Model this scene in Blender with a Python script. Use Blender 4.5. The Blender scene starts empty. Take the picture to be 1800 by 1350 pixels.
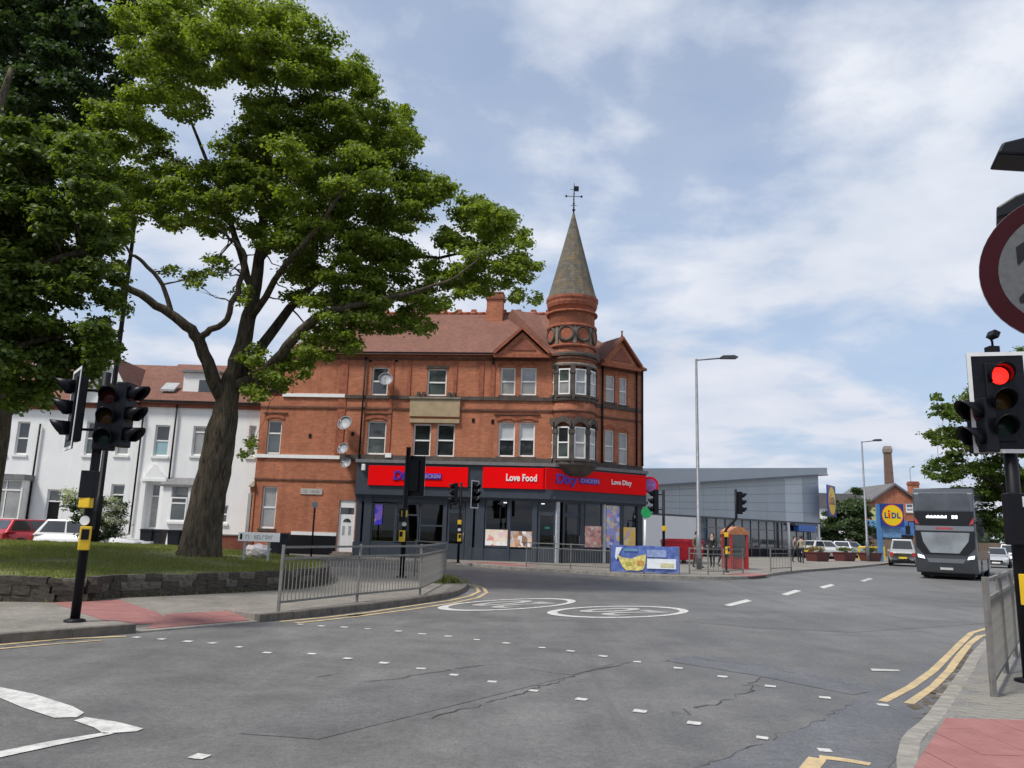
import bpy, bmesh, math, random
import numpy as np
from mathutils import Matrix, Vector
random.seed(7); rng = np.random.default_rng(7)
SC = bpy.context.scene; COL = SC.collection
R = math.radians
# ------------------------------------------------------------------ camera
F, CH, PITCH, ROLL = 1360.0, 1.6, math.atan(258/1360.0), 0.031
cam = bpy.data.cameras.new('camera'); co = bpy.data.objects.new('camera', cam); COL.objects.link(co)
cam.sensor_fit = 'HORIZONTAL'; cam.sensor_width = 36.0; cam.lens = 36.0*F/1800; cam.clip_end = 3000; cam.clip_start = 0.05
CM = Matrix.Translation((0, 0, CH)) @ Matrix.Rotation(math.pi/2+PITCH, 4, 'X') @ Matrix.Rotation(ROLL, 4, 'Z')
co.matrix_world = CM; SC.camera = co
# ------------------------------------------------------------------ sky, sun, exposure
SUN_EL, SUN_AZ = 57, 235          # azimuth clockwise from +Y: behind the camera, to its left
w = bpy.data.worlds.new('World'); SC.world = w; w.use_nodes = True
nt = w.node_tree; nt.nodes.clear()
def wn(t, **k):
    n = nt.nodes.new(t)
    for a, b in k.items(): setattr(n, a, b)
    return n
def wl(a, b): nt.links.new(a, b)
def wmath(op, a, b=None):
    n = wn('ShaderNodeMath', operation=op)
    for i, v in enumerate((a, b)):
        if v is None: continue
        if isinstance(v, (int, float)): n.inputs[i].default_value = v
        else: wl(v, n.inputs[i])
    return n.outputs[0]
out = wn('ShaderNodeOutputWorld'); bg = wn('ShaderNodeBackground'); bg.inputs[1].default_value = 0.12
sky = wn('ShaderNodeTexSky', sky_type='NISHITA', sun_disc=False, sun_elevation=R(SUN_EL), sun_rotation=R(SUN_AZ), air_density=1.0, dust_density=1.6, ozone_density=1.2)
tc = wn('ShaderNodeTexCoord'); sx = wn('ShaderNodeSeparateXYZ'); wl(tc.outputs['Generated'], sx.inputs[0])
zz = wmath('ADD', wmath('MAXIMUM', sx.outputs[2], 0.0), 0.16)
cb = wn('ShaderNodeCombineXYZ'); wl(wmath('DIVIDE', sx.outputs[0], zz), cb.inputs[0]); wl(wmath('DIVIDE', sx.outputs[1], zz), cb.inputs[1])
n1 = wn('ShaderNodeTexNoise'); n1.inputs['Scale'].default_value = 1.5; n1.inputs['Detail'].default_value = 9; n1.inputs['Roughness'].default_value = 0.58; n1.inputs['Distortion'].default_value = 0.1
mp = wn('ShaderNodeMapping'); mp.inputs['Location'].default_value = (3.1, 1.35, 0.4); wl(cb.outputs[0], mp.inputs[0]); wl(mp.outputs[0], n1.inputs['Vector'])
ramp = wn('ShaderNodeValToRGB'); ramp.color_ramp.elements[0].position = 0.41; ramp.color_ramp.elements[1].position = 0.54
ramp.color_ramp.elements[0].color = (0, 0, 0, 1); ramp.color_ramp.elements[1].color = (1, 1, 1, 1); wl(n1.outputs[0], ramp.inputs[0])
n2 = wn('ShaderNodeTexNoise'); n2.inputs['Scale'].default_value = 3.0; n2.inputs['Detail'].default_value = 6; wl(mp.outputs[0], n2.inputs['Vector'])
r2 = wn('ShaderNodeValToRGB'); r2.color_ramp.elements[0].position = 0.32; r2.color_ramp.elements[1].position = 0.68
r2.color_ramp.elements[0].color = (3.1, 3.55, 4.3, 1); r2.color_ramp.elements[1].color = (4.6, 4.8, 5.2, 1); wl(n2.outputs[0], r2.inputs[0])
mixc = wn('ShaderNodeMix', data_type='RGBA'); wl(sky.outputs[0], mixc.inputs[6]); wl(r2.outputs[0], mixc.inputs[7])
wl(wmath('MULTIPLY_ADD', ramp.outputs[0], 0.58), mixc.inputs[0])
mixc.inputs[0].links[0].from_node.inputs[2].default_value = 0.40
hz = wn('ShaderNodeMix', data_type='RGBA'); hf = wn('ShaderNodeMapRange'); wl(sx.outputs[2], hf.inputs[0]); hf.inputs[1].default_value = 0.0; hf.inputs[2].default_value = 0.42; hf.inputs[3].default_value = 0.9; hf.inputs[4].default_value = 0.0
wl(hf.outputs[0], hz.inputs[0]); wl(mixc.outputs[2], hz.inputs[6])
hcl = wn('ShaderNodeMix', data_type='RGBA'); hcl.inputs[6].default_value = (2.4, 3.05, 4.1, 1); hcl.inputs[7].default_value = (4.0, 4.15, 4.7, 1); wl(ramp.outputs[0], hcl.inputs[0]); wl(hcl.outputs[2], hz.inputs[7])
wl(hz.outputs[2], bg.inputs[0]); wl(bg.outputs[0], out.inputs[0])
sl = bpy.data.lights.new('sun', 'SUN'); sl.energy = 2.7; sl.angle = R(10); sl.color = (1.0, 0.95, 0.88)
so = bpy.data.objects.new('sun', sl); COL.objects.link(so)
az, el = R(SUN_AZ), R(SUN_EL)
sd = Vector((math.sin(az)*math.cos(el), math.cos(az)*math.cos(el), math.sin(el)))
so.rotation_euler = sd.to_track_quat('Z', 'Y').to_euler(); so.location = (0, 0, 60)
vs = SC.view_settings; vs.view_transform = 'Standard'; vs.look = 'None'; vs.gamma = 1.0; vs.use_curve_mapping = False; vs.exposure = 0.6
SC.cycles.max_bounces = 6; SC.cycles.transparent_max_bounces = 16; SC.cycles.use_denoising = True

# ------------------------------------------------------------------ pixel helpers (1800 x 1350 photograph)
R3 = np.array(CM.to_3x3())
def ray(px, py): return R3 @ np.array([(px-900)/F, -(py-675)/F, -1.0])
def G(px, py, z=0.0):
    d = ray(px, py); t = (z-CH)/d[2]; return (d[0]*t, d[1]*t)
def D(px, py, Y):
    d = ray(px, py); t = Y/d[1]; return Vector((d[0]*t, Y, CH+d[2]*t))
class Fr:                                     # a vertical facade plane: x along it, y into the building, z up
    def __init__(s, x, y, a, z=0.0): s.x, s.y, s.a, s.z = x, y, a, z; s.M = Matrix.Translation((x, y, z)) @ Matrix.Rotation(a, 4, 'Z')
    def at(s, px, py, off=0.0):
        d = ray(px, py); c, n = math.cos(s.a), math.sin(s.a)
        ox, oy = s.x - n*off, s.y + c*off
        t = (ox*-n + oy*c)/(d[0]*-n + d[1]*c)
        X, Y, Z = d[0]*t, d[1]*t, CH+d[2]*t
        return ((X-s.x)*c + (Y-s.y)*n, Z-s.z)
    def rect(s, x0, y0, x1, y1, off=0.0):
        my, mx = (y0+y1)/2, (x0+x1)/2
        return (s.at(x0, my, off)[0], s.at(x1, my, off)[0], s.at(mx, y1, off)[1], s.at(mx, y0, off)[1])
    def w(s, x, y, z=0): v = s.M @ Vector((x, y, z)); return v
W0 = Fr(0, 0, 0)
# ------------------------------------------------------------------ object helpers
WM = {}
def place(o, M, parent=None):
    COL.objects.link(o)
    if parent is not None:
        o.parent = parent; o.matrix_basis = WM[parent].inverted() @ M
    else: o.matrix_basis = M
    WM[o] = M.copy(); return o
def tag(o, label=None, cat=None, group=None, kind=None):
    if label: o['label'] = label
    if cat: o['category'] = cat
    if group: o['group'] = group
    if kind: o['kind'] = kind
    return o
def thing(name, label, cat, fr, group=None):
    return tag(place(bpy.data.objects.new(name, None), fr.M if isinstance(fr, Fr) else fr), label, cat, group)
def obj(name, mesh, parent=None, M=Matrix()): return place(bpy.data.objects.new(name, mesh), M, parent)
def copy_tree(o, M, parent=None):
    c = o.copy(); rel = {ch: WM[o].inverted() @ WM[ch] for ch in o.children}
    place(c, M, parent)
    for ch, r in rel.items(): copy_tree(ch, M @ r, c)
    return c
class MB:
    def __init__(s): s.v, s.f, s.m, s.sm = [], [], [], []; s.cur = 0; s.smooth = False
    def add(s, vs, fs):
        b = len(s.v); s.v += [tuple(p) for p in vs]
        for f in fs: s.f.append(tuple(i+b for i in f)); s.m.append(s.cur); s.sm.append(s.smooth)
        return s
    def box(s, x0, x1, y0, y1, z0, z1):
        if x0 > x1: x0, x1 = x1, x0
        if y0 > y1: y0, y1 = y1, y0
        if z0 > z1: z0, z1 = z1, z0
        return s.add([(x0,y0,z0),(x1,y0,z0),(x1,y1,z0),(x0,y1,z0),(x0,y0,z1),(x1,y0,z1),(x1,y1,z1),(x0,y1,z1)],
                     [(0,3,2,1),(4,5,6,7),(0,1,5,4),(1,2,6,5),(2,3,7,6),(3,0,4,7)])
    def quad(s, *p): return s.add(p, [tuple(range(len(p)))])
    def prism(s, poly, y0, y1):               # poly in (x, z), extruded along y
        n = len(poly); vs = [(x, y0, z) for x, z in poly]+[(x, y1, z) for x, z in poly]
        return s.add(vs, [tuple(range(n)), tuple(range(2*n-1, n-1, -1))]+[(i, i+n, (i+1) % n+n, (i+1) % n) for i in range(n)])
    def slab(s, poly, z0, z1):                # poly in (x, y)
        n = len(poly); vs = [(x, y, z0) for x, y in poly]+[(x, y, z1) for x, y in poly]
        return s.add(vs, [tuple(range(n-1, -1, -1)), tuple(range(n, 2*n))]+[(i, (i+1) % n, (i+1) % n+n, i+n) for i in range(n)])
    def tube(s, pts, rad, n=8):
        pts = [Vector(p) for p in pts]
        if not hasattr(rad, '__len__'): rad = [rad]*len(pts)
        vs = []; ref = None
        for i, p in enumerate(pts):
            t = (pts[min(i+1, len(pts)-1)]-pts[max(i-1, 0)]).normalized()
            if ref is None: ref = Vector((1, 0, 0)) if abs(t.x) < .8 else Vector((0, 1, 0))
            u = t.cross(ref).normalized(); ref = u.cross(t).normalized()
            for k in range(n):
                a = 2*math.pi*k/n; vs.append(p+(u*math.cos(a)+ref*math.sin(a))*rad[i])
        fs = [(i*n+k, i*n+(k+1) % n, (i+1)*n+(k+1) % n, (i+1)*n+k) for i in range(len(pts)-1) for k in range(n)]
        o = s.smooth; s.smooth = True; b = len(s.v); s.add(vs, fs); s.smooth = o
        m = len(vs); s.f.append(tuple(b+k for k in range(n-1, -1, -1))); s.f.append(tuple(b+m-n+k for k in range(n)))
        s.m += [s.cur]*2; s.sm += [False]*2
        return s
    def lathe(s, prof, cx=0, cy=0, n=24, smooth=True):
        vs = []
        for r, z in prof:
            for k in range(n): a = 2*math.pi*k/n; vs.append((cx+r*math.cos(a), cy+r*math.sin(a), z))
        fs = [(i*n+k, i*n+(k+1) % n, (i+1)*n+(k+1) % n, (i+1)*n+k) for i in range(len(prof)-1) for k in range(n)]
        o = s.smooth; s.smooth = smooth; s.add(vs, fs); s.smooth = o
        return s
    def mesh(s, name, mats, bev=0, weld=False):
        me = bpy.data.meshes.new(name); me.from_pydata([tuple(v) for v in s.v], [], s.f)
        for m in (mats if isinstance(mats, (list, tuple)) else [mats]): me.materials.append(m)
        me.polygons.foreach_set('material_index', s.m); me.polygons.foreach_set('use_smooth', s.sm)
        if bev or weld:
            bm = bmesh.new(); bm.from_mesh(me)
            if weld: bmesh.ops.remove_doubles(bm, verts=bm.verts, dist=1e-4)
            bmesh.ops.recalc_face_normals(bm, faces=bm.faces)
            if bev: bmesh.ops.bevel(bm, geom=[e for e in bm.edges if len(e.link_faces) == 2 and e.calc_face_angle(0) > .5], offset=bev, segments=2, affect='EDGES', profile=.6, clamp_overlap=True)
            bm.to_mesh(me); bm.free()
        me.update(); return me
    def build(s, name, mats, parent=None, fr=W0, bev=0, weld=False):
        M = fr.M if isinstance(fr, Fr) else fr
        return obj(name, s.mesh(name, mats, bev, weld), parent, M)
def boxpart(name, m, parent, fr, x0, x1, y0, y1, z0, z1, bev=0): return MB().box(x0, x1, y0, y1, z0, z1).build(name, m, parent, fr, bev)
def text_mesh(txt, w_, h_=None, ext=.01, bold=0.0, shear=0.0):
    c = bpy.data.curves.new('lettering', 'FONT'); c.body = txt; c.extrude = ext; c.offset = bold; c.shear = shear; c.resolution_u = 3
    c.align_x = 'CENTER'; c.align_y = 'CENTER'
    o = bpy.data.objects.new('lettering', c); COL.objects.link(o)
    bpy.context.view_layer.update()
    me = bpy.data.meshes.new_from_object(o); bpy.data.objects.remove(o); bpy.data.curves.remove(c)
    n = len(me.vertices); co_ = np.zeros(n*3); me.vertices.foreach_get('co', co_); co_ = co_.reshape(-1, 3)
    mn, mx = co_.min(0), co_.max(0); k = w_/(mx[0]-mn[0]); kh = (h_/(mx[1]-mn[1])) if h_ else k
    x = (co_[:, 0]-(mn[0]+mx[0])/2)*k; z = (co_[:, 1]-(mn[1]+mx[1])/2)*kh; y = -co_[:, 2]
    me.vertices.foreach_set('co', np.stack([x, y, z], 1).ravel()); me.update(); return me
def text(txt, m, parent, fr, x, y, z, w_, h_=None, ext=.01, bold=0.0, name='lettering', shear=0.0):
    me = text_mesh(txt, w_, h_, ext, bold, shear); me.materials.append(m)
    return obj(name, me, parent, (fr.M if isinstance(fr, Fr) else fr) @ Matrix.Translation((x, y, z)))

# ------------------------------------------------------------------ materials
MATS = {}
class NT:
    def __init__(s, name):
        s.m = bpy.data.materials.new(name); s.m.use_nodes = True; s.t = s.m.node_tree; s.b = s.t.nodes['Principled BSDF']; s.tc = s.n('ShaderNodeTexCoord')
    def n(s, t, **k):
        n = s.t.nodes.new(t)
        for a, b in k.items(): setattr(n, a, b)
        return n
    def l(s, a, b): s.t.links.new(a, b)
    def noise(s, scale, detail=4, rough=.55, vec=None, dist=0):
        n = s.n('ShaderNodeTexNoise'); n.inputs['Scale'].default_value = scale; n.inputs['Detail'].default_value = detail; n.inputs['Roughness'].default_value = rough; n.inputs['Distortion'].default_value = dist
        s.l(vec or s.tc.outputs['Object'], n.inputs['Vector']); return n.outputs[0]
    def ramp(s, fac, stops):
        r = s.n('ShaderNodeValToRGB'); e = r.color_ramp.elements
        while len(e) < len(stops): e.new(0.5)
        for i, (p, c) in enumerate(stops): e[i].position = p; e[i].color = (c, c, c, 1) if isinstance(c, (int, float)) else (*c, 1)
        s.l(fac, r.inputs[0]); return r.outputs[0]
    def mix(s, fac, a, b, mode='MIX'):
        n = s.n('ShaderNodeMix', data_type='RGBA', blend_type=mode)
        for i, v in ((0, fac), (6, a), (7, b)):
            if isinstance(v, (int, float)): n.inputs[i].default_value = v
            elif isinstance(v, tuple): n.inputs[i].default_value = (*v, 1)
            else: s.l(v, n.inputs[i])
        return n.outputs[2]
    def math(s, op, a, b=0.0):
        n = s.n('ShaderNodeMath', operation=op)
        for i, v in enumerate((a, b)):
            if isinstance(v, (int, float)): n.inputs[i].default_value = v
            else: s.l(v, n.inputs[i])
        return n.outputs[0]
    def bump(s, h, strength=.3, dist=.02):
        b = s.n('ShaderNodeBump'); b.inputs['Strength'].default_value = strength; b.inputs['Distance'].default_value = dist; s.l(h, b.inputs['Height']); s.l(b.outputs[0], s.b.inputs['Normal'])
    def xz(s):                                 # wall coordinates: along the wall, up the wall
        sp = s.n('ShaderNodeSeparateXYZ'); s.l(s.tc.outputs['Object'], sp.inputs[0]); c = s.n('ShaderNodeCombineXYZ')
        s.l(s.math('ADD', sp.outputs[0], sp.outputs[1]), c.inputs[0]); s.l(sp.outputs[2], c.inputs[1]); return c.outputs[0]
    def set(s, **k):
        for a, v in k.items():
            i = s.b.inputs[a.replace('_', ' ')]
            if isinstance(v, (int, float)): i.default_value = v
            elif isinstance(v, tuple): i.default_value = (*v, 1)
            else: s.l(v, i)
        return s
def plain(name, col, rough=.6, metal=0.0, var=.18, scale=6.0, bump=0.0, coat=0.0, fine=0, spec=.5):
    if name in MATS: return MATS[name]
    t = NT(name); n = t.noise(scale, 5, .6)
    c = t.mix(t.ramp(n, [(.3, 0.0), (.7, 1.0)]), tuple(x*(1-var) for x in col), tuple(min(1, x*(1+var)) for x in col))
    t.set(Base_Color=c, Roughness=rough, Metallic=metal, Coat_Weight=coat, Specular_IOR_Level=spec)
    if bump: t.bump(t.noise(fine or scale*6, 4), bump, .01)
    MATS[name] = t.m; return t.m
def brick_mat(name, c1, c2, mortar, soot=.5, bw=.225, rh=.075):
    t = NT(name); b = t.n('ShaderNodeTexBrick'); b.offset = .5
    for k, v in (('Scale', 1.0), ('Mortar Size', .006), ('Mortar Smooth', .1), ('Bias', -.1), ('Brick Width', bw), ('Row Height', rh)): b.inputs[k].default_value = v
    b.inputs['Color1'].default_value = (*c1, 1); b.inputs['Color2'].default_value = (*c2, 1); b.inputs['Mortar'].default_value = (*mortar, 1)
    t.l(t.xz(), b.inputs['Vector'])
    c = t.mix(t.ramp(t.noise(.55, 6, .65), [(.38, 0.0), (.72, soot)]), b.outputs[0], tuple(x*.35 for x in c1))
    c = t.mix(t.ramp(t.noise(2.6, 5, .7), [(.45, 0.0), (.8, .35)]), c, tuple(min(1, x*1.5) for x in c2))
    sm = t.n('ShaderNodeMapping'); sm.inputs['Scale'].default_value = (2.2, .22, 1); t.l(t.xz(), sm.inputs[0])
    c = t.mix(t.ramp(t.noise(1.0, 6, .7, vec=sm.outputs[0]), [(.48, 0.0), (.72, .5)]), c, tuple(x*.42 for x in c2))
    c = t.mix(t.ramp(t.noise(9, 3, .6), [(.55, 0.0), (.75, .3)]), c, (.55, .34, .2))
    t.set(Base_Color=c, Roughness=.88); t.bump(b.outputs[1], -.35, .008); MATS[name] = t.m; return t.m
M_BRICK = brick_mat('red_brick', (.52, .165, .075), (.33, .098, .047), (.38, .25, .165), .55)
M_BRICK2 = brick_mat('dark_red_brick', (.33, .09, .05), (.22, .06, .035), (.2, .13, .1), .6)
def render_wall():
    t = NT('white_render'); sm = t.n('ShaderNodeMapping'); sm.inputs['Scale'].default_value = (1.6, .18, 1); t.l(t.xz(), sm.inputs[0])
    c = t.mix(t.ramp(t.noise(.8, 5, .6), [(.3, 0.0), (.7, 1.0)]), (.76, .775, .77), (.84, .85, .845)); c = t.mix(t.ramp(t.noise(1.0, 6, .7, vec=sm.outputs[0]), [(.52, 0.0), (.78, .4)]), c, (.5, .5, .46))
    t.set(Base_Color=c, Roughness=.85); t.bump(t.noise(40, 4), .25, .01); return t.m
M_WHITE = render_wall()
M_UPVC = plain('white_window_paint', (.78, .78, .76), .35, var=.05)
M_STONE = plain('grey_stone', (.20, .17, .14), .9, var=.35, scale=3, bump=.3)
M_BUFF = plain('buff_terracotta', (.36, .28, .17), .9, var=.15, scale=3, bump=.3)
M_DKSTONE = plain('sooty_stone', (.075, .062, .052), .9, var=.4, scale=3, bump=.3)
M_BAND = plain('brown_band_brick', (.13, .055, .035), .9, var=.35, scale=4, bump=.3)
M_TRIM = plain('moulded_red_brick', (.29, .09, .047), .88, var=.35, scale=5, bump=.4)
M_LEAD = plain('lead_grey', (.16, .16, .165), .6, var=.2)
M_SHOP = plain('slate_blue_shopfront_paint', (.046, .056, .072), .42, var=.15, scale=2, spec=.35)
M_BLACK = plain('black_paint', (.008, .008, .010), .5, var=.2, spec=.18)
M_IRON = plain('black_iron', (.008, .008, .011), .5, var=.2, spec=.18)
M_RED = plain('red_sign', (.86, .0015, .003), .4, var=.03, scale=1, spec=.12)
M_PURPLE = plain('purple_lettering', (.07, .02, .33), .35, var=.05)
M_LILAC = plain('lilac_lettering', (.35, .28, .62), .35, var=.05)
M_WLET = plain('white_lettering', (.85, .72, .72), .4, var=.03)
M_GALV = plain('galvanised_steel', (.19, .185, .172), .6, metal=.2, var=.25, scale=9, spec=.3)
M_YEL = plain('yellow_plastic', (.72, .46, .015), .4, var=.08)
M_YELLINE = None
M_GREY = plain('grey_plastic', (.33, .34, .35), .5)
M_DISH = plain('grey_dish', (.27, .28, .30), .5, var=.1)
M_RUB = plain('tyre_rubber', (.015, .015, .016), .8)
M_CHROME = plain('wheel_alloy', (.35, .36, .37), .35, metal=.8)
def glass(name, col, rough=.04, var=.3, scale=1.5, folds=False):
    t = NT(name); n = t.noise(scale, 3)
    f = t.ramp(n, [(.35, 0.0), (.65, 1.0)])
    if folds:
        wv = t.n('ShaderNodeTexWave'); wv.inputs['Scale'].default_value = 5; wv.inputs['Distortion'].default_value = 2.5; t.l(t.xz(), wv.inputs['Vector']); f = t.math('MULTIPLY', f, wv.outputs[1])
    c = t.mix(f, tuple(x*(1-var) for x in col), tuple(min(1, x*(1+var)) for x in col))
    t.set(Base_Color=c, Roughness=.35 if folds else .1, Coat_Weight=1.0, Coat_Roughness=rough, Coat_IOR=1.6)
    MATS[name] = t.m; return t.m
M_GLASS = glass('dark_window_glass', (.018, .022, .024))
M_GLASS2 = glass('greenish_window_glass', (.06, .075, .07))
M_CURT = glass('curtained_glass', (.33, .33, .32), folds=True)
M_BLIND = glass('pale_blind_glass', (.52, .55, .57), var=.06)
M_TEAL = glass('frosted_teal_glass', (.25, .40, .42), var=.1)
def clear_glass():
    t = NT('shop_window_glass'); g = t.n('ShaderNodeBsdfGlossy'); g.inputs['Roughness'].default_value = .02
    tr = t.n('ShaderNodeBsdfTransparent'); tr.inputs[0].default_value = (.55, .58, .60, 1); fz = t.n('ShaderNodeFresnel'); fz.inputs[0].default_value = 1.5
    mx = t.n('ShaderNodeMixShader'); t.l(fz.outputs[0], mx.inputs[0]); t.l(tr.outputs[0], mx.inputs[1]); t.l(g.outputs[0], mx.inputs[2])
    t.l(mx.outputs[0], t.t.nodes['Material Output'].inputs[0]); return t.m
M_CLEAR = clear_glass()
def roof_mat(name, c1, c2, rh=.11, bw=.17, moss=(.10, .09, .05), mossa=.25, dark=.5):
    t = NT(name); b = t.n('ShaderNodeTexBrick'); b.offset = .5
    for k, v in (('Scale', 1.0), ('Mortar Size', .006), ('Mortar Smooth', .4), ('Brick Width', bw), ('Row Height', rh)): b.inputs[k].default_value = v
    b.inputs['Color1'].default_value = (*c1, 1); b.inputs['Color2'].default_value = (*c2, 1); b.inputs['Mortar'].default_value = (*[x*.35 for x in c1], 1)
    t.l(t.xz(), b.inputs['Vector'])
    c = t.mix(t.ramp(t.noise(.5, 6, .65), [(.35, 0.0), (.75, dark)]), b.outputs[0], tuple(x*.45 for x in c1))
    c = t.mix(t.ramp(t.noise(1.7, 6, .7), [(.5, 0.0), (.8, mossa)]), c, moss)
    t.set(Base_Color=c, Roughness=.9); t.bump(b.outputs[1], -.6, .02); MATS[name] = t.m; return t.m
M_ROOF = roof_mat('red_clay_tiles', (.22, .095, .062), (.155, .068, .052))
M_SLATE = roof_mat('grey_spire_slates', (.088, .083, .068), (.15, .135, .105), .16, .2, (.22, .13, .035), 1.0, .3)
M_GSLATE = roof_mat('grey_slates', (.13, .13, .135), (.17, .165, .165), .2, .25)
def lines_mat(name, col, wear=.5, sc=7.0):
    t = NT(name); n = t.noise(sc, 6, .75); n2 = t.noise(45, 3, .6)
    f = t.math('ADD', t.ramp(n, [(.42, 0.0), (.75, wear)]), t.ramp(n2, [(.5, 0.0), (.8, .35)]))
    t.set(Base_Color=t.mix(f, col, (.13, .13, .125)), Roughness=.75); t.bump(n2, .3, .004); MATS[name] = t.m; return t.m
M_LINE = lines_mat('worn_white_road_paint', (.55, .545, .52), .7)
M_LINE_W = lines_mat('very_worn_white_road_paint', (.42, .42, .40), 1.0, 2.2)
M_YELLINE = lines_mat('worn_yellow_road_paint', (.52, .39, .20), .85, 3.0)
def asphalt(name, lo, hi, tint=(1, 1, 1), sc=1.0):
    t = NT(name); big = t.noise(.16*sc, 6, .62, dist=.6); mid = t.noise(1.1*sc, 6, .7, dist=.4); fine = t.noise(48, 4, .8); agg = t.noise(14, 6, .8)
    a = t.ramp(big, [(.30, lo), (.70, hi)]); b = t.ramp(mid, [(.32, .76), (.68, 1.18)]); c = t.ramp(fine, [(.28, .60), (.72, 1.46)]); d = t.ramp(agg, [(.3, .72), (.7, 1.28)])
    x = t.mix(1.0, t.mix(1.0, t.mix(1.0, a, b, 'MULTIPLY'), c, 'MULTIPLY'), d, 'MULTIPLY')
    st = t.n('ShaderNodeMapping'); st.inputs['Rotation'].default_value = (0, 0, R(-34)); st.inputs['Scale'].default_value = (1.6, .09, 1); t.l(t.tc.outputs['Object'], st.inputs[0])
    x = t.mix(t.ramp(t.noise(1.1, 5, .6, vec=st.outputs[0]), [(.45, 0.0), (.75, .45)]), x, t.mix(1.0, x, (.62, .62, .64), 'MULTIPLY'))
    vo = t.n('ShaderNodeTexVoronoi'); vo.feature = 'DISTANCE_TO_EDGE'; vo.inputs['Scale'].default_value = 2.6
    wv = t.n('ShaderNodeMix', data_type='RGBA'); wv.inputs[0].default_value = .12; t.l(t.tc.outputs['Object'], wv.inputs[6]); nv = t.n('ShaderNodeTexNoise'); nv.inputs['Scale'].default_value = 3.0; t.l(t.tc.outputs['Object'], nv.inputs['Vector']); t.l(nv.outputs[1], wv.inputs[7]); t.l(wv.outputs[2], vo.inputs['Vector'])
    cr = t.math('MULTIPLY', t.ramp(vo.outputs['Distance'], [(.008, 1.0), (.03, 0.0)]), t.ramp(t.noise(.33, 5, .6), [(.55, 0.0), (.68, .4)]))
    x = t.mix(cr, x, (.045, .044, .043)); oil = t.ramp(t.noise(.8, 6, .75, vec=st.outputs[0]), [(.58, 0.0), (.74, .5)]); x = t.mix(oil, x, (.06, .06, .06))
    x = t.mix(1.0, x, tint, 'MULTIPLY'); t.set(Base_Color=x, Roughness=t.ramp(mid, [(.3, .58), (.7, .78)])); t.bump(fine, .5, .006); MATS[name] = t.m; return t.m
M_ASPH = asphalt('weathered_asphalt', .088, .146, (1, .99, .965))
M_PATCH = asphalt('newer_bluish_asphalt', .098, .120, (.95, .98, 1.04))
M_PATCHD = asphalt('darker_patch_asphalt', .094, .122, (1, .99, .98))
M_TAR = plain('tar_seam', (.062, .06, .058), .8, var=.4, bump=.3)
M_PAVE = asphalt('tan_footway_asphalt', .155, .205, (1.08, 1.0, .86), 1.6)
M_KERB = plain('concrete_kerb', (.23, .215, .19), .9, var=.28, scale=5, bump=.4, fine=60)
M_KERBD = plain('dark_granite_kerb', (.12, .105, .09), .9, var=.3, scale=5, bump=.4, fine=60)
def tactile():
    t = NT('red_blister_paving'); v = t.n('ShaderNodeTexVoronoi'); v.inputs['Scale'].default_value = 15; v.inputs['Randomness'].default_value = 0.0; t.l(t.tc.outputs['Object'], v.inputs['Vector'])
    d = t.ramp(v.outputs['Distance'], [(.28, 1.0), (.42, 0.0)]); n = t.noise(3, 6, .7); n2 = t.noise(60, 3)
    c = t.mix(t.ramp(n, [(.3, 0.0), (.7, 1.0)]), (.23, .09, .085), (.32, .145, .13)); c = t.mix(t.ramp(n2, [(.4, 0.0), (.8, .4)]), c, (.2, .11, .1))
    t.set(Base_Color=c, Roughness=.85); t.bump(d, .6, .006); return t.m
M_TACT = tactile()
def leafmat(name, c0, c1, c2):
    t = NT(name); g = t.n('ShaderNodeNewGeometry'); r = t.ramp(g.outputs['Random Per Island'], [(0.0, c0), (.55, c1), (1.0, c2)])
    n = t.noise(.45, 3); c = t.mix(t.ramp(n, [(.35, 0.0), (.65, .55)]), r, c0)
    t.set(Base_Color=c, Roughness=.55); tl = t.n('ShaderNodeBsdfTranslucent'); t.l(t.mix(1.0, c, (1.25, 1.25, .6), 'MULTIPLY'), tl.inputs[0])
    mx = t.n('ShaderNodeMixShader'); mx.inputs[0].default_value = .5; t.l(t.b.outputs[0], mx.inputs[1]); t.l(tl.outputs[0], mx.inputs[2]); t.l(mx.outputs[0], t.t.nodes['Material Output'].inputs[0]); return t.m
M_LEAF = leafmat('sycamore_leaves', (.10, .15, .016), (.18, .25, .03), (.27, .345, .055))
M_LEAFD = leafmat('dark_leaves', (.022, .045, .016), (.04, .075, .026), (.06, .10, .035))
M_LEAFM = leafmat('mid_green_leaves', (.06, .10, .014), (.105, .16, .022), (.17, .235, .045))
M_LEAFF = leafmat('dull_green_leaves', (.05, .085, .035), (.075, .12, .05), (.11, .155, .07))
M_BLOS = leafmat('white_blossom', (.3, .34, .28), (.42, .46, .4), (.6, .62, .56))
def bark():
    t = NT('ridged_bark'); mp_ = t.n('ShaderNodeMapping'); mp_.inputs['Scale'].default_value = (9, 9, 1.6); t.l(t.tc.outputs['Object'], mp_.inputs[0])
    n = t.noise(1.0, 7, .7, vec=mp_.outputs[0], dist=1.2); m2 = t.noise(1.2, 5, .6)
    c = t.mix(t.ramp(n, [(.36, 0.0), (.62, 1.0)]), (.03, .025, .019), (.135, .11, .08)); c = t.mix(t.ramp(m2, [(.5, 0.0), (.75, .5)]), c, (.06, .062, .035))
    t.set(Base_Color=c, Roughness=.95, Specular_IOR_Level=.15); t.bump(n, 1.0, .06); return t.m
M_BARK = bark()
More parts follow.
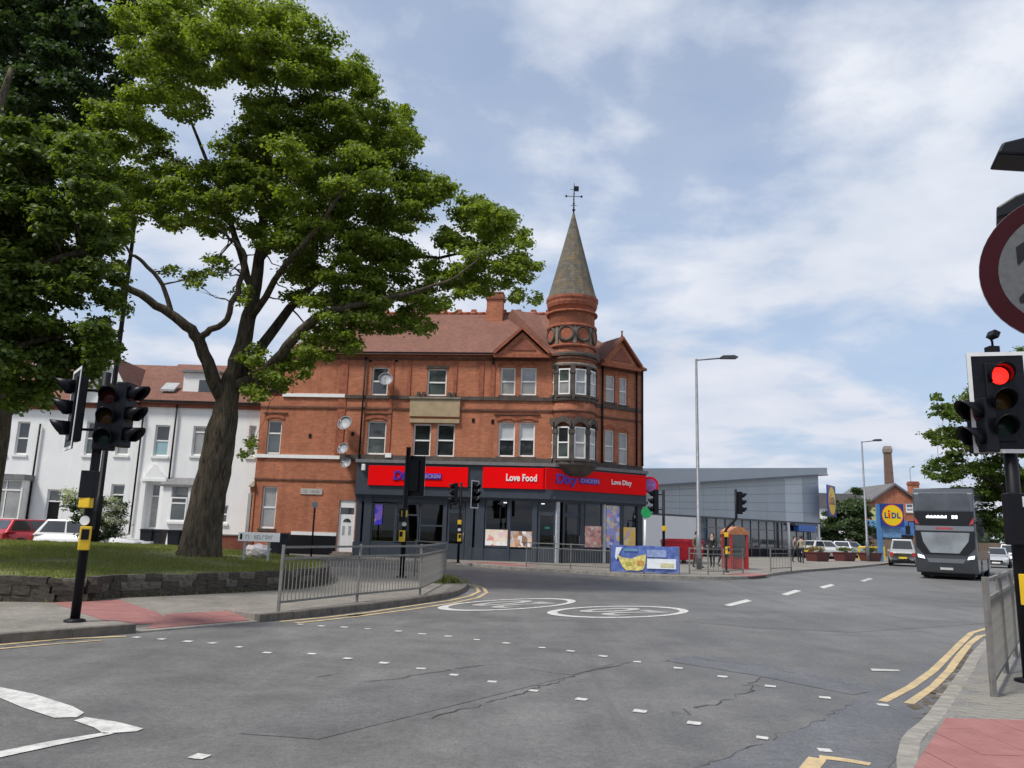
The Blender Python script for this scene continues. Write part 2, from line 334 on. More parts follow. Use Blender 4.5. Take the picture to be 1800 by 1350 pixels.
def grassmat():
    t = NT('lawn_soil_and_grass'); n = t.noise(1.3, 6, .65); n2 = t.noise(30, 4, .7)
    c = t.mix(t.ramp(n, [(.32, 0.0), (.7, 1.0)]), (.12, .16, .03), (.20, .20, .065)); c = t.mix(t.ramp(n2, [(.35, .6), (.7, 0.0)]), c, (.07, .09, .02)); c = t.mix(t.ramp(t.noise(.7, 5, .7), [(.52, 0.0), (.68, .8)]), c, (.13, .10, .06)); t.set(Base_Color=c, Roughness=.95); t.bump(n2, .8, .04); return t.m
M_LAWN = grassmat()
M_BLADE = leafmat('grass_blades', (.12, .15, .035), (.185, .22, .055), (.30, .28, .12))
M_WALLST = plain('mossy_wall_stone', (.055, .047, .036), .95, var=.6, scale=5, bump=1.0, fine=25)
M_WALLST2 = plain('pale_lichen_wall_stone', (.11, .10, .08), .95, var=.6, scale=4, bump=.8, fine=25)
M_MORTAR = plain('dark_mortar', (.04, .034, .027), .95, var=.3)
def emis(name, col, st):
    t = NT(name); t.set(Base_Color=tuple(min(1, c) for c in col), Roughness=.4, Emission_Color=col, Emission_Strength=st); return t.m
M_REDLIT = emis('lit_red_signal', (1.0, .012, .008), 2.2)
M_LED = emis('white_led_display', (.9, .93, 1.0), .9)
M_LAMPG = plain('lamp_lens', (.5, .5, .48), .2)
# ================================================================== SETTING
def structure(o, label=None): o['kind'] = 'structure'; return o
structure(MB().quad((-1500, -300, -.06), (1500, -300, -.06), (1500, 2200, -.06), (-1500, 2200, -.06)).build('ground', plain('dull_ground', (.11, .115, .09), .95, var=.3, scale=.05)))
road = structure(MB().quad((-90, -25, 0), (190, -25, 0), (190, 190, 0), (-90, 190, 0)).build('road', M_ASPH))
def g2(px, py, z=0.0): return G(px, py, z)
def sheet(name, poly, z, m, parent=road): return MB().quad(*[(x, y, z) for x, y in poly]).build(name, m, parent)
# patches and tar seams in the carriageway
def polypx(pts): return [g2(*p) for p in pts]
sheet('asphalt_patch', polypx([(1230, 1352), (1420, 1275), (1530, 1215), (1600, 1170), (1700, 1145), (1690, 1195), (1640, 1260), (1560, 1352)]), .003, M_PATCH)
sheet('asphalt_patch', polypx([(640, 1198), (760, 1182), (870, 1168), (960, 1180), (1080, 1167), (1000, 1190), (900, 1215), (760, 1250), (560, 1300), (420, 1290)]), .0035, M_PATCHD)
sheet('asphalt_patch', polypx([(1200, 1092), (1480, 1082), (1740, 1096), (1500, 1112), (1330, 1104)]), .003, M_PATCHD)
sheet('asphalt_patch', polypx([(1170, 1162), (1230, 1150), (1480, 1192), (1560, 1210), (1500, 1222), (1330, 1188)]), .004, M_PATCH)
def seam(pts, w_, z=.0055, jit=.022, m=M_TAR):
    P = [Vector((*g2(*p), 0)) for p in pts]; fine = []
    for a, b in zip(P, P[1:]):
        n = max(2, int((b-a).length/.09))
        for i in range(n): fine.append(a.lerp(b, i/n)+Vector((random.gauss(0, jit), random.gauss(0, jit), 0)))
    fine.append(P[-1]); mb = MB(); vs = []; fs = []
    for i, p in enumerate(fine):
        t = (fine[min(i+1, len(fine)-1)]-fine[max(i-1, 0)]).normalized(); n = Vector((-t.y, t.x, 0)); k = w_*.5*random.uniform(.15, 1.15)*(.3 if i in (0, len(fine)-1) else 1)
        vs += [p+n*k+Vector((0, 0, z)), p-n*k+Vector((0, 0, z))]
    fs = [(2*i, 2*i+1, 2*i+3, 2*i+2) for i in range(len(fine)-1) if random.random() > .14]
    return mb.add(vs, fs).build('tar_seam', m, road)
seam([(640, 1199), (690, 1195), (760, 1183), (830, 1172), (870, 1168)], .05)
seam([(870, 1168), (920, 1174), (975, 1184), (1010, 1186), (1060, 1175), (1110, 1164)], .03)
seam([(755, 1262), (830, 1242), (905, 1222), (975, 1200), (1010, 1187)], .025)
seam([(1160, 1163), (1210, 1155), (1300, 1168), (1400, 1184), (1500, 1206)], .022)
seam([(1180, 1262), (1250, 1240), (1300, 1222), (1322, 1205), (1335, 1192), (1370, 1196)], .022, jit=.06)
seam([(1230, 1350), (1330, 1310), (1420, 1276), (1500, 1236)], .014)
seam([(520, 1194), (560, 1190), (600, 1184)], .025)
M_DIRT = plain('gutter_dirt', (.085, .068, .052), .95, var=.45, scale=9, bump=.6)
seam([(1612, 1246), (1640, 1226), (1668, 1197), (1690, 1165), (1706, 1140)], .17, .0045, .05, M_DIRT); seam([(1600, 1300), (1640, 1248)], .07, .0045, .05, M_DIRT); seam([(545, 1089), (640, 1078), (720, 1067), (790, 1055)], .07, .0045, .03, M_DIRT)
seam([(0, 1138), (110, 1126), (220, 1117)], .05, .0045, .03, M_DIRT); seam([(1000, 1009), (1100, 1016), (1200, 1020), (1290, 1021)], .10, .0045, .04, M_DIRT)
# ---- road markings
def mark(poly, m=M_LINE, z=.007, name='road_marking'): return sheet(name, poly, z, m)
def dot(px, py, s=.058):
    x, y = g2(px, py); a = R(random.uniform(-10, 10)-14); c, n = math.cos(a)*s, math.sin(a)*s
    k = random.uniform(.8, 1.05)
    mark([(x+(c*i-n*j)*k, y+(n*i+c*j)*k) for i, j in ((-1, -.95), (.1, -1.04), (1, -.9), (1.03, .3), (.93, 1), (-.2, .95), (-1.02, 1))], name='crossing_stud')
for p in [(240,1121),(284,1124),(330,1128),(373,1131),(420,1138),(470,1148),(548,1150),(611,1158),(675,1166),(740,1176),(798,1187),(865,1199),(938,1215),(1022,1230),(1125,1251),(1220,1272),(1340,1298),(1450,1320),
          (528,1098),(565,1101),(605,1103),(646,1106),(700,1110),(742,1115),(788,1119),(838,1125),(890,1131),(953,1139),(1003,1145),(1060,1154),(1120,1164),(1192,1175),(1270,1190),(1354,1207),(1450,1227),(1552,1240),
          (351,1331),(486,1370)]: dot(*p)
mark(polypx([(-60, 1196), (0, 1209), (60, 1221), (128, 1243), (148, 1254), (135, 1262), (95, 1263), (40, 1245), (0, 1228), (-60, 1214)]))
mark(polypx([(130, 1268), (150, 1262), (205, 1270), (252, 1282), (240, 1287), (182, 1291), (165, 1280)]))
mark(polypx([(-60, 1340), (0, 1322), (90, 1304), (182, 1289), (200, 1291), (120, 1307), (0, 1333), (-60, 1352)]))
for a in ([(1272,1064),(1312,1054),(1322,1057),(1284,1066)], [(1373,1045),(1398,1037),(1409,1039),(1384,1047)], [(1440,1032),(1460,1027),(1468,1029),(1448,1035)], [(1512,1021),(1528,1016),(1535,1018),(1519,1023)],
          [(1530,1176),(1580,1178),(1583,1181),(1533,1180)]): mark(polypx(a), M_LINE_W if a[0][0] > 1500 else M_LINE)
def roundel(c, a, rl, rs, th, label=None):
    mb = MB(); vs = []; n = 56
    for k in range(n):
        t = 2*math.pi*k/n
        for q in (1.0, 1-th):
            u, v = math.cos(t)*rl*(1-(1-q)*.8), math.sin(t)*rs*q if q == 1.0 else math.sin(t)*(rs-th*rs*.75)
            vs.append((c[0]+u*math.cos(a)-v*math.sin(a), c[1]+u*math.sin(a)+v*math.cos(a), .007))
    mb.add(vs, [(2*k, 2*((k+1) % n), 2*((k+1) % n)+1, 2*k+1) for k in range(n)]); mb.build('speed_roundel', M_LINE, road)
    me = text_mesh('20', rs*1.15, rl*.95, 0.0, .02); me.materials.append(M_LINE_W)
    M = Matrix.Translation((c[0], c[1], .007)) @ Matrix.Rotation(a-math.pi/2+math.pi, 4, 'Z') @ Matrix.Rotation(-math.pi/2, 4, 'X')
    obj('speed_numerals', me, road, M)
def roundel_px(l, r, t, b):
    L, Rr, T, B = [np.array(g2(*p)) for p in (l, r, t, b)]
    c = (L+Rr+T+B)/4; d = Rr-L; a = math.atan2(d[1], d[0]); u = np.array([-math.sin(a), math.cos(a)])
    roundel(c, a, np.linalg.norm(d)/2, abs(np.dot(T-B, u))/2*1.02, .17)
roundel_px((786, 1073), (1004, 1054), (925, 1050), (855, 1076)); roundel_px((979, 1083), (1195, 1070), (1120, 1062), (1045, 1090))
def band(pts, w_, m, z=.007, jit=.012):
    P = [Vector((*g2(*p), 0)) for p in pts]; vs = []
    for i, p in enumerate(P):
        t = (P[min(i+1, len(P)-1)]-P[max(i-1, 0)]).normalized(); n = Vector((-t.y, t.x, 0))*w_/2
        vs += [p+n*random.uniform(.85, 1.1)+Vector((0, 0, z)), p-n*random.uniform(.85, 1.1)+Vector((0, 0, z))]
    MB().add(vs, [(2*i, 2*i+1, 2*i+3, 2*i+2) for i in range(len(P)-1)]).build('yellow_line', m, road)
band([(1552, 1234), (1600, 1208), (1640, 1180), (1668, 1152), (1690, 1130), (1708, 1113), (1735, 1105), (1790, 1099), (1850, 1094)], .10, M_YELLINE)
band([(1598, 1238), (1640, 1208), (1668, 1180), (1688, 1152), (1704, 1132), (1722, 1119), (1752, 1113), (1800, 1106), (1860, 1100)], .10, M_YELLINE)
band([(1415, 1362), (1432, 1340), (1436, 1334)], .13, M_YELLINE)
band([(1440, 1332), (1490, 1338), (1530, 1345)], .1, M_YELLINE)
band([(492, 1093), (560, 1087), (640, 1078), (720, 1066), (790, 1056), (826, 1048), (842, 1040), (838, 1033), (822, 1027)], .10, M_YELLINE)
band([(520, 1096), (620, 1085), (720, 1072), (800, 1060), (840, 1051), (856, 1042), (850, 1034), (832, 1028)], .10, M_YELLINE)
band([(-60, 1143), (0, 1134), (110, 1124), (222, 1119)], .10, M_YELLINE); band([(-60, 1150), (0, 1141), (80, 1134), (180, 1126)], .07, M_YELLINE)
MB().slab(polypx([(608, 1083), (628, 1080), (645, 1081), (626, 1084)]), .007, .009).build('gully_grate', M_IRON, road)
# ---- pavements
def kerb_mesh(z, m):
    return MB().box(0, .99, -.015, .13, -.05, z).mesh('kerb_stone', m, bev=.014)
KM = {}
def kerb(pts, parent, side=1, z=.128, m=M_KERB, step=.91):
    key = (z, m.name)
    if key not in KM: KM[key] = kerb_mesh(z, m)
    P = [Vector((*p, 0)) for p in pts]
    for a, b in zip(P, P[1:]):
        L = (b-a).length; n = max(1, round(L/step)); d = (b-a)/n; ang = math.atan2(d.y, d.x)
        for i in range(n):
            p = a+d*i
            M = Matrix.Translation((p.x, p.y, random.uniform(-.006, .003))) @ Matrix.Rotation(ang, 4, 'Z') @ Matrix.Diagonal((d.length, side, 1, 1))
            obj('kerb_stone', KM[key], parent, M)
def curve(pts, n=5):                           # Catmull-Rom through world points
    o = []
    for i in range(len(pts)-1):
        p0, p1, p2, p3 = [np.array(pts[max(0, min(len(pts)-1, j))]) for j in (i-1, i, i+1, i+2)]
        for k in range(n):
            t = k/n; o.append(tuple(.5*((2*p1)+(-p0+p2)*t+(2*p0-5*p1+4*p2-p3)*t*t+(-p0+3*p1-3*p2+p3)*t**3)))
    return o+[tuple(pts[-1])]
A_, B_ = np.array(g2(238, 1113)), np.array(g2(455, 1094)); nab = np.array([-(B_-A_)[1], (B_-A_)[0]]); nab /= np.linalg.norm(nab)
A2, B2 = A_+nab*1.15, B_+nab*1.15
left = [(-40, 1.0), g2(-300, 1152), g2(0, 1132), tuple(A_)]
tip = curve([tuple(B_), g2(545, 1085), g2(700, 1066), g2(790, 1051), g2(818, 1038), g2(818, 1026), g2(796, 1016), (-2.9, 27.6), (-5.5, 29.0)], 4)
back = [(-12, 30), (-60, 31)]
isl = structure(MB().slab(left+[tuple(A2), tuple(B2)]+tip+back+[(-60, 1.0)], -.05, .12).build('pavement', M_PAVE))
MB().quad((*(A_+nab*.13), .02), (*(B_+nab*.13), .02), (*B2, .119), (*A2, .119)).build('dropped_kerb_ramp', M_PAVE, isl)
kerb(left[1:], isl, 1, m=M_KERBD); kerb(tip, isl, 1, step=.8, m=M_KERBD); kerb([tip[-1]]+back, isl, 1, m=M_KERBD)
kerb([tuple(A_), tuple(B_)], isl, 1, z=.03, m=M_KERB)
TACTM = MB().box(-.197, .197, -.197, .197, -.03, .006).mesh('tactile_slab', M_TACT, bev=.004)
def tiles(o, u, v, nu, nv, z0, parent, dz=0.0, skip=None):
    u = Vector((*u, 0)).normalized(); v = Vector((*v, 0)).normalized(); o = Vector((*o, 0)); sl_ = math.atan2(dz, .4)
    for i in range(nu):
        for j in range(nv):
            if skip and skip(i, j): continue
            p = o+u*(.4*(i+.5))+v*(.4*(j+.5)); p.z = z0+dz*(j+.5)+random.uniform(-.002, .002)
            M = Matrix.Translation(p) @ Matrix(((u.x, v.x, 0, 0), (u.y, v.y, 0, 0), (0, 0, 1, 0), (0, 0, 0, 1))) @ Matrix.Rotation(sl_, 4, 'X')
            obj('tactile_slab', TACTM, parent, M)
uab = (B_-A_)/np.linalg.norm(B_-A_)
tpoly = [g2(*p, .1) for p in ((93, 1062), (207, 1056), (293, 1085), (405, 1078), (456, 1091), (452, 1096), (234, 1113))]
def in_poly(x, y, pl):
    c = False
    for (ax, ay), (bx, by) in zip(pl, pl[1:]+pl[:1]):
        if (ay > y) != (by > y) and x < (bx-ax)*(y-ay)/(by-ay)+ax: c = not c
    return c
def clip_convex(pl, cv):                       # Sutherland-Hodgman; cv convex, either winding
    area = sum(a[0]*b[1]-b[0]*a[1] for a, b in zip(cv, cv[1:]+cv[:1])); cv = cv if area < 0 else cv[::-1]
    for a, b in zip(cv, cv[1:]+cv[:1]):
        o = []; sd_ = lambda p: (b[0]-a[0])*(p[1]-a[1])-(b[1]-a[1])*(p[0]-a[0])
        for p, q in zip(pl, pl[1:]+pl[:1]):
            s0, s1_ = sd_(p), sd_(q)
            if s0 <= 0: o.append(p)
            if s0*s1_ < 0: t = s0/(s0-s1_); o.append((p[0]+(q[0]-p[0])*t, p[1]+(q[1]-p[1])*t))
        pl = o
        if len(pl) < 3: return []
    return pl
LAB = float(np.linalg.norm(B_-A_))
def ramp_z(x, y):
    d = np.array([x, y])-A_; n_, u_ = float(np.dot(d, nab)), float(np.dot(d, uab))
    return .022+.098*(n_-.13)/1.02 if n_ < 1.15 and -.05 < u_ < LAB+.05 else .12
strip = [g2(*p, .06) for p in ((293, 1085), (405, 1078), (458, 1091), (452, 1097), (234, 1112))]; stem = [g2(*p, .1) for p in ((93, 1062), (207, 1056), (293, 1085), (234, 1112))]
for cv, u_, v_, o_ in ((strip, uab, nab, A_+nab*.14), (stem, None, None, None)):
    if u_ is None: u_ = np.array(stem[0])-np.array(stem[3]); u_ /= np.linalg.norm(u_); v_ = np.array([u_[1], -u_[0]]); o_ = np.array(stem[3])
    for i in range(-14, 16):
        for j in range(-14, 16):
            sq = [tuple(o_+u_*(.4*(i+a))+v_*(.4*(j+b))) for a, b in ((.008, .008), (.992, .008), (.992, .992), (.008, .992))]
            pl = clip_convex(sq, cv)
            if len(pl) < 3 or min(float(np.dot(np.array(p)-A_, nab)) for p in pl) < .125 or abs(sum(a[0]*b[1]-b[0]*a[1] for a, b in zip(pl, pl[1:]+pl[:1]))) < .012: continue
            up_ = random.uniform(.006, .009); n_ = len(pl)
            MB().add([(x, y, ramp_z(x, y)-.05) for x, y in pl]+[(x, y, ramp_z(x, y)+up_) for x, y in pl], [tuple(range(n_-1, -1, -1)), tuple(range(n_, 2*n_))]+[(k, (k+1) % n_, (k+1) % n_+n_, k+n_) for k in range(n_)]).build('tactile_slab', M_TACT, isl)
# far side of the junction: the shop pavement
front = [(-60, 36.4), (-12, 36.6), g2(800, 992)]
sp2 = curve([g2(800, 992), g2(900, 1002), g2(1000, 1007), g2(1100, 1014), g2(1200, 1018), g2(1290, 1019), g2(1335, 1016), g2(1400, 1007), g2(1500, 999), g2(1565, 992)], 3)
far_k = [sp2[-1], (34, 66.5), (62, 106.5), (98, 158)]
shop_pave = structure(MB().slab(front[:-1]+sp2+far_k[1:]+[(60, 180), (-60, 180)], -.05, .12).build('pavement', M_PAVE))
kerb(front, shop_pave, 1); kerb(sp2, shop_pave, 1); kerb(far_k, shop_pave, 1, step=1.8)
ku = np.array(g2(900, 1001))-np.array(g2(818, 993)); kn = np.array([-ku[1], ku[0]])/np.linalg.norm(ku); tiles(np.array(g2(818, 993))+kn*.2, ku, kn, 8, 4, .126, shop_pave); tiles(g2(1322, 1013, .12), (.57, .82), (-.82, .57), 6, 3, .126, shop_pave)
# near corner pavement
nk = curve([(1.2, 2.2), g2(1580, 1352), g2(1636, 1268), g2(1690, 1190), g2(1716, 1150), g2(1748, 1124), g2(1810, 1108), g2(1900, 1097)], 4)
ZN = .075
near_pave = structure(MB().slab([(1.2, -20)]+nk+[(60, 22), (60, -20)], -.05, ZN).build('pavement', asphalt('grey_footway_asphalt', .145, .19, (1.04, 1, .92), 1.6)))
kerb(nk, near_pave, -1, z=ZN+.006, m=M_KERB, step=.9)
T0 = np.array(g2(1662, 1263, ZN)); tu = np.array((1.0, .03)); tv = np.array(g2(1592, 1352, ZN))-T0
def clip(poly, a, b):                          # keep the side to the right of a->b
    o = []; sd_ = lambda p: (b[0]-a[0])*(p[1]-a[1])-(b[1]-a[1])*(p[0]-a[0])
    for p, q in zip(poly, poly[1:]+poly[:1]):
        s0, s1_ = sd_(p), sd_(q)
        if s0 <= 0: o.append(p)
        if s0*s1_ < 0: t = s0/(s0-s1_); o.append((p[0]+(q[0]-p[0])*t, p[1]+(q[1]-p[1])*t))
    return o
ka, kb = np.array(g2(1606, 1352, ZN)), np.array(g2(1663, 1263, ZN)); ka = ka-(kb-ka)*1.5; kb = kb+(kb-ka)*.2
for i in range(-6, 9):
    for j in range(-9, 0):
        x_, y_ = T0[0]+i*.4, T0[1]+j*.4+.02*i*.4
        pl = clip([(x_+.003, y_+.003), (x_+.397, y_+.003), (x_+.397, y_+.397), (x_+.003, y_+.397)], ka, kb)
        if len(pl) > 2 and y_ > 3.0: MB().slab(pl, .0, ZN+.008+random.uniform(-.002, .002)).build('tactile_slab', M_TACT, near_pave)
PAVER = MB().box(-.099, .099, -.049, .049, -.03, .004).mesh('paver', [plain('grey_block_paver', (.20, .19, .165), .9, var=.3, scale=4, bump=.4)], bev=.005)
sh = 0
P0 = np.array(g2(1700, 1262, ZN))
for r_ in range(-1, 26):
    for c_ in range(-9, 16):
        x = P0[0]-.0+c_*.205+(.1 if r_ % 2 else 0); y = P0[1]+.02+r_*.102
        best = min(((x-q[0])**2+(y-q[1])**2, k) for k, q in enumerate(nk)); k = best[1]
        a, b = nk[max(0, k-1)], nk[min(len(nk)-1, k+1)]
        side = (b[0]-a[0])*(y-a[1])-(b[1]-a[1])*(x-a[0])
        if side > 0 or best[0] < .30**2 or x/y > .78 or y < T0[1]+.06: continue
        obj('paver', PAVER, near_pave, Matrix.Translation((x, y, ZN+.001+random.uniform(-.002, .003))) @ Matrix.Rotation(R(random.uniform(-1, 1)), 4, 'Z'))
# ---- raised lawn behind the retaining wall
wall_line = curve([(-34, 13.2), (-20, 14.1), g2(0, 1056, .12), g2(200, 1050, .12), g2(400, 1041, .12), g2(520, 1033, .12), g2(566, 1024, .12), (-5.55, 23.8), (-6.6, 25.2), (-9, 26.6), (-16, 28.2), (-40, 29.2)], 6)
def lawn_h(x, y):
    t = min(1, max(0, (y-14.5)/8)); b = min(1, max(0, (29.3-y)/3.5)); r_ = min(1, max(0, (-5.2-x)/6))
    return .12+.40+(.27*t*(3-2*t)*t/1.0)*r_*1.0-(1-b)*.35*r_
poly = [np.array(p) for p in wall_line]
def inside(x, y):
    c = False; n = len(poly)
    for i in range(n):
        a, b = poly[i], poly[i-1]
        if (a[1] > y) != (b[1] > y) and x < (b[0]-a[0])*(y-a[1])/(b[1]-a[1])+a[0]: c = not c
    return c
bm = bmesh.new(); bv = [bm.verts.new((*p, 0)) for p in poly]; bm.faces.new(bv)
for k in range(-40, -4, 1): bmesh.ops.bisect_plane(bm, geom=bm.verts[:]+bm.edges[:]+bm.faces[:], plane_co=(k, 0, 0), plane_no=(1, 0, 0))
for k in range(14, 30, 1): bmesh.ops.bisect_plane(bm, geom=bm.verts[:]+bm.edges[:]+bm.faces[:], plane_co=(0, k, 0), plane_no=(0, 1, 0))
for v in bm.verts: v.co.z = lawn_h(v.co.x, v.co.y)
me = bpy.data.meshes.new('lawn'); bm.to_mesh(me); bm.free(); me.materials.append(M_LAWN)
for p in me.polygons: p.use_smooth = True
structure(obj('lawn', me))
def blades(name, pts, h0, h1, m, parent=None):
    n = len(pts); P = np.array(pts); a = rng.uniform(0, 2*np.pi, n); h = rng.uniform(h0, h1, n); wd = h*.16
    lean = rng.normal(0, .35, (n, 2))*h[:, None]
    b = np.zeros((n, 3, 3)); b[:, 0] = P+np.stack([np.cos(a)*wd, np.sin(a)*wd, 0*a], 1); b[:, 1] = P-np.stack([np.cos(a)*wd, np.sin(a)*wd, 0*a], 1)
    b[:, 2] = P+np.stack([lean[:, 0], lean[:, 1], h], 1)
    me = bpy.data.meshes.new(name); me.from_pydata(b.reshape(-1, 3).tolist(), [], np.arange(n*3).reshape(-1, 3).tolist()); me.materials.append(m)
    o = obj(name, me, parent); o['kind'] = 'stuff'; return o
gp = []
while len(gp) < 70000:
    x, y = random.uniform(-24, -5), random.uniform(14.2, 28)
    if x/y < -.76 or not inside(x, y): continue
    if math.sin(x*1.3+2*math.sin(y*.9))*math.cos(y*1.1+x*.4) > random.uniform(.2, 1.0) or math.hypot(x+9.1, y-21.8) < random.uniform(.4, 2.2): continue
    gp.append((x, y, lawn_h(x, y)-.01))
tag(blades('grass', gp, .03, .085, M_BLADE), 'short rough green grass on the raised lawn', 'grass', kind='stuff')
tp = []
for k in range(420):
    a = random.uniform(0, 6.28); r_ = abs(random.gauss(0, .16)); q = G(788, 1024, .12); tp.append((q[0]-.05+math.cos(a)*r_*1.6, q[1]-.1+math.sin(a)*r_, .115))
tag(blades('weeds', tp, .08, .26, M_BLADE), 'green weeds growing at the kerb end of the guard rail', 'weeds', kind='stuff')
lp_ = []
while len(lp_) < 1500:
    q = random.choice(wall_line[8:40]); lp_.append((q[0]+random.gauss(0, .12), q[1]-.10+random.gauss(0, .06), .118))
tag(blades('wall_weeds', lp_, .02, .09, M_BLADE), 'thin weeds along the foot of the stone wall', 'weeds', kind='stuff')
# stone retaining wall
wroot = thing('retaining_wall', 'low mossy stone retaining wall holding up the lawn', 'wall', Fr(-9.7, 15.4, 0))
mb = MB(); vs = []
for i, p in enumerate(poly):
    t = poly[min(i+1, len(poly)-1)]-poly[max(i-1, 0)]; t = t/np.linalg.norm(t); n = np.array([t[1], -t[0]])
    vs += [(*(p+n*.02), .1), (*(p+n*.02), .50), (*(p-n*.28), .50), (*(p-n*.28), .1)]
for i in range(len(poly)-1):
    for k in range(4): mb.add([vs[4*i+k], vs[4*i+4+k], vs[4*i+4+(k+1) % 4], vs[4*i+(k+1) % 4]], [(0, 1, 2, 3)])
mb.build('core', M_MORTAR, wroot)
SM = []
for i in range(6):
    b = bmesh.new(); bmesh.ops.create_cube(b, size=1)
    bmesh.ops.subdivide_edges(b, edges=b.edges[:], cuts=1, use_grid_fill=True)
    for v in b.verts:
        d = v.co.copy(); v.co = d*(1-.10*max(0, (abs(d.x)+abs(d.y)+abs(d.z)-.9)))+Vector((random.gauss(0, .02), random.gauss(0, .02), random.gauss(0, .03)))
    m_ = bpy.data.meshes.new('stone'); b.to_mesh(m_); b.free(); m_.materials.append(M_WALLST if i < 4 else M_WALLST2); SM.append(m_)
dist = [0]
for a, b in zip(poly, poly[1:]): dist.append(dist[-1]+np.linalg.norm(b-a))
def along(s):
    i = max(0, min(len(poly)-2, int(np.searchsorted(dist, s))-1)); t = (s-dist[i])/(dist[i+1]-dist[i]); d = poly[i+1]-poly[i]
    return poly[i]+d*t, math.atan2(d[1], d[0])
s_end = [d for d, p in zip(dist, poly) if p[1] > 26][0]
for zc, hh in ((.18, .15), (.325, .14), (.46, .13)):
    s = 17.0+random.uniform(0, .3)-3
    while s < s_end:
        L = random.uniform(.22, .5)
        p, a = along(s+L/2)
        obj('stone', random.choice(SM if zc > .2 else SM[:4]), wroot, Matrix.Translation((p[0]+math.sin(a)*.03, p[1]-math.cos(a)*.03, zc+random.uniform(-.01, .02))) @ Matrix.Rotation(a+R(random.uniform(-3, 3)), 4, 'Z') @ Matrix.Diagonal((L*1.04, .24*random.uniform(.95, 1.1), hh*random.uniform(1.08, 1.2), 1)))
        s += L
# ================================================================== BUILDINGS
def wall_mesh(mb, x0, x1, z0, z1, holes, y=0.0, depth=.16):
    xs = sorted({x0, x1, *[min(max(h[i], x0), x1) for h in holes for i in (0, 1)]}); zs = sorted({z0, z1, *[min(max(h[i], z0), z1) for h in holes for i in (2, 3)]})
    for xa, xb in zip(xs, xs[1:]):
        for za, zb in zip(zs, zs[1:]):
            cx, cz = (xa+xb)/2, (za+zb)/2
            if any(h[0] < cx < h[1] and h[2] < cz < h[3] for h in holes): continue
            mb.quad((xa, y, za), (xb, y, za), (xb, y, zb), (xa, y, zb))
    for a, b, c, d in holes:
        e = y+depth
        mb.quad((a, y, c), (a, e, c), (a, e, d), (a, y, d)); mb.quad((b, e, c), (b, y, c), (b, y, d), (b, e, d))
        mb.quad((a, y, d), (a, e, d), (b, e, d), (b, y, d)); mb.quad((a, e, c), (a, y, c), (b, y, c), (b, e, c))
    return mb
def window(parent, fr, h, panes=(M_GLASS, M_GLASS), split=.5, y=.10, fm=M_UPVC, fw=.075, sill=M_DKSTONE, mull=0, name='window', silld=.07):
    a, b, c, d = h; mb = MB(); mb.box(a, a+fw, y, y+.07, c, d).box(b-fw, b, y, y+.07, c, d).box(a+fw, b-fw, y, y+.07, c, c+fw*1.2).box(a+fw, b-fw, y, y+.07, d-fw, d)
    zm = c+(d-c)*split
    if split: mb.box(a+fw, b-fw, y-.012, y+.06, zm-fw*.5, zm+fw*.5)
    for i in range(mull): xm = a+(b-a)*(i+1)/(mull+1); mb.box(xm-fw*.4, xm+fw*.4, y-.006, y+.065, c+fw*1.2, d-fw)
    w_ = mb.build(name, fm, parent, fr)
    xs = [a+(b-a)*i/(mull+1) for i in range(mull+2)]
    for i in range(mull+1):
        if split:
            boxpart('pane', panes[0], w_, fr, xs[i]+fw*.6, xs[i+1]-fw*.6, y+.04, y+.05, zm, d-fw*.6); boxpart('pane', panes[1], w_, fr, xs[i]+fw*.6, xs[i+1]-fw*.6, y+.02, y+.03, c+fw*.6, zm)
        else: boxpart('pane', panes[i % len(panes)], w_, fr, xs[i]+fw*.6, xs[i+1]-fw*.6, y+.03, y+.04, c+fw*.6, d-fw*.6)
    if sill: boxpart('sill', sill, w_, fr, a-.08, b+.08, -silld, y+.02, c-.12, c-.002)
    return w_
xa, ya = D(975, 704, 38.95)[0], 38.95
FA = Fr(xa, ya, R(-5.77)); FB = Fr(xa, ya, R(30.5))
bld = thing('corner_building', 'red brick three storey corner building with slate spire and red shop signs', 'building', FA)
ZB = .12; ZE = FA.at(760, 623)[1]
sL = FA.at(497, 700)[0]; sLL = FA.at(455, 760)[0]; sP = FA.at(606, 700)[0]; zSh = FA.at(760, 812)[1]
holesA = {}
def hA(key, *r): holesA[key] = FA.rect(*r)
hA('a1', 653, 645, 682, 695); hA('a2', 645, 740, 678, 799); hA('b1', 751, 648, 785, 696); hA('b2', 726, 745, 757, 803); hA('b3', 767, 745, 799, 803)
hA('c1', 880, 646, 906, 695); hA('c2', 915, 646, 943, 695); hA('c3', 876, 742, 905, 803); hA('c4', 912, 742, 940, 803)
hA('l1', 469, 739, 494, 798); hA('l2', 459, 855, 485, 929); hA('door', 594, 879, 623, 970)
shop_l = FA.at(625, 900)[0]
up = [v for k, v in holesA.items() if k[0] in 'abc']
mb = MB()
wall_mesh(mb, sP, 0, zSh, ZE, up)                                   # upper floors over the shop
zW = FA.at(550, 697)[1]
wall_mesh(mb, sLL, shop_l+.05, ZB, zSh, [holesA['l2'], holesA['door']], .0); wall_mesh(mb, sLL, sP, zSh, zW, [holesA['l1']], .0)
wall_mesh(mb, sL, sP, zW, ZE, [])
xe = FB.at(1128, 760)[0]
DEP = 9.0
mb.quad((sL, 0, zW), (sL, DEP, zW), (sL, DEP, ZE), (sL, 0, ZE)); mb.quad((sLL, 0, ZB), (sLL, DEP, ZB), (sLL, DEP, zW), (sLL, 0, zW)); mb.quad((sLL, 0, zW), (sL, 0, zW), (sL, DEP, zW), (sLL, DEP, zW))
mb.build('wall', M_BRICK, bld, FA)
holesB = {k: FB.rect(*r) for k, r in dict(d1=(1065, 660, 1081, 707), d2=(1089, 664, 1103, 712), d3=(1063, 756, 1080, 812), d4=(1088, 761, 1104, 817)).items()}
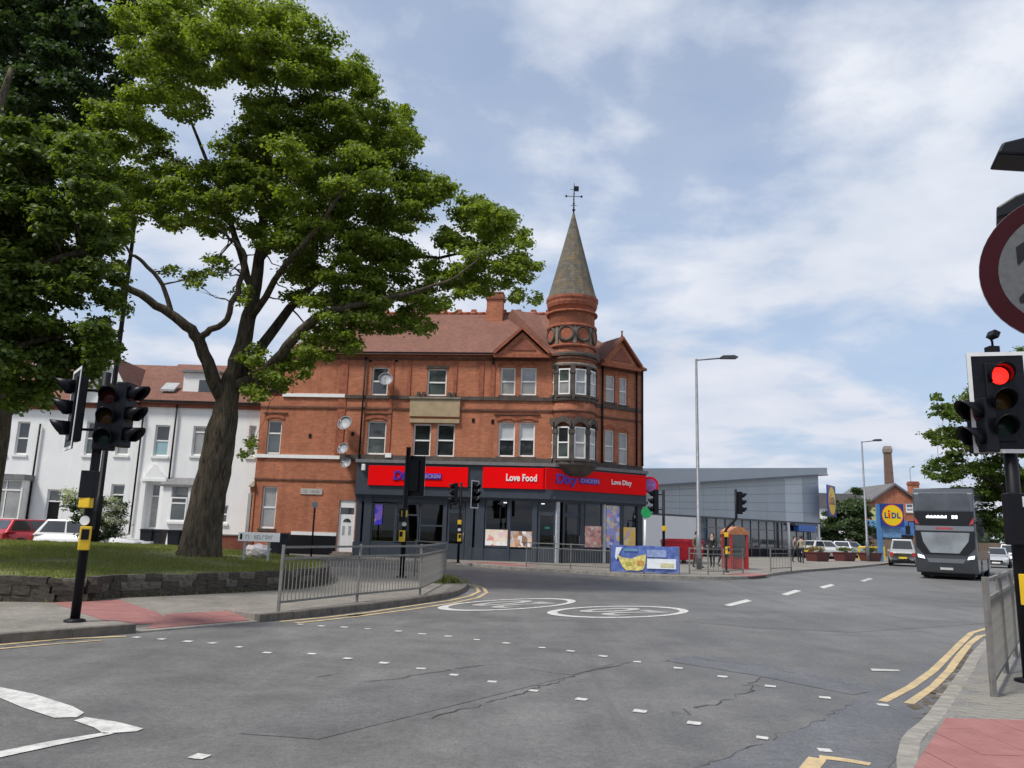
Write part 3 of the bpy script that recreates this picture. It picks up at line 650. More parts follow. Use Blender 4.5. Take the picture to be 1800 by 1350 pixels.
mb = MB(); wall_mesh(mb, 0, xe, zSh, ZE, list(holesB.values())); mb.quad((xe, 0, ZB), (xe, DEP, ZB), (xe, DEP, ZE), (xe, 0, ZE)); mb.build('wall', M_BRICK, bld, FB)
P = {'a1': (M_GLASS, M_GLASS), 'a2': (M_GLASS, M_GLASS2), 'b1': (M_GLASS2, M_GLASS2), 'b2': (M_GLASS, M_GLASS), 'b3': (M_GLASS, M_GLASS), 'c1': (M_CURT, M_CURT), 'c2': (M_CURT, M_CURT), 'c3': (M_BLIND, M_GLASS), 'c4': (M_BLIND, M_GLASS), 'l1': (M_GLASS, M_GLASS2), 'l2': (M_CURT, M_CURT)}
for k, v in P.items(): window(bld, FA, holesA[k], v, split=.62 if k == 'l1' else .5)
for k, v in holesB.items(): window(bld, FB, v, (M_CURT, M_CURT), fw=.06)
# storey bands, pilasters, window hoods
def band_(fr, name, m, x0, x1, z0, z1, proud): return boxpart(name, m, bld, fr, x0, x1, -proud, .0+.02, z0, z1)
zb1 = FA.at(800, 700)[1]; zb2 = FA.at(800, 720)[1]; zc = FA.at(760, 631)[1]; zs1 = FA.at(830, 812)[1]; zsr = FA.at(550, 844)[1]
band_(FA, 'string_course', M_DKSTONE, sP, .2, zb1-.09, zb1+.09, .075); band_(FA, 'string_course', M_BAND, sLL, .2, zb2-.05, zb2+.05, .055); band_(FA, 'string_course', M_BAND, sL, .2, zc-.07, zc+.05, .06)
band_(FA, 'string_course', M_DKSTONE, sP, .2, zs1-.07, zs1+.24, .09); band_(FA, 'string_course', M_BAND, sLL, shop_l-.02, zsr-.04, zsr+.04, .05)
for x0_, x1_, py in ((sL, sP+.02, 695), (sLL, sP-.02, 803)): z_ = FA.at(540, py)[1]; band_(FA, 'painted_band', M_UPVC, x0_, x1_, z_-.09, z_+.09, .085)
for fr_, off in ((FB, 0),):
    z1_, z2_, z3_ = FB.at(1090, 718)[1], FB.at(1090, 738)[1], FB.at(1090, 652)[1]
    band_(FB, 'string_course', M_DKSTONE, -.2, xe, zb1-.09, zb1+.09, .077); band_(FB, 'string_course', M_BAND, -.2, xe, zb2-.05, zb2+.05, .057); band_(FB, 'string_course', M_BAND, -.2, xe, zc-.07, zc+.05, .062); band_(FB, 'string_course', M_DKSTONE, -.2, xe, zs1-.07, zs1+.24, .092)
for px0, px1 in ((597, 611), (686, 692), (716, 722), (797, 803), (842, 850), (862, 870)):
    a = FA.at(px0, 670)[0]; b = FA.at(px1, 670)[0]; boxpart('pilaster', M_TRIM, bld, FA, a, b, -.045, .02, zb1+.1 if px0 > 700 else zs1+.25, zc-.08)
for k in ('a1', 'a2', 'c1', 'c2', 'c3', 'c4', 'l1'):
    a, b, c, d = holesA[k]; mb = MB(); n = 7; pts = [(a-.12+(b-a+.24)*i/n, d+.03+.13*math.sin(math.pi*i/n)) for i in range(n+1)]
    mb.prism(pts+[(x, z+.16) for x, z in reversed(pts)], -.04, .02); mb.build('window_arch', M_TRIM, bld, FA)
    boxpart('hood_mould', M_BAND, bld, FA, a-.25, b+.25, -.07, .02, d+.36, d+.43)
for k, v in holesB.items():
    a, b, c, d = v; mb = MB(); n = 6; pts = [(a-.08+(b-a+.16)*i/n, d+.02+.12*math.sin(math.pi*i/n)) for i in range(n+1)]
    mb.prism(pts+[(x, z+.16) for x, z in reversed(pts)], -.04, .02); mb.build('window_arch', M_TRIM, bld, FB)
a, b, c, d = FA.rect(721, 702, 809, 733)
boxpart('stone_panel', M_BUFF, bld, FA, a, b, -.11, .02, c, d, .02); a2_, b2_, c2_, d2_ = FA.rect(721, 737, 808, 744); boxpart('stone_lintel', M_BUFF, bld, FA, a2_, b2_, -.13, .02, c2_, d2_, .01)
boxpart('panel_ledge', M_STONE, bld, FA, a-.05, b+.05, -.17, .02, d, d+.10, .015)
for px in (736, 745, 790, 798): s_ = FA.at(px, 697)[0]; boxpart('balcony_block', M_DKSTONE, bld, FA, s_-.08, s_+.08, -.16, -.02, d+.10, d+.36, .02)
boxpart('window_head', M_DKSTONE, bld, FA, holesA['b1'][0]-.06, holesA['b1'][1]+.06, -.05, .03, holesA['b1'][3], holesA['b1'][3]+.13)
# downpipes and gutters
for px0, py0, px1, py1 in ((643, 628, 633, 815), (870, 626, 866, 640)):
    s_, z0_ = FA.at(px0, py0); s2, z1_ = FA.at(px1, py1); s_ = (s_+s2)/2
    MB().tube([(s_, -.12, z0_), (s_, -.12, z1_)], .05, 8).build('downpipe', M_IRON, bld, FA)
for px in (1057, 1117, 1127): s_ = FB.at(px, 700)[0]; MB().tube([(s_, -.11, ZE-.1), (s_, -.11, zs1+.25)], .055, 8).build('downpipe', M_IRON, bld, FB)
xg0 = FA.at(872, 623)[0]
MB().box(sL-.1, xg0, -.30, -.16, ZE-.06, ZE+.07).build('gutter', M_IRON, bld, FA, .02)
# main roofs
def gable_roof(fr, x0, x1, y0, y1, ze, zr, m, parent, hip0=0.0, hip1=0.0, th=.12, name='roof'):
    ym = (y0+y1)/2; mb = MB()
    a, b, c, d = (x0, y0, ze), (x1, y0, ze), (x1, y1, ze), (x0, y1, ze); e, f = (x0+hip0, ym, zr), (x1-hip1, ym, zr)
    mb.quad(a, b, f, e); mb.quad(c, d, e, f); mb.quad(b, c, f); mb.quad(d, a, e)
    dn = lambda p: (p[0], p[1], p[2]-th)
    mb.quad(a, dn(a), dn(b), b); mb.quad(d, c, dn(c), dn(d)); mb.quad(dn(a), dn(d), dn(c), dn(b)); mb.quad(a, d, dn(d), dn(a)); mb.quad(b, dn(b), dn(c), c)
    return mb.build(name, m, parent, fr), (e, f)
ZR = FA.at(850, 552, 4.5)[1]
roofA, (e, f) = gable_roof(FA, sL-.25, .25, -.3, 9.3, ZE+.05, ZR, M_ROOF, bld, hip0=3.2, hip1=0.0)
roofB, (e2, f2) = gable_roof(FB, -.15, xe+.15, -.28, 9.0, ZE+.045, ZR-.02, M_ROOF, bld, hip0=0.0, hip1=2.6)
RT = MB().tube([(0, 0, 0), (.42, 0, 0)], .11, 8).mesh('ridge_tile', plain('ridge_tile_clay', (.28, .085, .05), .85, var=.25))
CR = MB().prism([(.02, 0), (.40, 0), (.36, .17), (.06, .17)], -.035, .035).mesh('crest', MATS['ridge_tile_clay'])
n = int((f[0]-e[0])/.44)
for i in range(n):
    t_ = obj('ridge_tile', RT, roofA, FA.M @ Matrix.Translation((e[0]+i*.44, e[1], e[2]+.02)))
    if i % 2 == 0: obj('ridge_crest', CR, roofA, FA.M @ Matrix.Translation((e[0]+i*.44, e[1], e[2]+.1)))
def chimney(fr, x, y, w_, dp, z0, z1, pots=2, parent=bld, m=M_BRICK):
    c = MB().box(x-w_/2, x+w_/2, y-dp/2, y+dp/2, z0, z1).build('chimney', m, parent, fr)
    boxpart('corbel', M_BRICK2, c, fr, x-w_/2-.07, x+w_/2+.07, y-dp/2-.07, y+dp/2+.07, z1-.35, z1-.12); boxpart('cap', M_BRICK2, c, fr, x-w_/2-.03, x+w_/2+.03, y-dp/2-.03, y+dp/2+.03, z1, z1+.08)
    boxpart('flashing', M_UPVC, c, fr, x-w_/2-.06, x+w_/2+.06, y-dp/2-.05, y-dp/2+.02, z0+.55, z0+.75)
    return c
sx_, zt = FA.at(871, 517, 3.7); zl = FA.at(871, 575, 3.7)[1]
chimney(FA, sx_, 3.9, .92, .75, zl-.55, zt)
sx_, zt = FA.at(612, 552, 3.0); chimney(FA, sx_, 3.2, .8, .7, FA.at(612, 585, 3.0)[1]-.7, zt)
# gables over the paired windows
def gable(fr0, px0, px1, pya, m=M_TRIM, pye=622, fin=True):
    v_ = fr0.w(0, -.30); fr = Fr(v_.x, v_.y, fr0.a)
    x0, x1 = fr.at(px0, pye)[0], fr.at(px1, pye)[0]; xm = (x0+x1)/2; za = fr.at((px0+px1)/2, pya)[1]; z0 = ZE-.05; dp = 3.6
    g = MB().prism([(x0+.12, z0), (x1-.12, z0), (xm, za-.12)], -.06, .1).build('gable_face', M_BRICK, bld, fr)
    k = .52; zi = z0+.22
    MB().prism([(xm-(xm-x0)*k, zi), (xm+(xm-x0)*k, zi), (xm, zi+(za-z0)*k)], -.10, -.05).build('gable_panel', M_BRICK2, bld, fr)
    mb = MB()
    for sgn, xo in ((-1, x0), (1, x1)):
        o = xo+sgn*.05
        mb.add([(o, -.24, z0), (xm, -.24, za), (xm, dp, za), (o, dp, z0), (o, -.24, z0+.16), (xm, -.24, za+.16), (xm, dp, za+.16), (o, dp, z0+.16)], [(0,1,2,3),(4,7,6,5),(0,4,5,1),(3,2,6,7),(0,3,7,4)])
    r_ = mb.build('gable_roof', M_ROOF, bld, fr)
    mb = MB()
    for xo in (x0, x1):
        t_ = Vector((xm-xo, 0, za-z0)).normalized()*.0
        mb.add([(xo, -.29, z0-.02), (xm, -.29, za-.02), (xm, -.29, za+.12), (xo, -.29, z0+.12), (xo, -.12, z0-.02), (xm, -.12, za-.02), (xm, -.12, za+.12), (xo, -.12, z0+.12)], [(0,1,2,3),(7,6,5,4),(0,4,5,1),(3,2,6,7),(0,3,7,4),(1,5,6,2)])
    mb.build('verge', M_TRIM, r_, fr)
    boxpart('gable_band', M_TRIM, bld, fr, x0-.05, x1+.05, -.15, .05, z0-.16, z0+.02)
    if fin: MB().tube([(xm, -.1, za), (xm, -.1, za+.35), (xm, -.1, za+.5)], [.07, .04, .02], 6).lathe([(.0, za+.36), (.08, za+.42), (0, za+.49)], xm, -.1, 8).build('finial', M_BRICK2, bld, fr)
gable(FA, 870, 966, 580, fin=False); gable(FB, 1057, 1124, 597, pye=640)
# corner turret
TX = FB.at(1003, 700, .3)[0]; TY = .30; TR = 1.29
tw = FB.w(TX, TY); FT = Fr(tw.x, tw.y, R(0)); zT = lambda py: D(1003, py, tw.y-(1.2 if py > 560 else 0.0))[2]
tur = MB(); tur.cur = 0
z_base = zT(826); zA = zT(815); zB1 = zT(812); zB2 = zT(745); zB3 = zT(712); zB4 = zT(698); zB5 = zT(640); zB6 = zT(622); zB7 = zT(540); zB8 = zT(528); zAp = zT(375)
tur.lathe([(.75, z_base-.25), (.98, z_base-.12), (TR+.05, zA), (TR+.05, zB1), (TR-.16, zB1), (TR-.16, zT(742)), (TR, zT(735)), (TR, zB4), (TR-.16, zB4), (TR-.16, zB5), (TR, zB5), (TR, zB6-.1), (TR-.08, zB6), (TR-.08, zB7), (TR-.02, zB7+.02), (TR-.02, zB8), (0, zB8)], 0, 0, 40)
turret = tur.build('turret', brick_mat('weathered_turret_brick', (.40, .125, .06), (.27, .08, .04), (.26, .16, .11), .55), bld, FT)
def ring(name, m, prof): return MB().lathe(prof, 0, 0, 48, smooth=False).build(name, m, turret, FT)
ring('corbel_base', M_DKSTONE, [(.72, z_base-.28), (.80, z_base-.28), (1.05, z_base-.14), (TR+.1, zA-.05), (TR+.1, zB1+.02), (TR-.02, zB1+.06)])
for z_, m_, r_, h_ in ((zb1, M_DKSTONE, .08, .18), (zb2, M_BAND, .06, .1), (zB5, M_STONE, .07, .16), (zB5+.32, M_BAND, .06, .12), (zB6, M_DKSTONE, .10, .20), (zT(606), M_TRIM, .02, .12), (zT(570), M_TRIM, .03, .14), (zT(556), M_TRIM, .06, .10)):
    ring('moulding', m_, [(TR-.12, z_-h_/2), (TR+r_, z_-h_/2), (TR+r_+.02, z_), (TR+r_, z_+h_/2), (TR-.12, z_+h_/2)])
ring('cornice', M_TRIM, [(TR-.1, zT(548)), (TR+.0, zT(545)), (TR+.05, zT(540)), (TR+.05, zT(537)), (TR+.10, zT(533)), (TR+.10, zT(529)), (TR-.1, zT(528))])
FS = FT
facing = math.atan2(-tw.x, tw.y)
for ang in (-62, -24, 14, 52, 90):
    a = R(ang)-facing*1.0
    fw_ = Matrix.Translation((tw.x, tw.y, 0)) @ Matrix.Rotation(a, 4, 'Z') @ Matrix.Translation((0, -TR, 0))
    for z0_, z1_, arch, pn in ((zT(806), zT(750), True, (M_GLASS if ang == -24 else M_CURT, M_GLASS2 if ang == -24 else M_CURT)), (zT(694), zT(648), False, (M_GLASS2 if ang < 0 else M_CURT, M_CURT))):
        w2 = window(turret, fw_, (-.31, .31, z0_, z1_), pn, y=.0, fw=.07, sill=M_DKSTONE, silld=.12)
        if arch:
            pts = [(-.42+.84*i/8, z1_-.05+.28*math.sin(math.pi*i/8)) for i in range(9)]
            MB().prism(pts+[(x, z+.30) for x, z in reversed(pts)], -.10, .12).build('window_arch', M_DKSTONE, w2, fw_)
    a2 = a+R(19)
    fm_ = Matrix.Translation((tw.x, tw.y, 0)) @ Matrix.Rotation(a2, 4, 'Z') @ Matrix.Translation((0, -TR, 0))
    MB().box(-.13, .13, -.07, .3, zB1, zT(735)).box(-.17, .17, -.10, .3, zT(762), zT(755)).box(-.13, .13, -.07, .3, zB4-.02, zB5).box(-.16, .16, -.10, .3, zT(656), zT(652)).build('mullion', M_DKSTONE, turret, fm_)
for ang in (-70, -22, 20, 64):
    a = R(ang)-facing
    fr_ = Matrix.Translation((tw.x, tw.y, zT(585))) @ Matrix.Rotation(a, 4, 'Z') @ Matrix.Translation((0, -TR+.08, 0)) @ Matrix.Rotation(math.pi/2, 4, 'X')
    MB().lathe([(.30, -.1), (.30, .05), (.38, .09), (.46, .05), (.46, -.1)], 0, 0, 20).build('round_panel', M_DKSTONE, turret, fr_)
    MB().lathe([(0, .0), (.3, .0)], 0, 0, 20).build('round_panel', M_TRIM, turret, fr_ @ Matrix.Translation((0, 0, .035)))
for ang in (-46, -1, 42):
    fr_ = Matrix.Translation((tw.x, tw.y, zT(585))) @ Matrix.Rotation(R(ang)-facing, 4, 'Z') @ Matrix.Translation((0, -TR+.06, 0))
    MB().box(-.09, .09, -.05, .1, -.55, .55).build('drum_pier', M_STONE, turret, fr_, .03)
spire = MB().lathe([(TR+.08, zB8-.02), (TR-.03, zB8+.25), (TR*.76, zB8+1.3), (TR*.40, zB8+3.1), (.05, zAp)], 0, 0, 16, smooth=False).build('spire', M_SLATE, bld, FT)
vane = MB().tube([(0, 0, zAp-.15), (0, 0, zT(322))], [.05, .02], 6); vz = zT(345)
vane.tube([(-.42, 0, vz), (.42, 0, vz)], .018, 5).tube([(0, -.42, vz), (0, .42, vz)], .018, 5).lathe([(0, zAp+.1), (.11, zAp+.2), (0, zAp+.3)], 0, 0, 8).lathe([(0, zT(360)), (.07, zT(358)), (0, zT(355))], 0, 0, 8)
vane.tube([(-.16, 0, zT(361)), (.16, 0, zT(361))], .015, 5)
for x_ in (-.42, .42): vane.box(x_-.05, x_+.05, -.01, .01, vz-.06, vz+.06)
vane.box(.0, .26, -.01, .01, zT(336), zT(327)).tube([(-.2, 0, zT(333)), (.25, 0, zT(333))], .015, 5)
vane.build('weather_vane', M_IRON, spire, FT)
# ---- shop front
zf0, zf1 = FA.at(740, 872)[1], FA.at(740, 811)[1]
xe2 = FB.at(1136, 850, -.3)[0]
def mitre(mb, y0, z0, z1, xl, xr, y1=.05):   # a run along both facades, mitred at the corner, in FA coordinates
    rel = FA.M.inverted() @ FB.M
    ha = (FB.a-FA.a)/2
    for fr_, x0, x1, inv in (('A', xl, -y0*math.tan(ha), 0), ('B', y0*math.tan(ha)+.002, xr, 1)):
        vs = [(x0, y0, z0), (x1, y0, z0), (x1, y1, z0), (x0, y1, z0), (x0, y0, z1), (x1, y0, z1), (x1, y1, z1), (x0, y1, z1)]
        if inv: vs = [tuple(rel @ Vector(p)) for p in vs]
        mb.add(vs, [(0,3,2,1),(4,5,6,7),(0,1,5,4),(1,2,6,5),(2,3,7,6),(3,0,4,7)])
    return mb
yF = -.30
mitre(MB(), yF, FA.at(740, 874)[1], FA.at(740, 814)[1], shop_l, xe2).build('fascia', M_SHOP, bld, FA)
mitre(MB(), yF-.12, FA.at(740, 816)[1], FA.at(740, 811.5)[1]+.03, shop_l-.05, xe2+.05).build('fascia_cornice', M_LEAD, bld, FA)
mitre(MB(), yF-.10, FA.at(740, 872)[1], FA.at(740, 866)[1], shop_l, xe2+.03).build('fascia_ledge', M_SHOP, bld, FA)
def sign_panel(fr, r, label=None):
    a, b, c, d = fr.rect(*r, off=yF); s_ = boxpart('sign_panel', M_RED, bld, fr, a, b, yF-.08, yF+.02, c, d, .012)
    return s_, (a, b, c, d)
s1, q1 = sign_panel(FA, (648, 820, 823, 855)); s2, q2 = sign_panel(FA, (849, 822, 956, 859))
aB = FB.at(958, 845, yF)[0]; bB, zB_ = FB.at(1134, 855, yF); q3 = (aB, bB, q2[2], q2[3]); s3 = boxpart('sign_panel', M_RED, bld, FB, aB, bB, yF-.08, yF+.02, q3[2], q3[3], .012)
def dixy(fr, par, px0, px1, pxc0, pxc1, py, q):
    x0, x1 = fr.at(px0, py, yF)[0], fr.at(px1, py, yF)[0]; zm = (q[2]+q[3])/2; h = (q[3]-q[2])*.62
    text('Dixy', M_PURPLE, par, fr, (x0+x1)/2, yF-.11, zm-.04, x1-x0, h, .02, .035, shear=.15)
    c0, c1 = fr.at(pxc0, py, yF)[0], fr.at(pxc1, py, yF)[0]; boxpart('lettering_panel', M_PURPLE, par, fr, c0-.04, c1+.04, yF-.12, yF-.07, zm-.14, zm+.16, .02)
    text('CHICKEN', M_LILAC, par, fr, (c0+c1)/2, yF-.135, zm+.01, c1-c0, .19, .006, .02)
dixy(FA, s1, 692, 734, 738, 775, 838, q1); dixy(FB, s3, 975, 1014, 1018, 1050, 848, q3)
x0, x1 = FA.at(890, 845, yF)[0], FA.at(944, 845, yF)[0]; text('Love Food', M_WLET, s2, FA, (x0+x1)/2, yF-.10, (q2[2]+q2[3])/2+.02, x1-x0, .36, .012, .03)
x0, x1 = FB.at(1073, 850, yF)[0], FB.at(1108, 850, yF)[0]; text('Love Dixy', M_WLET, s3, FB, (x0+x1)/2, yF-.10, (q3[2]+q3[3])/2+.02, x1-x0, .34, .012, .03)
# shop windows: frames, glazing, doors, risers
zr = FA.at(850, 965)[1]; zt_ = FA.at(740, 876)[1]; YS = -.12
def opening(fr, px0, px1, py0, py1, tr=None):
    a, b = fr.at(px0, 920, YS)[0], fr.at(px1, 920, YS)[0]; c, d = (FA if fr is FA else FB).at((px0+px1)/2, py1, YS)[1], (FA if fr is FA else FB).at((px0+px1)/2, py0, YS)[1]
    mb = MB(); fw = .07; mb.box(a-fw, a, YS-.04, YS+.1, c, d).box(b, b+fw, YS-.04, YS+.1, c, d).box(a-fw, b+fw, YS-.04, YS+.1, c-fw, c).box(a-fw, b+fw, YS-.04, YS+.1, d, d+fw)
    if tr: zt2 = fr.at((px0+px1)/2, tr, YS)[1]; mb.box(a, b, YS-.03, YS+.08, zt2-.04, zt2+.04)
    w_ = mb.build('shop_window', M_SHOP, bld, fr); boxpart('pane', M_CLEAR, w_, fr, a, b, YS+.02, YS+.03, c, d); return w_, (a, b, c, d)
def pier(fr, px0, px1, y=-.2, z0=None, z1=None, m=M_SHOP, name='pier', py=920):
    a, b = fr.at(px0, py, y)[0], fr.at(px1, py, y)[0]; return boxpart(name, m, bld, fr, a, b, y, .2, z0 if z0 is not None else ZB, z1 or zt_, .01)
for p0, p1, tr in ((655, 693, None), (698, 734, 905), (740, 778, 924)): opening(FA, p0, p1, 887, 951, tr)
for p0, p1 in ((855, 891), (899, 935)): opening(FA, p0, p1, 880, 960)
a, b = shop_l, FA.at(780, 920, YS)[0]; boxpart('stall_riser', M_SHOP, bld, FA, a, b, -.17, .2, ZB, FA.at(740, 956)[1]); a, b = FA.at(820, 920, YS)[0], FA.at(940, 920, YS)[0]; boxpart('stall_riser', M_SHOP, bld, FA, a, b, -.17, .2, ZB, FA.at(880, 964)[1])
boxpart('shop_head', M_SHOP, bld, FA, shop_l, FA.at(820, 880, YS)[0], -.14, .2, FA.at(740, 886)[1]+.04, zt_+.1)
for p0, p1 in ((625, 634), (638, 652), (779, 785), (818, 831), (835, 851), (893, 897), (936, 944)): pier(FA, p0, p1)
def door(fr, px0, px1, py0, py1, tr, m=M_SHOP, pane=True):
    a, b = fr.at(px0, 930, YS)[0], fr.at(px1, 930, YS)[0]; d = fr.at((px0+px1)/2, py0, YS)[1]; c = ZB+.02; zt2 = fr.at((px0+px1)/2, tr, YS)[1]
    mb = MB(); f_ = .11; mb.box(a, a+f_, YS-.02, YS+.06, c, d).box(b-f_, b, YS-.02, YS+.06, c, d).box(a+f_, b-f_, YS-.02, YS+.06, d-.08, d).box(a+f_, b-f_, YS-.03, YS+.07, zt2-.09, zt2+.09).box(a+f_, b-f_, YS-.02, YS+.06, c, c+.75)
    o = mb.build('shop_door', m, bld, fr); boxpart('pane', M_CLEAR, o, fr, a+f_, b-f_, YS+.01, YS+.02, c+.75, zt2-.09); boxpart('pane', M_CLEAR, o, fr, a+f_, b-f_, YS+.01, YS+.02, zt2+.09, d-.08)
    MB().tube([(b-f_*.5, YS-.08, c+.8), (b-f_*.5, YS-.08, c+1.3)], .02, 6).build('handle', M_GALV, o, fr); return o, (a, b, c, d)
door(FA, 786, 817, 880, 978, 899); door(FA, 945, 977, 882, 985, 903)
pier(FB, 978.5, 984, -.32, m=plain('pale_column_paint', (.42, .44, .47), .5), name='column')
door(FB, 989, 1019, 884, 988, 905)
openB = [opening(FB, p0, p1, 886, 962) for p0, p1 in ((1029, 1060), (1068, 1089), (1096, 1119))]
for p0, p1 in ((1020, 1027), (1090, 1095), (1121, 1130)): pier(FB, p0, p1)
pier(FB, 1061, 1065.5, -.24, m=plain('pale_column_paint', (.42, .44, .47), .5), name='column')
a, b = FB.at(1020, 930, YS)[0], FB.at(1132, 930, YS)[0]; boxpart('stall_riser', M_SHOP, bld, FB, a, b, -.17, .2, ZB, FB.at(1075, 966)[1]-.0)
boxpart('soffit', M_SHOP, bld, FA, shop_l, .1, -.25, .3, zt_, zt_+.1); boxpart('soffit', M_SHOP, bld, FB, -.1, xe2, -.25, .3, zt_, zt_+.1)
# a dark interior behind the glazing
M_INT = plain('dim_interior', (.012, .012, .014), .8, var=.4, scale=2)
mb = MB(); rel = FA.M.inverted() @ FB.M; far = rel @ Vector((xe-.1, .3, 0)); far2 = rel @ Vector((xe-.1, 5.0, 0))
outl = [(shop_l+.1, .3), (0, .3), (far.x, far.y), (far2.x, far2.y), (shop_l+.1, 5.0)]
for (x_, y_), (u_, v_) in list(zip(outl, outl[1:]+outl[:1]))[2:]: mb.quad((x_, y_, ZB), (u_, v_, ZB), (u_, v_, zt_+.05), (x_, y_, zt_+.05))
mb.quad(*[(x_, y_, ZB+.01) for x_, y_ in outl]); mb.quad(*[(x_, y_, zt_+.05) for x_, y_ in outl]); mb.build('interior', M_INT, bld, FA)
for x_ in (-7.5, -5, -2.6, -.6): MB().lathe([(0, 0), (.09, 0), (.09, .05)], x_, 2.2, 10).build('ceiling_light', emis('shop_lamp', (1, .93, .8), 3.0), bld, FA.M @ Matrix.Translation((0, 0, zt_-.05)))
boxpart('counter', plain('steel_counter', (.16, .16, .165), .4, metal=.4), bld, FA, -5.8, -1.2, 3.0, 3.6, ZB, 1.2); boxpart('menu_board', plain('menu_board', (.16, .05, .04), .5, var=.8, scale=8), bld, FA, -5.5, -1.2, 4.9, 4.95, 2.2, 2.9)
# window posters
def poster_mat(name, cols, sc=2.4):
    t = NT(name); v = t.n('ShaderNodeTexVoronoi'); v.inputs['Scale'].default_value = sc*1.6; v.distance = 'CHEBYCHEV'; t.l(t.xz(), v.inputs['Vector'])
    sp = t.n('ShaderNodeSeparateColor'); t.l(v.outputs['Color'], sp.inputs[0]); n = len(cols)
    c = t.ramp(sp.outputs[0], [((i+.5)/n, c_) for i, c_ in enumerate(cols)]); t.set(Base_Color=c, Roughness=.35, Coat_Weight=.4); return t.m
pm1 = poster_mat('pale_menu_poster', [(.8, .72, .58), (.88, .88, .9), (.84, .86, .9), (.75, .2, .22), (.85, .76, .6)])
pm2 = poster_mat('food_photo_poster', [(.5, .27, .17), (.78, .55, .4), (.85, .83, .85), (.12, .05, .04), (.72, .48, .3)], 3)
pm3 = poster_mat('pink_meat_poster', [(.68, .3, .25), (.8, .48, .4), (.4, .13, .12), (.78, .6, .5)], 4)
pm4 = poster_mat('blue_offer_poster', [(.35, .38, .78), (.75, .78, .9), (.14, .16, .55), (.9, .72, .25), (.8, .35, .38)], 3)
pm5 = poster_mat('yellow_offer_poster', [(.92, .62, .14), (.88, .56, .12), (.6, .42, .6), (.9, .75, .36)], 2)
pm6 = poster_mat('orange_blue_poster', [(.02, .02, .5), (.05, .03, .55), (.7, .35, .05)], 1.5)
def poster(fr, px0, py0, px1, py1, m): a, b, c, d = fr.rect(px0, py0, px1, py1, YS-.05); boxpart('window_poster', m, bld, fr, a, b, YS-.052, YS-.045, c, d)
poster(FA, 853, 931, 892, 959, pm1); poster(FA, 897, 934, 935, 962, pm2); poster(FB, 1028, 925, 1057, 962, pm3); poster(FB, 1066, 889, 1089, 963, pm4); poster(FB, 1096, 927, 1117, 962, pm5); poster(FA, 659, 886, 672, 922, pm6)
mb = MB(); a, b, c, d = FA.rect(946, 900, 976, 986); boxpart('open_sign', emis('green_led_sign', (.05, .5, .25), .5), bld, FA, a+.3, b-.3, .32, .34, 1.75, 1.85)
# side entrance door in the brick wing
a, b, c, d = holesA['door']; mb = MB().box(a, a+.07, .06, .14, c, d).box(b-.07, b, .06, .14, c, d).box(a, b, .06, .14, d-.38, d).box(a+.07, b-.07, .09, .13, c, d-.72)
dr = mb.build('door', M_UPVC, bld, FA); boxpart('fanlight', M_GLASS, dr, FA, a+.07, b-.07, .10, .12, d-.72, d-.38)
fan = [(math.cos(math.pi*i/8)*.2+(a+b)/2, d-1.1+math.sin(math.pi*i/8)*.18) for i in range(9)]; MB().prism(fan, .075, .10).build('door_light', M_GLASS, dr, FA)
for k in (-1, 1): boxpart('door_light', M_GREY, dr, FA, (a+b)/2+k*.16-.06, (a+b)/2+k*.16+.06, .08, .1, d-1.75, d-1.3)
MB().box(a-.15, b+.1, -.6, .06, ZB, c-.10).box(a-.12, b+.08, -.3, .08, c-.1, c-.005).build('doorstep', M_STONE, bld, FA, .015)
boxpart('plinth_band', M_UPVC, bld, FA, FA.at(512, 938)[0], a-.05, -.04, .02, FA.at(550, 941)[1], FA.at(550, 935)[1]); boxpart('plinth', M_BLACK, bld, FA, FA.at(492, 950)[0], a-.06, -.03, .02, ZB, FA.at(550, 941)[1]-.005)
for px, py in ((455, 932),): pass
# canted bay of the wing
bx0 = FA.at(428, 900)[0]; zbt = FA.at(440, 855)[1]
mb = MB(); mb.slab([(bx0, .9), (bx0+.25, .0), (sLL+.1, -.05), (sLL+.1, 1.0)], ZB, zbt); mb.build('bay', M_BRICK, bld, FA)
MB().add([(bx0-.15, .85, zbt), (bx0+.2, -.15, zbt), (sLL+.1, -.2, zbt), (sLL+.0, .3, zbt+.95), (bx0+.5, .6, zbt+.7), (sLL, .9, zbt+.95)], [(0,1,4),(1,2,3,4),(4,3,5),(0,4,5)]).build('bay_roof', plain('mossy_bay_slates', (.20, .17, .11), .9, var=.35, scale=3, bump=.4), bld, FA)
boxpart('bay_window', M_UPVC, bld, FA, bx0+.30, sLL-.15, -.06, .0, 1.0, zbt-.25)
boxpart('pane', M_CURT, bld.children[-1], FA, bx0+.38, sLL-.22, -.07, -.055, 1.1, zbt-.35)
# fittings on the walls
def dish(px, py, r, tilt, lab):
    x, z = FA.at(px, py, -.35); M = FA.M @ Matrix.Translation((x, -.38, z)) @ Matrix.Rotation(R(tilt), 4, 'Z') @ Matrix.Rotation(R(70), 4, 'X')
    o = thing('satellite_dish', lab, 'satellite dish', M)
    MB().lathe([(0, 0), (r*.5, .015), (r, .07), (r*1.02, .07), (r*.5, .03), (0, .02)], 0, 0, 20).build('dish', M_DISH, o, M)
    MB().tube([(0, -r*.9, .07), (0, -r*.3, r*1.2)], .012, 5).box(-.03, .03, -r*.3-.04, -r*.3+.04, r*1.15, r*1.3).build('feed_arm', M_GREY, o, M)
    MB().tube([FA.M @ Vector((x, -.36, z)), FA.M @ Vector((x, -.3, z-.15)), FA.M @ Vector((x, .0, z-.2))], .02, 6).build('bracket', M_IRON, o)
dish(678, 667, .36, 12, 'pale satellite dish beside the top floor window above the shop')
dish(607, 744, .38, -10, 'topmost of three grey satellite dishes stacked by the downpipe')
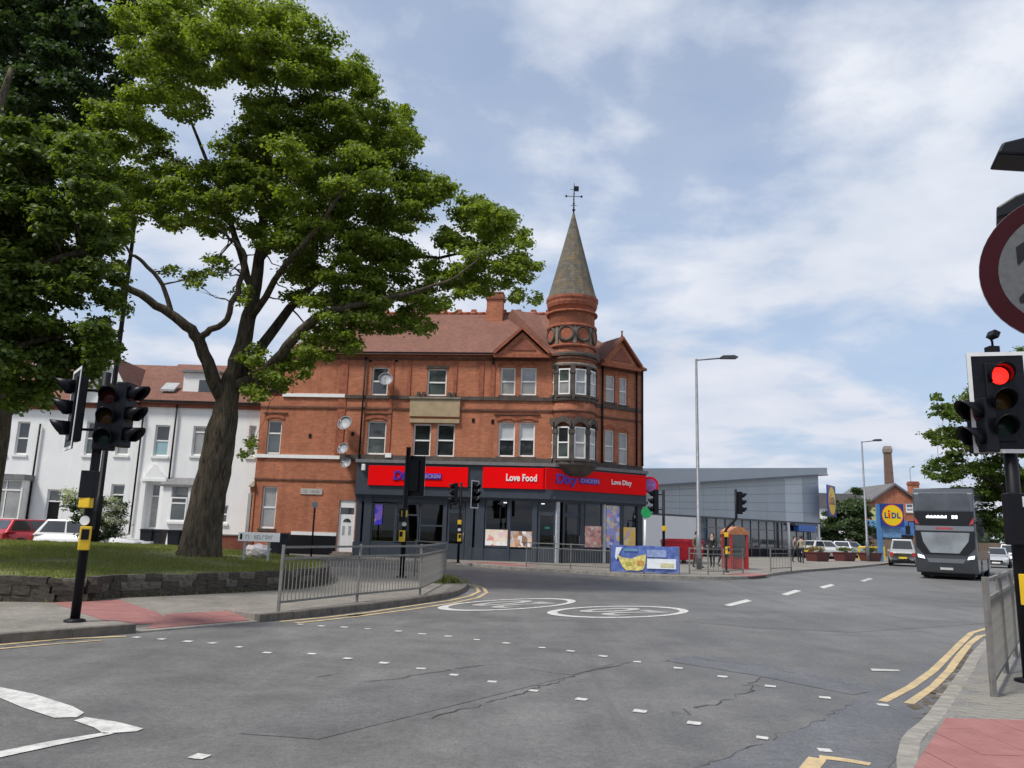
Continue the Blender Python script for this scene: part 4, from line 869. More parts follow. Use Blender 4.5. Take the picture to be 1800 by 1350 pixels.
dish(604, 789, .30, -14, 'middle of three grey satellite dishes stacked by the downpipe')
dish(609, 814, .27, -8, 'lowest of three grey satellite dishes stacked by the downpipe')
a, b, c, d = FA.rect(529, 859, 567, 869); np_ = boxpart('nameplate', plain('worn_nameplate', (.42, .40, .36), .6), bld, FA, a, b, -.04, .0, c, d)
def marks(m, parent, fr, x0, x1, z0, z1, y, n, seed):
    r_ = random.Random(seed); mb = MB(); w_ = (x1-x0)/n
    for i in range(n):
        if r_.random() < .12: continue
        a = x0+i*w_; b = a+w_*.72; k = r_.choice('LEHTOIN'); t_ = w_*.2; h = z1-z0
        mb.box(a, a+t_, y, y+.004, z0, z1)
        if k in 'HON': mb.box(b-t_, b, y, y+.004, z0, z1)
        if k in 'LEO': mb.box(a+t_, b-(t_ if k == 'O' else 0), y, y+.004, z0, z0+h*.2)
        if k in 'ETO': mb.box(a+t_, b-(t_ if k == 'O' else 0), y, y+.004, z1-h*.2, z1)
        if k in 'EHN': mb.box(a+t_, b-t_, y, y+.004, z0+h*.4, z0+h*.58)
    o = mb.build('lettering', m, parent, fr); o['kind'] = 'stuff'; return o
marks(M_GREY, np_, FA, a+.08, b-.08, c+.07, d-.07, -.046, 10, 3)
a, b, c, d = FA.rect(678, 797, 689, 805); boxpart('alarm_box', M_UPVC, bld, FA, a, b, -.16, .0, c, d, .02); a, b, c, d = FA.rect(640, 817, 646, 828); boxpart('alarm_box', M_UPVC, bld, FA, a, b, -.48, -.3, c, d, .02)
for px, py in ((832, 739), (866, 741), (697, 633), (652, 633), (620, 763), (545, 766)): s_, z_ = FA.at(px, py); boxpart('vent', M_BLACK, bld, FA, s_-.07, s_+.07, -.03, .01, z_-.1, z_+.1)
# round projecting sign at the shop's end
pv = FB.w(xe2+.35, -.2); M = Matrix.Translation((pv.x, pv.y, D(1150, 853, pv.y)[2]))
rs = thing('projecting_sign', 'round red and purple projecting shop sign at the end of the fascia', 'sign', M)
M2 = M @ Matrix.Rotation(math.pi/2, 4, 'X'); MB().lathe([(0, -.05), (.45, -.05), (.45, .05), (0, .05)], 0, 0, 28, smooth=False).build('disc', M_RED, rs, M2); MB().lathe([(0, .056), (.34, .056)], 0, 0, 24).build('inner_disc', plain('purple_pink_sign', (.36, .09, .34), .4, var=.4, scale=9), rs, M2)
text('Dixy', M_LILAC, rs, M, 0, -.07, 0, .5, .26, .006, .02); MB().tube([(-.45, 0, 0), (-.9, .1, 0)], .03, 6).build('bracket', M_IRON, rs, M)
# ---- white terrace
YT = 41.6
FTc = Fr(0, YT, 0)
def glaze(parent, fr, px0, py0, px1, py1, panes, **k): return FTc.rect(px0, py0, px1, py1)
def terrace(label, xl, xr, holes, wins, pye=708, extra=None):
    x0, x1 = FTc.at(xl, 800)[0], FTc.at(xr, 800)[0]; fr = Fr(x0, YT, 0); t = thing('terraced_house', label, 'house', fr)
    H = {k: fr.rect(*r) for k, r in holes.items()}; ze = fr.at((xl+xr)/2, pye)[1]
    mb = MB(); wall_mesh(mb, 0, x1-x0, .1, ze, list(H.values())); mb.quad((0, 0, .1), (0, 9, .1), (0, 9, ze), (0, 0, ze)); mb.quad((x1-x0, 0, .1), (x1-x0, 9, .1), (x1-x0, 9, ze), (x1-x0, 0, ze)); mb.build('wall', M_WHITE, t, fr)
    for k, v in H.items(): window(t, fr, v, **wins.get(k, {}))
    boxpart('eaves_cornice', M_BRICK2, t, fr, 0, x1-x0, -.12, .02, ze-.30, ze-.02); boxpart('gutter', M_IRON, t, fr, 0, x1-x0, -.30, -.13, ze-.06, ze+.06, .02)
    return t, fr, ze, x1-x0
S = dict(sill=M_UPVC)
tC, fC, zeC, wC = terrace('white rendered terraced house with dormer and pedimented doorway behind the tree', 238, 452,
    dict(w1=(271, 747, 297, 802), w2=(338, 749, 363, 801), w3=(305, 871, 336, 917), d=(262, 850, 285, 930), w5=(436, 748, 449, 803), w6=(388, 888, 400, 920)),
    dict(w1=dict(panes=(M_GLASS, M_TEAL), **S), w2=dict(panes=(M_CURT, M_CURT), split=.8, **S), w3=dict(panes=(M_GLASS, M_GLASS2), split=.72, **S), d=dict(panes=(M_GLASS2, M_GREY), split=.72, sill=M_STONE, name='door'), w5=dict(panes=(M_CURT, M_CURT), **S), w6=dict(panes=(M_GLASS,M_GLASS2), **S)))
ro, _ = gable_roof(fC, -.2, wC+.15, -.28, 9.2, zeC+.02, fC.at(300, 640, 4.5)[1], M_ROOF, tC)
xm, zz_ = fC.at(276, 817); a, b = fC.at(256, 842)[0], fC.at(295, 842)[0]; zq = fC.at(276, 842)[1]
MB().prism([(a, zq), (b, zq), (xm, zz_)], -.35, .02).box(a-.1, b+.1, -.4, .02, zq-.14, zq-.005).box(a+.02, a+.2, -.35, .02, .2, zq-.14).box(b-.2, b-.02, -.35, .02, .2, zq-.14).build('door_pediment', M_WHITE, tC, fC)
a, b = fC.at(289, 880)[0], fC.at(350, 880)[0]; zq = fC.at(318, 846)[1]
MB().add([(a, -.7, zq-.2), (b, -.7, zq-.2), (b, .02, zq+.2), (a, .02, zq+.2), (a, -.7, zq-.32), (b, -.7, zq-.32), (b, .02, zq-.3), (a, .02, zq-.3)], [(0,1,2,3),(0,4,5,1),(4,7,6,5),(0,3,7,4),(1,5,6,2)]).build('bay_roof', M_LEAD, tC, fC)
a, b = fC.at(307, 895)[0], fC.at(336, 895)[0]; bw = window(tC, fC, (a, b, fC.at(320, 917, -.5)[1], fC.at(320, 874, -.5)[1]), (M_GLASS, M_GLASS2), split=.75, y=-.62, sill=M_UPVC, silld=.75)
MB().box(fC.at(291, 900)[0], a, -.6, .02, .1, zq-.3).box(b, fC.at(348, 900)[0], -.6, .02, .1, zq-.3).box(a, b, -.6, .02, .1, fC.at(320, 921, -.5)[1]).build('bay', M_WHITE, tC, fC)
a, b, c, d = fC.rect(323, 656, 384, 702, 1.0)
dm = MB().box(a, b, .9, 4.0, c-.1, d).build('dormer', M_WHITE, tC, fC); boxpart('roof', M_LEAD, dm, fC, a-.12, b+.12, .75, 4.2, d, d+.12); a2_, b2_, c2_, d2_ = fC.rect(349, 668, 381, 693, .85); boxpart('pane', M_GLASS, dm, fC, a2_, b2_, .86, .9, c2_, d2_)
a, b, c, d = fC.rect(289, 674, 313, 687, 1.0); MB().add([(a, .55, c-.1), (b, .55, c-.1), (b, 1.2, d-.05), (a, 1.2, d-.05), (a, .55, c+.02), (b, .55, c+.02), (b, 1.2, d+.08), (a, 1.2, d+.08)], [(4,5,6,7),(0,1,5,4),(1,2,6,5),(3,0,4,7)]).build('skylight', M_GREY, tC, fC)
def pipe(t, fr, px, py0, py1, off=-.12, m=M_IRON): s_, z0_ = fr.at(px, (py0+py1)/2); MB().tube([(s_, off, fr.at(px, py0)[1]), (s_, off, max(.1, fr.at(px, py1)[1]))], .05, 8).build('downpipe', m, t, fr)
pipe(tC, fC, 306, 712, 842); pipe(tC, fC, 242, 716, 940)
tB, fB_, zeB, wB = terrace('white rendered terraced house under a steep front gable', 128, 238,
    dict(w1=(150, 741, 168, 800), w2=(194, 851, 218, 888), w4=(205, 745, 228, 800)),
    dict(w1=dict(panes=(M_GLASS, M_GLASS2), **S), w2=dict(panes=(M_GLASS2, M_LEAFD), sill=M_STONE), w4=dict(panes=(M_GLASS, M_CURT), **S)))
gable_roof(fB_, -.2, wB-.06, -.28, 9.2, zeB+.02, fB_.at(200, 640, 4.5)[1], M_ROOF, tB)
a, b = fB_.at(140, 700)[0], fB_.at(243, 700)[0]; xm = (a+b)/2; za = fB_.at(200, 628, -.4)[1]; z0 = zeB-.05
MB().prism([(a+.1, z0), (b-.1, z0), (xm, za-.1)], -.35, .2).build('gable_face', M_WHITE, tB, fB_)
mb = MB()
for xo in (a, b): mb.add([(xo, -.55, z0), (xm, -.55, za), (xm, 4.4, za), (xo, 4.4, z0), (xo, -.55, z0+.14), (xm, -.55, za+.14), (xm, 4.4, za+.14), (xo, 4.4, z0+.14)], [(0,1,2,3),(4,7,6,5),(0,4,5,1),(0,3,7,4)])
mb.build('gable_roof', M_ROOF, tB, fB_)
mb = MB()
for xo in (a, b): mb.add([(xo, -.62, z0-.1), (xm, -.62, za-.1), (xm, -.62, za+.14), (xo, -.62, z0+.14), (xo, -.56, z0-.1), (xm, -.56, za-.1), (xm, -.56, za+.14), (xo, -.56, z0+.14)], [(0,1,2,3),(7,6,5,4),(0,4,5,1),(3,2,6,7)])
mb.build('bargeboard', M_UPVC, tB, fB_)
sx_, zt = fB_.at(158, 612, 2.0); chimney(fB_, sx_, 3.0, .75, .7, zeB+1.0, zt, parent=tB)
tA, fA_, zeA, wA = terrace('white rendered terraced house with square bay, beyond the leafy trees', -110, 128,
    dict(w1=(-4, 741, 15, 799), w2=(28, 741, 50, 799), d=(79, 860, 104, 935), w3=(-70, 741, -48, 799)),
    dict(w1=dict(panes=(M_GLASS, M_GLASS2), **S), w2=dict(panes=(M_GLASS, M_GLASS), **S), w3=dict(panes=(M_GLASS, M_GLASS), **S), d=dict(panes=(M_GLASS2, M_BLACK), split=.72, name='door', sill=M_STONE)))
gable_roof(fA_, -.2, wA-.06, -.28, 9.2, zeA+.02, fA_.at(60, 640, 4.5)[1], M_ROOF, tA)
a, b = fA_.at(-60, 880)[0], fA_.at(52, 880)[0]; zt2, zb3 = fA_.at(20, 843, -.7)[1], fA_.at(20, 914, -.7)[1]
window(tA, fA_, (a, b, zb3, zt2), (M_CURT, M_CURT), split=.74, y=-.75, mull=3, sill=M_UPVC, silld=.85)
MB().box(a, b, -.74, .02, .1, zb3-.12).build('bay', M_BRICK, tA, fA_); boxpart('bay_roof', M_LEAD, tA, fA_, a-.1, b+.1, -.9, .02, zt2, zt2+.28); boxpart('bay_side', M_UPVC, tA, fA_, b-.06, b-.002, -.66, .02, zb3, zt2)
pipe(tA, fA_, 60, 745, 930)
sx_, zt = fA_.at(40, 600, 3.0); chimney(fA_, sx_, 3.2, .8, .7, zeA+1.2, zt, parent=tA)
for th_, xs in ((tA, ((-60, 70, 'A'), )), (tC, ((330, 445, 'C'), ))):
    for p0, p1, _k in xs:
        fr = fA_ if th_ is tA else fC; a, b = fr.at(p0, 940, -3.2)[0], fr.at(p1, 940, -3.2)[0]
        w_ = tag(MB().box(a, b, -3.2, -2.97, .1, .95).build('garden_wall', M_BRICK2, None, fr), 'low red brick front garden wall before the ' + ('bay windowed' if _k == 'A' else 'dormered') + ' white house', 'wall')
        boxpart('coping', M_STONE, w_, fr, a-.03, b+.03, -3.24, -2.93, .95, 1.01)
# ---- supermarket
M_CLAD = plain('silver_grey_cladding', (.36, .40, .43), .42, metal=.15, var=.06, scale=.4); M_CLADL = plain('pale_cladding', (.52, .56, .59), .4, metal=.1, var=.05); M_CLADD = plain('grey_cladding_trim', (.12, .13, .145), .5)
p1_ = D(1170, 903, 57.5); p2_ = D(1438, 920, 72.5)
FL = Fr(p1_.x, p1_.y, math.atan2(p2_.y-p1_.y, p2_.x-p1_.x))
lid = thing('supermarket', 'long grey metal clad supermarket with sloping roofline and yellow roundel sign', 'supermarket', FL)
LX = FL.at(1440, 900)[0]; xl0 = FL.at(1100, 900)[0]; zcl = 3.15
z0t, z1t = FL.at(1130, 858)[1], FL.at(1440, 833)[1]; z0p, z1p = FL.at(1130, 826, -.5)[1], FL.at(1440, 820, -.5)[1]
def ztop(x): return z0t+(z1t-z0t)*(x-xl0)/(LX-xl0)
xL1, xL2 = FL.at(1365, 880)[0], FL.at(1392, 880)[0]
rows = 5; cols_ = 9
for i in range(cols_):
    xa_ = xl0+(LX-xl0)*i/cols_; xb_ = xl0+(LX-xl0)*(i+1)/cols_
    for j in range(rows):
        za_ = zcl+(ztop(xa_)-zcl)*j/rows; zb_ = zcl+(ztop(xa_)-zcl)*(j+1)/rows; za2 = zcl+(ztop(xb_)-zcl)*j/rows; zb22 = zcl+(ztop(xb_)-zcl)*(j+1)/rows
        m = M_CLADL if i == 7 else M_CLAD; g = .02
        MB().add([(xa_+g/2, -.05, za_+g), (xb_-g/2, -.05, za2+g), (xb_-g/2, -.05, zb22), (xa_+g/2, -.05, zb_), (xa_+g/2, .05, za_+g), (xb_-g/2, .05, za2+g), (xb_-g/2, .05, zb22), (xa_+g/2, .05, zb_)], [(0,1,2,3),(0,4,5,1),(1,5,6,2),(3,2,6,7),(0,3,7,4)]).build('cladding_panel', m, lid, FL)
mb = MB().prism([(xl0, zcl-.1), (LX, zcl-.1), (LX, ztop(LX)-.05), (xl0, ztop(xl0)-.05)], .06, 22); mb.build('wall', M_CLADD, lid, FL)
pz = 1.35
mb = MB().prism([(xl0-.2, ztop(xl0)), (LX+.9, ztop(LX)+.03), (LX+.9, z1p), (xl0-.2, z0p+(z0p-z1p)*-.0)], -.5, 22.3); mb.build('parapet', M_CLAD, lid, FL)
MB().prism([(xl0-.2, ztop(xl0)-.16), (LX+.92, ztop(LX)-.13), (LX+.92, ztop(LX)-.0), (xl0-.2, ztop(xl0)-.0)], -.56, .03).build('parapet_trim', M_CLADD, lid, FL)
xg = FL.at(1232, 930)[0]; boxpart('end_wall', plain('white_panel_wall', (.74, .74, .75), .6, var=.03), lid, FL, xl0, FL.at(1224, 930)[0], -.02, .5, .1, zcl-.12); boxpart('end_pier', plain('brown_pier', (.2, .15, .12), .8), lid, FL, FL.at(1224, 930)[0]+.01, xg, -.06, .5, .1, zcl-.11)
nb = 15
for i in range(nb):
    a = xg+(LX-xg)*i/nb; b = xg+(LX-xg)*(i+1)/nb
    w_ = MB().box(a, a+.09, .28, .42, .1, zcl-.12).box(a+.09, b, .28, .40, .75, .85).box(a+.09, b, .28, .40, 2.3, 2.36).build('glazing_bay', M_CLADD, lid, FL)
    boxpart('pane', M_GLASS2 if i % 3 else M_GLASS, w_, FL, a+.09, b, .33, .36, .85, 2.3); boxpart('pane', M_GLASS if i % 2 else M_GLASS2, w_, FL, a+.09, b, .33, .36, 2.36, zcl-.12); boxpart('spandrel', M_BLACK, w_, FL, a+.09, b, .32, .37, .1, .75)
for px in (1386, 1439): s_ = FL.at(px, 940, -.2)[0]; MB().tube([(s_, -.2, .1), (s_, -.2, zcl-.1)], .13, 12).build('column', M_UPVC, lid, FL)
a, b, c, d = FL.rect(1404, 923, 1434, 934, -.3); boxpart('entrance_sign', plain('blue_sign', (.045, .14, .46), .4), lid, FL, a, b, -.3, .2, c, d); boxpart('entrance_canopy', M_CLADD, lid, FL, xL2, LX, -.25, .3, zcl-.32, zcl-.13)
M_LB = plain('deep_blue_sign', (.012, .04, .22), .35, var=.04); M_LY = plain('yellow_sign', (.82, .56, .0), .35, var=.04)
def roundel_sign(parent, M, s):
    boxpart('blue_panel', M_LB, parent, M, -s, s, -.06, .06, -s, s); M2 = M @ Matrix.Rotation(math.pi/2, 4, 'X')
    MB().lathe([(0, .062), (s*.93, .062), (s*.93, .0)], 0, 0, 36, smooth=False).build('red_ring', M_RED, parent, M2); MB().lathe([(0, .068), (s*.88, .068), (s*.88, .0)], 0, 0, 36, smooth=False).build('yellow_disc', M_LY, parent, M2)
    [text(ch, M_LB, parent, M, xx*s, -.075, 0, ww*s, s*.5, .004, .04, name='letter') for ch, xx, ww in (('L', -.55, .30), ('D', .12, .42), ('L', .55, .30))]; boxpart('letter', M_RED, parent, M, -s*.37, -s*.23, -.084, -.072, -.25*s, .2*s); boxpart('letter_dot', M_RED, parent, M, -s*.38, -s*.22, -.084, -.072, .28*s, .44*s)
pv = FL.w(LX+.45, -1.0); Msg = Matrix.Translation((pv.x, pv.y, FL.at(1436, 880)[1])) @ Matrix.Rotation(FL.a+R(13), 4, 'Z')
roundel_sign(lid, Msg, 1.42)
# ---- totem sign
tb = D(1549, 987, 63); tt = D(1575, 906, 63)
MT = Matrix.Translation((tb.x, 63, .1)); tot = thing('totem_sign', 'tall blue post sign carrying a yellow roundel beside the car park', 'sign', MT)
MB().box(-.17, .17, -.12, .12, 0, D(1549, 886, 63)[2]-.1).build('post', plain('mid_blue_post', (.07, .20, .42), .4), tot, MT)
roundel_sign(tot, Matrix.Translation((D(1566, 906, 63).x, 62.8, D(1566, 906, 63)[2]-0)), .92)
boxpart('info_panel', plain('blue_info_panel', (.13, .26, .46), .4, var=.3, scale=5), tot, MT, .17, 1.7, -.07, .07, D(1570, 945, 63)[2]-.1, D(1570, 927, 63)[2]-.1)
# ---- far brick house, stack and blue shop unit
def far_house(label, px0, px1, pye, pya, Y, m, wins, dep=12, name='brick_house', roofm=M_GSLATE, base=.1):
    a = D(px0, 950, Y).x; b = D(px1, 950, Y).x; fr = Fr(a, Y, 0); t = thing(name, label, 'house', fr); ze = fr.at((px0+px1)/2, pye)[1]; za = fr.at((px0+px1)/2, pya)[1]; w_ = b-a
    H = [fr.rect(*r) for r in wins]; mb = MB(); wall_mesh(mb, 0, w_, base, ze, H, depth=.2); mb.quad((0, 0, ze), (w_, 0, ze), (w_/2, 0, za)); mb.quad((0, 0, base), (0, dep, base), (0, dep, ze), (0, 0, ze)); mb.quad((w_, 0, base), (w_, dep, base), (w_, dep, ze), (w_, 0, ze)); mb.build('wall', m, t, fr)
    for h in H: window(t, fr, h, (M_GLASS2, M_CURT), fw=.16, y=.05, sill=M_STONE)
    mb = MB()
    for xo, s_ in ((0, -1), (w_, 1)): mb.add([(xo+s_*.4, -.3, ze-.2), (w_/2, -.3, za+.02), (w_/2, dep, za+.02), (xo+s_*.4, dep, ze-.2), (xo+s_*.4, -.3, ze+.05), (w_/2, -.3, za+.3), (w_/2, dep, za+.3), (xo+s_*.4, dep, ze+.05)], [(0,1,2,3),(4,7,6,5),(0,4,5,1),(0,3,7,4)])
    mb.build('roof', roofm, t, fr); return t, fr, ze, za
fh, ff, zef, zaf = far_house('distant red brick house with a gable facing the supermarket sign', 1540, 1615, 880, 854, 92, M_BRICK, [(1592, 885, 1607, 901), (1594, 922, 1608, 941), (1560, 885, 1573, 900)])
c_, z_ = ff.at(1612, 847, 5); chimney(ff, c_, 6, 1.0, 1.0, zef, z_, parent=fh)
boxpart('side_roof', M_GSLATE, fh, ff, -7, -.1, 3, 9, zef-1.0, zef+.8); boxpart('side_wing', M_WHITE, fh, ff, -6.8, -.1, 3.2, 8.8, .1, zef-1.01)
fh2, _, _, _ = far_house('distant grey roofed house partly behind the bus', 1618, 1735, 892, 872, 118, M_BRICK2, [(1700, 905, 1712, 920)], name='brick_house')
Ys = 110; q = D(1565, 880, Ys); Ms = Matrix.Translation((q.x, Ys, .1)); st = thing('chimney_stack', 'tall brick factory chimney rising behind the far house', 'chimney', Ms); zt = D(1565, 786, Ys)[2]
MB().lathe([(1.0, 0), (.62, zt-.1), (0, zt-.1)], 0, 0, 4, smooth=False).build('shaft', brick_mat('sooty_brick', (.17, .10, .075), (.13, .08, .06), (.12, .09, .08), .4), st, Ms @ Matrix.Rotation(R(30), 4, 'Z')); MB().lathe([(.6, zt-1.0), (.8, zt-.9), (.8, zt-.4), (.62, zt)], 0, 0, 4, smooth=False).build('cap', M_STONE, st, Ms @ Matrix.Rotation(R(30), 4, 'Z'))
FU = Fr(D(1528, 950, 86).x, 86, 0); un = thing('shop_unit', 'low shop unit with blue and yellow fascia behind the blue post', 'shop', FU)
a, b, c, d = FU.rect(1530, 931, 1606, 985); boxpart('wall', plain('dark_unit_wall', (.10, .08, .085), .8), un, FU, a, b, 0, 6, .1, d)
a2_, b2_, c2_, d2_ = FU.rect(1530, 915, 1606, 940); boxpart('fascia', plain('blue_fascia', (.06, .16, .40), .4, var=.3, scale=.6), un, FU, a2_, b2_, -.3, 6.2, c2_, d2_); a3, b3, c3, d3 = FU.rect(1528, 893, 1548, 935); boxpart('advert_panel', poster_mat('blue_yellow_advert', [(.05, .22, .42), (.1, .3, .45), (.6, .55, .1), (.08, .2, .45)], .8), un, FU, a3, b3, -.6, -.4, c3, d3)
a, b, c, d = FU.rect(1556, 945, 1568, 985); boxpart('door', M_GLASS, un, FU, a, b, -.05, .05, .1, d)
# ================================================================== TREES
def leaf_mesh(name, C, Rr, W, n, size, m, up=.55, flat=.62, shell=.3):
    """n leaf blades spread through flattened clumps C with radii Rr"""
    C = np.array(C); Rr = np.array(Rr); W = np.array(W, float); W /= W.sum()
    k = rng.choice(len(C), n, p=W); d = rng.normal(size=(n, 3)); d /= np.linalg.norm(d, axis=1)[:, None]
    d[:, 2] = np.where(d[:, 2] < -.25, -d[:, 2]*.6, d[:, 2])
    r = rng.uniform(shell**3, 1, n)**(1/3)*rng.choice([1.0, 1.0, 1.15, 1.4, 1.65], n)
    P = C[k]+d*(Rr[k]*r)[:, None]*np.array([1, 1, flat])+rng.normal(0, .05, (n, 3))
    N = d*.5+np.array([0, 0, up])+rng.normal(0, .45, (n, 3)); N /= np.linalg.norm(N, axis=1)[:, None]
    A = np.cross(N, rng.normal(size=(n, 3))); A /= np.linalg.norm(A, axis=1)[:, None]; B = np.cross(N, A)
    s = size*rng.uniform(.6, 1.25, n)[:, None]
    V = np.stack([P-A*s*.62, P-B*s*.42+N*s*.08, P+A*s*.62-N*s*.10, P+B*s*.42+N*s*.08], 1)
    me = bpy.data.meshes.new(name); me.vertices.add(n*4); me.vertices.foreach_set('co', V.reshape(-1)); me.loops.add(n*4); me.loops.foreach_set('vertex_index', np.arange(n*4, dtype=np.int32))
    me.polygons.add(n); me.polygons.foreach_set('loop_start', np.arange(0, n*4, 4, dtype=np.int32)); me.polygons.foreach_set('loop_total', np.full(n, 4, dtype=np.int32)); me.materials.append(m); me.update(calc_edges=True); me.validate(); return me
def wig(a, b, sag=.1, n=5, j=.12):
    a, b = Vector(a), Vector(b); L = (b-a).length; o = [a]
    for i in range(1, n):
        t = i/n; o.append(a.lerp(b, t)+Vector((random.gauss(0, j), random.gauss(0, j), random.gauss(0, j)))*L*.35+Vector((0, 0, -sag*L*math.sin(math.pi*t))))
    return o+[b]
def tree(name, label, Yc, base, limbs, masses, n, size, m, group=None, sub=7, depth=3.2, spread=1.0, barkm=M_BARK, twigs=True, subr=.42, flat=.6, thin=False):
    """limbs: pixel polylines with depth offsets and radii in metres; masses: pixel discs of foliage"""
    t = thing(name, label, 'tree', Matrix.Translation(base), group); mb = MB(); nodes = []
    for L in limbs:
        pts = []; rad = []
        for px, py, dy, r in L: p = D(px, py, Yc+dy); pts.append(p); rad.append(r*(.98 if py > 740 else .76) if thin else r)
        P, Q = [], []
        for i in range(len(pts)-1):
            for k in range(4):
                u = k/4; p0, p1, p2, p3 = [pts[max(0, min(len(pts)-1, j))] for j in (i-1, i, i+1, i+2)]
                P.append(.5*((2*p1)+(p2-p0)*u+(2*p0-5*p1+4*p2-p3)*u*u+(3*p1-p0-3*p2+p3)*u**3)+Vector((random.gauss(0, .02), 0, random.gauss(0, .02)))); Q.append(rad[i]*(1-u)+rad[i+1]*u)
        P.append(pts[-1]); Q.append(rad[-1]); mb.tube(P, Q, 12 if Q[0] > .2 else 7)
        nodes += [(p, q) for p, q in zip(P, Q) if q < .3]
    C, Rr, W = [], [], []
    for ms in masses:
        px, py, rp = ms[:3]; dens = ms[3] if len(ms) > 3 else 1.0
        R0 = rp*Yc/F
        for k in range(sub):
            dy = random.uniform(-depth, depth)*(1 if R0 > 1 else .6)
            a = random.uniform(0, 2*math.pi); q = math.sqrt(random.random())*.85
            y_ = Yc+dy
            c = D(px+math.cos(a)*q*rp, py+math.sin(a)*q*rp*.85, y_)
            r_ = R0*subr*random.uniform(.7, 1.3); C.append(c); Rr.append(r_); W.append(r_**2*dens)
            if twigs and nodes and k % 2 == 0:
                bp, br = min(nodes, key=lambda nd: (nd[0]-c).length+nd[1]*1.5)
                if (bp-c).length < 6.5:
                    pts = wig(bp, c, .06, 5, .10); r0 = min(br*.5, .016+.011*(bp-c).length); mb.tube(pts, [r0*(1-i/5*.85) for i in range(6)], 4)
                    if k % 6 == 0: nodes += [(p, r0*.5) for p in pts[2:4]]
    mb.build('trunk', barkm, t)
    obj('crown', leaf_mesh('crown', C, Rr, W, n, size, m, flat=flat), t); return t
b0 = D(352, 966, 21.8)
tree('sycamore_tree', 'big spreading sycamore leaning over the raised lawn before the brick building', 21.8, (b0.x, b0.y, lawn_h(b0.x, b0.y)),
    [[(350, 985, 0, .66), (352, 962, 0, .58), (362, 900, 0, .50), (376, 830, 0, .46), (388, 760, 0, .43), (400, 700, 0, .40), (415, 650, 0, .36), (430, 590, .1, .30), (445, 520, .3, .26), (460, 430, .5, .20), (466, 340, .6, .15), (475, 230, .6, .10), (490, 120, .6, .05)],
     [(396, 705, 0, .30), (368, 650, -.4, .24), (350, 596, -.7, .21), (318, 565, -1.0, .18), (275, 535, -1.3, .15), (215, 500, -1.8, .12), (150, 470, -2.3, .08), (90, 440, -2.6, .04)],
     [(350, 596, -.7, .14), (370, 580, -.9, .12), (398, 560, -1.1, .11), (420, 500, -1.3, .10), (432, 450, -1.5, .09), (405, 420, -1.8, .06), (380, 400, -2, .04)],
     [(300, 552, -1.1, .10), (285, 500, -1.2, .08), (250, 462, -1.4, .07), (225, 440, -1.6, .05), (200, 380, -1.8, .03)],
     [(418, 680, 0, .26), (460, 655, -.5, .21), (505, 610, -1.0, .19), (560, 555, -1.5, .17), (620, 538, -1.9, .12), (700, 520, -2.2, .08), (765, 502, -2.4, .055), (815, 478, -2.4, .04), (850, 440, -2.4, .02)],
     [(425, 665, .2, .24), (480, 580, .9, .20), (545, 505, 1.6, .16), (610, 450, 2.2, .12), (690, 380, 2.6, .08), (760, 330, 2.8, .04)],
     [(610, 460, 2.0, .10), (700, 450, 1.6, .08), (790, 450, 1.0, .06), (850, 430, .8, .04), (900, 440, .8, .02)],
     [(445, 520, .3, .18), (420, 440, 1.0, .14), (390, 350, 1.8, .10), (350, 250, 2.4, .07), (310, 140, 2.8, .04)],
     [(455, 460, .4, .16), (510, 370, 1.0, .12), (560, 280, 1.6, .09), (610, 190, 2, .06), (640, 130, 2, .03)],
     [(440, 560, .2, .15), (500, 470, -1.5, .11), (560, 400, -2.6, .08), (600, 340, -3.2, .05)],
     [(430, 620, 0, .12), (460, 680, -1.0, .06), (490, 690, -1.3, .03)]],
    [(250,60,70),(330,45,80),(430,50,80),(520,70,75),(585,110,55),(625,150,40),(290,125,70),(380,110,60),(470,120,70),(560,165,60),(640,205,50),(690,235,35),
     (215,195,60),(330,185,40,.6),(480,205,60),(570,235,60),(655,265,55),(715,250,28),(700,205,25),(440,265,60),(520,285,70),(610,300,70),(690,315,55),(745,335,45),(775,330,28),
     (170,265,60),(250,250,50),(310,320,60),(390,320,60),(460,340,60),(550,360,70),(640,375,60),(710,385,45),(300,375,40),(370,385,40),(220,330,45),
     (480,410,55),(560,430,60),(640,440,60),(700,450,40),(830,375,40),(870,390,40),(905,430,35),(925,475,28),(850,430,45),(890,480,35),(830,480,35),(790,420,30),(800,490,30),(940,525,14,.6),(905,520,18,.7),(815,505,26),(850,505,26,.8),(770,535,24,.8),
     (540,500,55),(620,510,60),(690,520,45),(745,525,32),(760,480,25),(590,570,40),(660,560,40),(715,565,32),(745,575,20),(560,610,36),(520,640,36),(480,665,32),(605,600,25),(450,690,22),(445,630,26),(620,610,18),
     (200,400,40),(175,440,34),(225,365,38),(160,385,40),(205,470,20,.7),(380,470,26,.5),(345,490,22,.5),(430,520,22,.6),(300,480,16,.4),(440,780,14,.5),(430,800,10,.5)],
    250000, .10, M_LEAF, sub=19, depth=3.5, subr=.35, flat=.40, thin=True)
q = G(-95, 1010, .6)
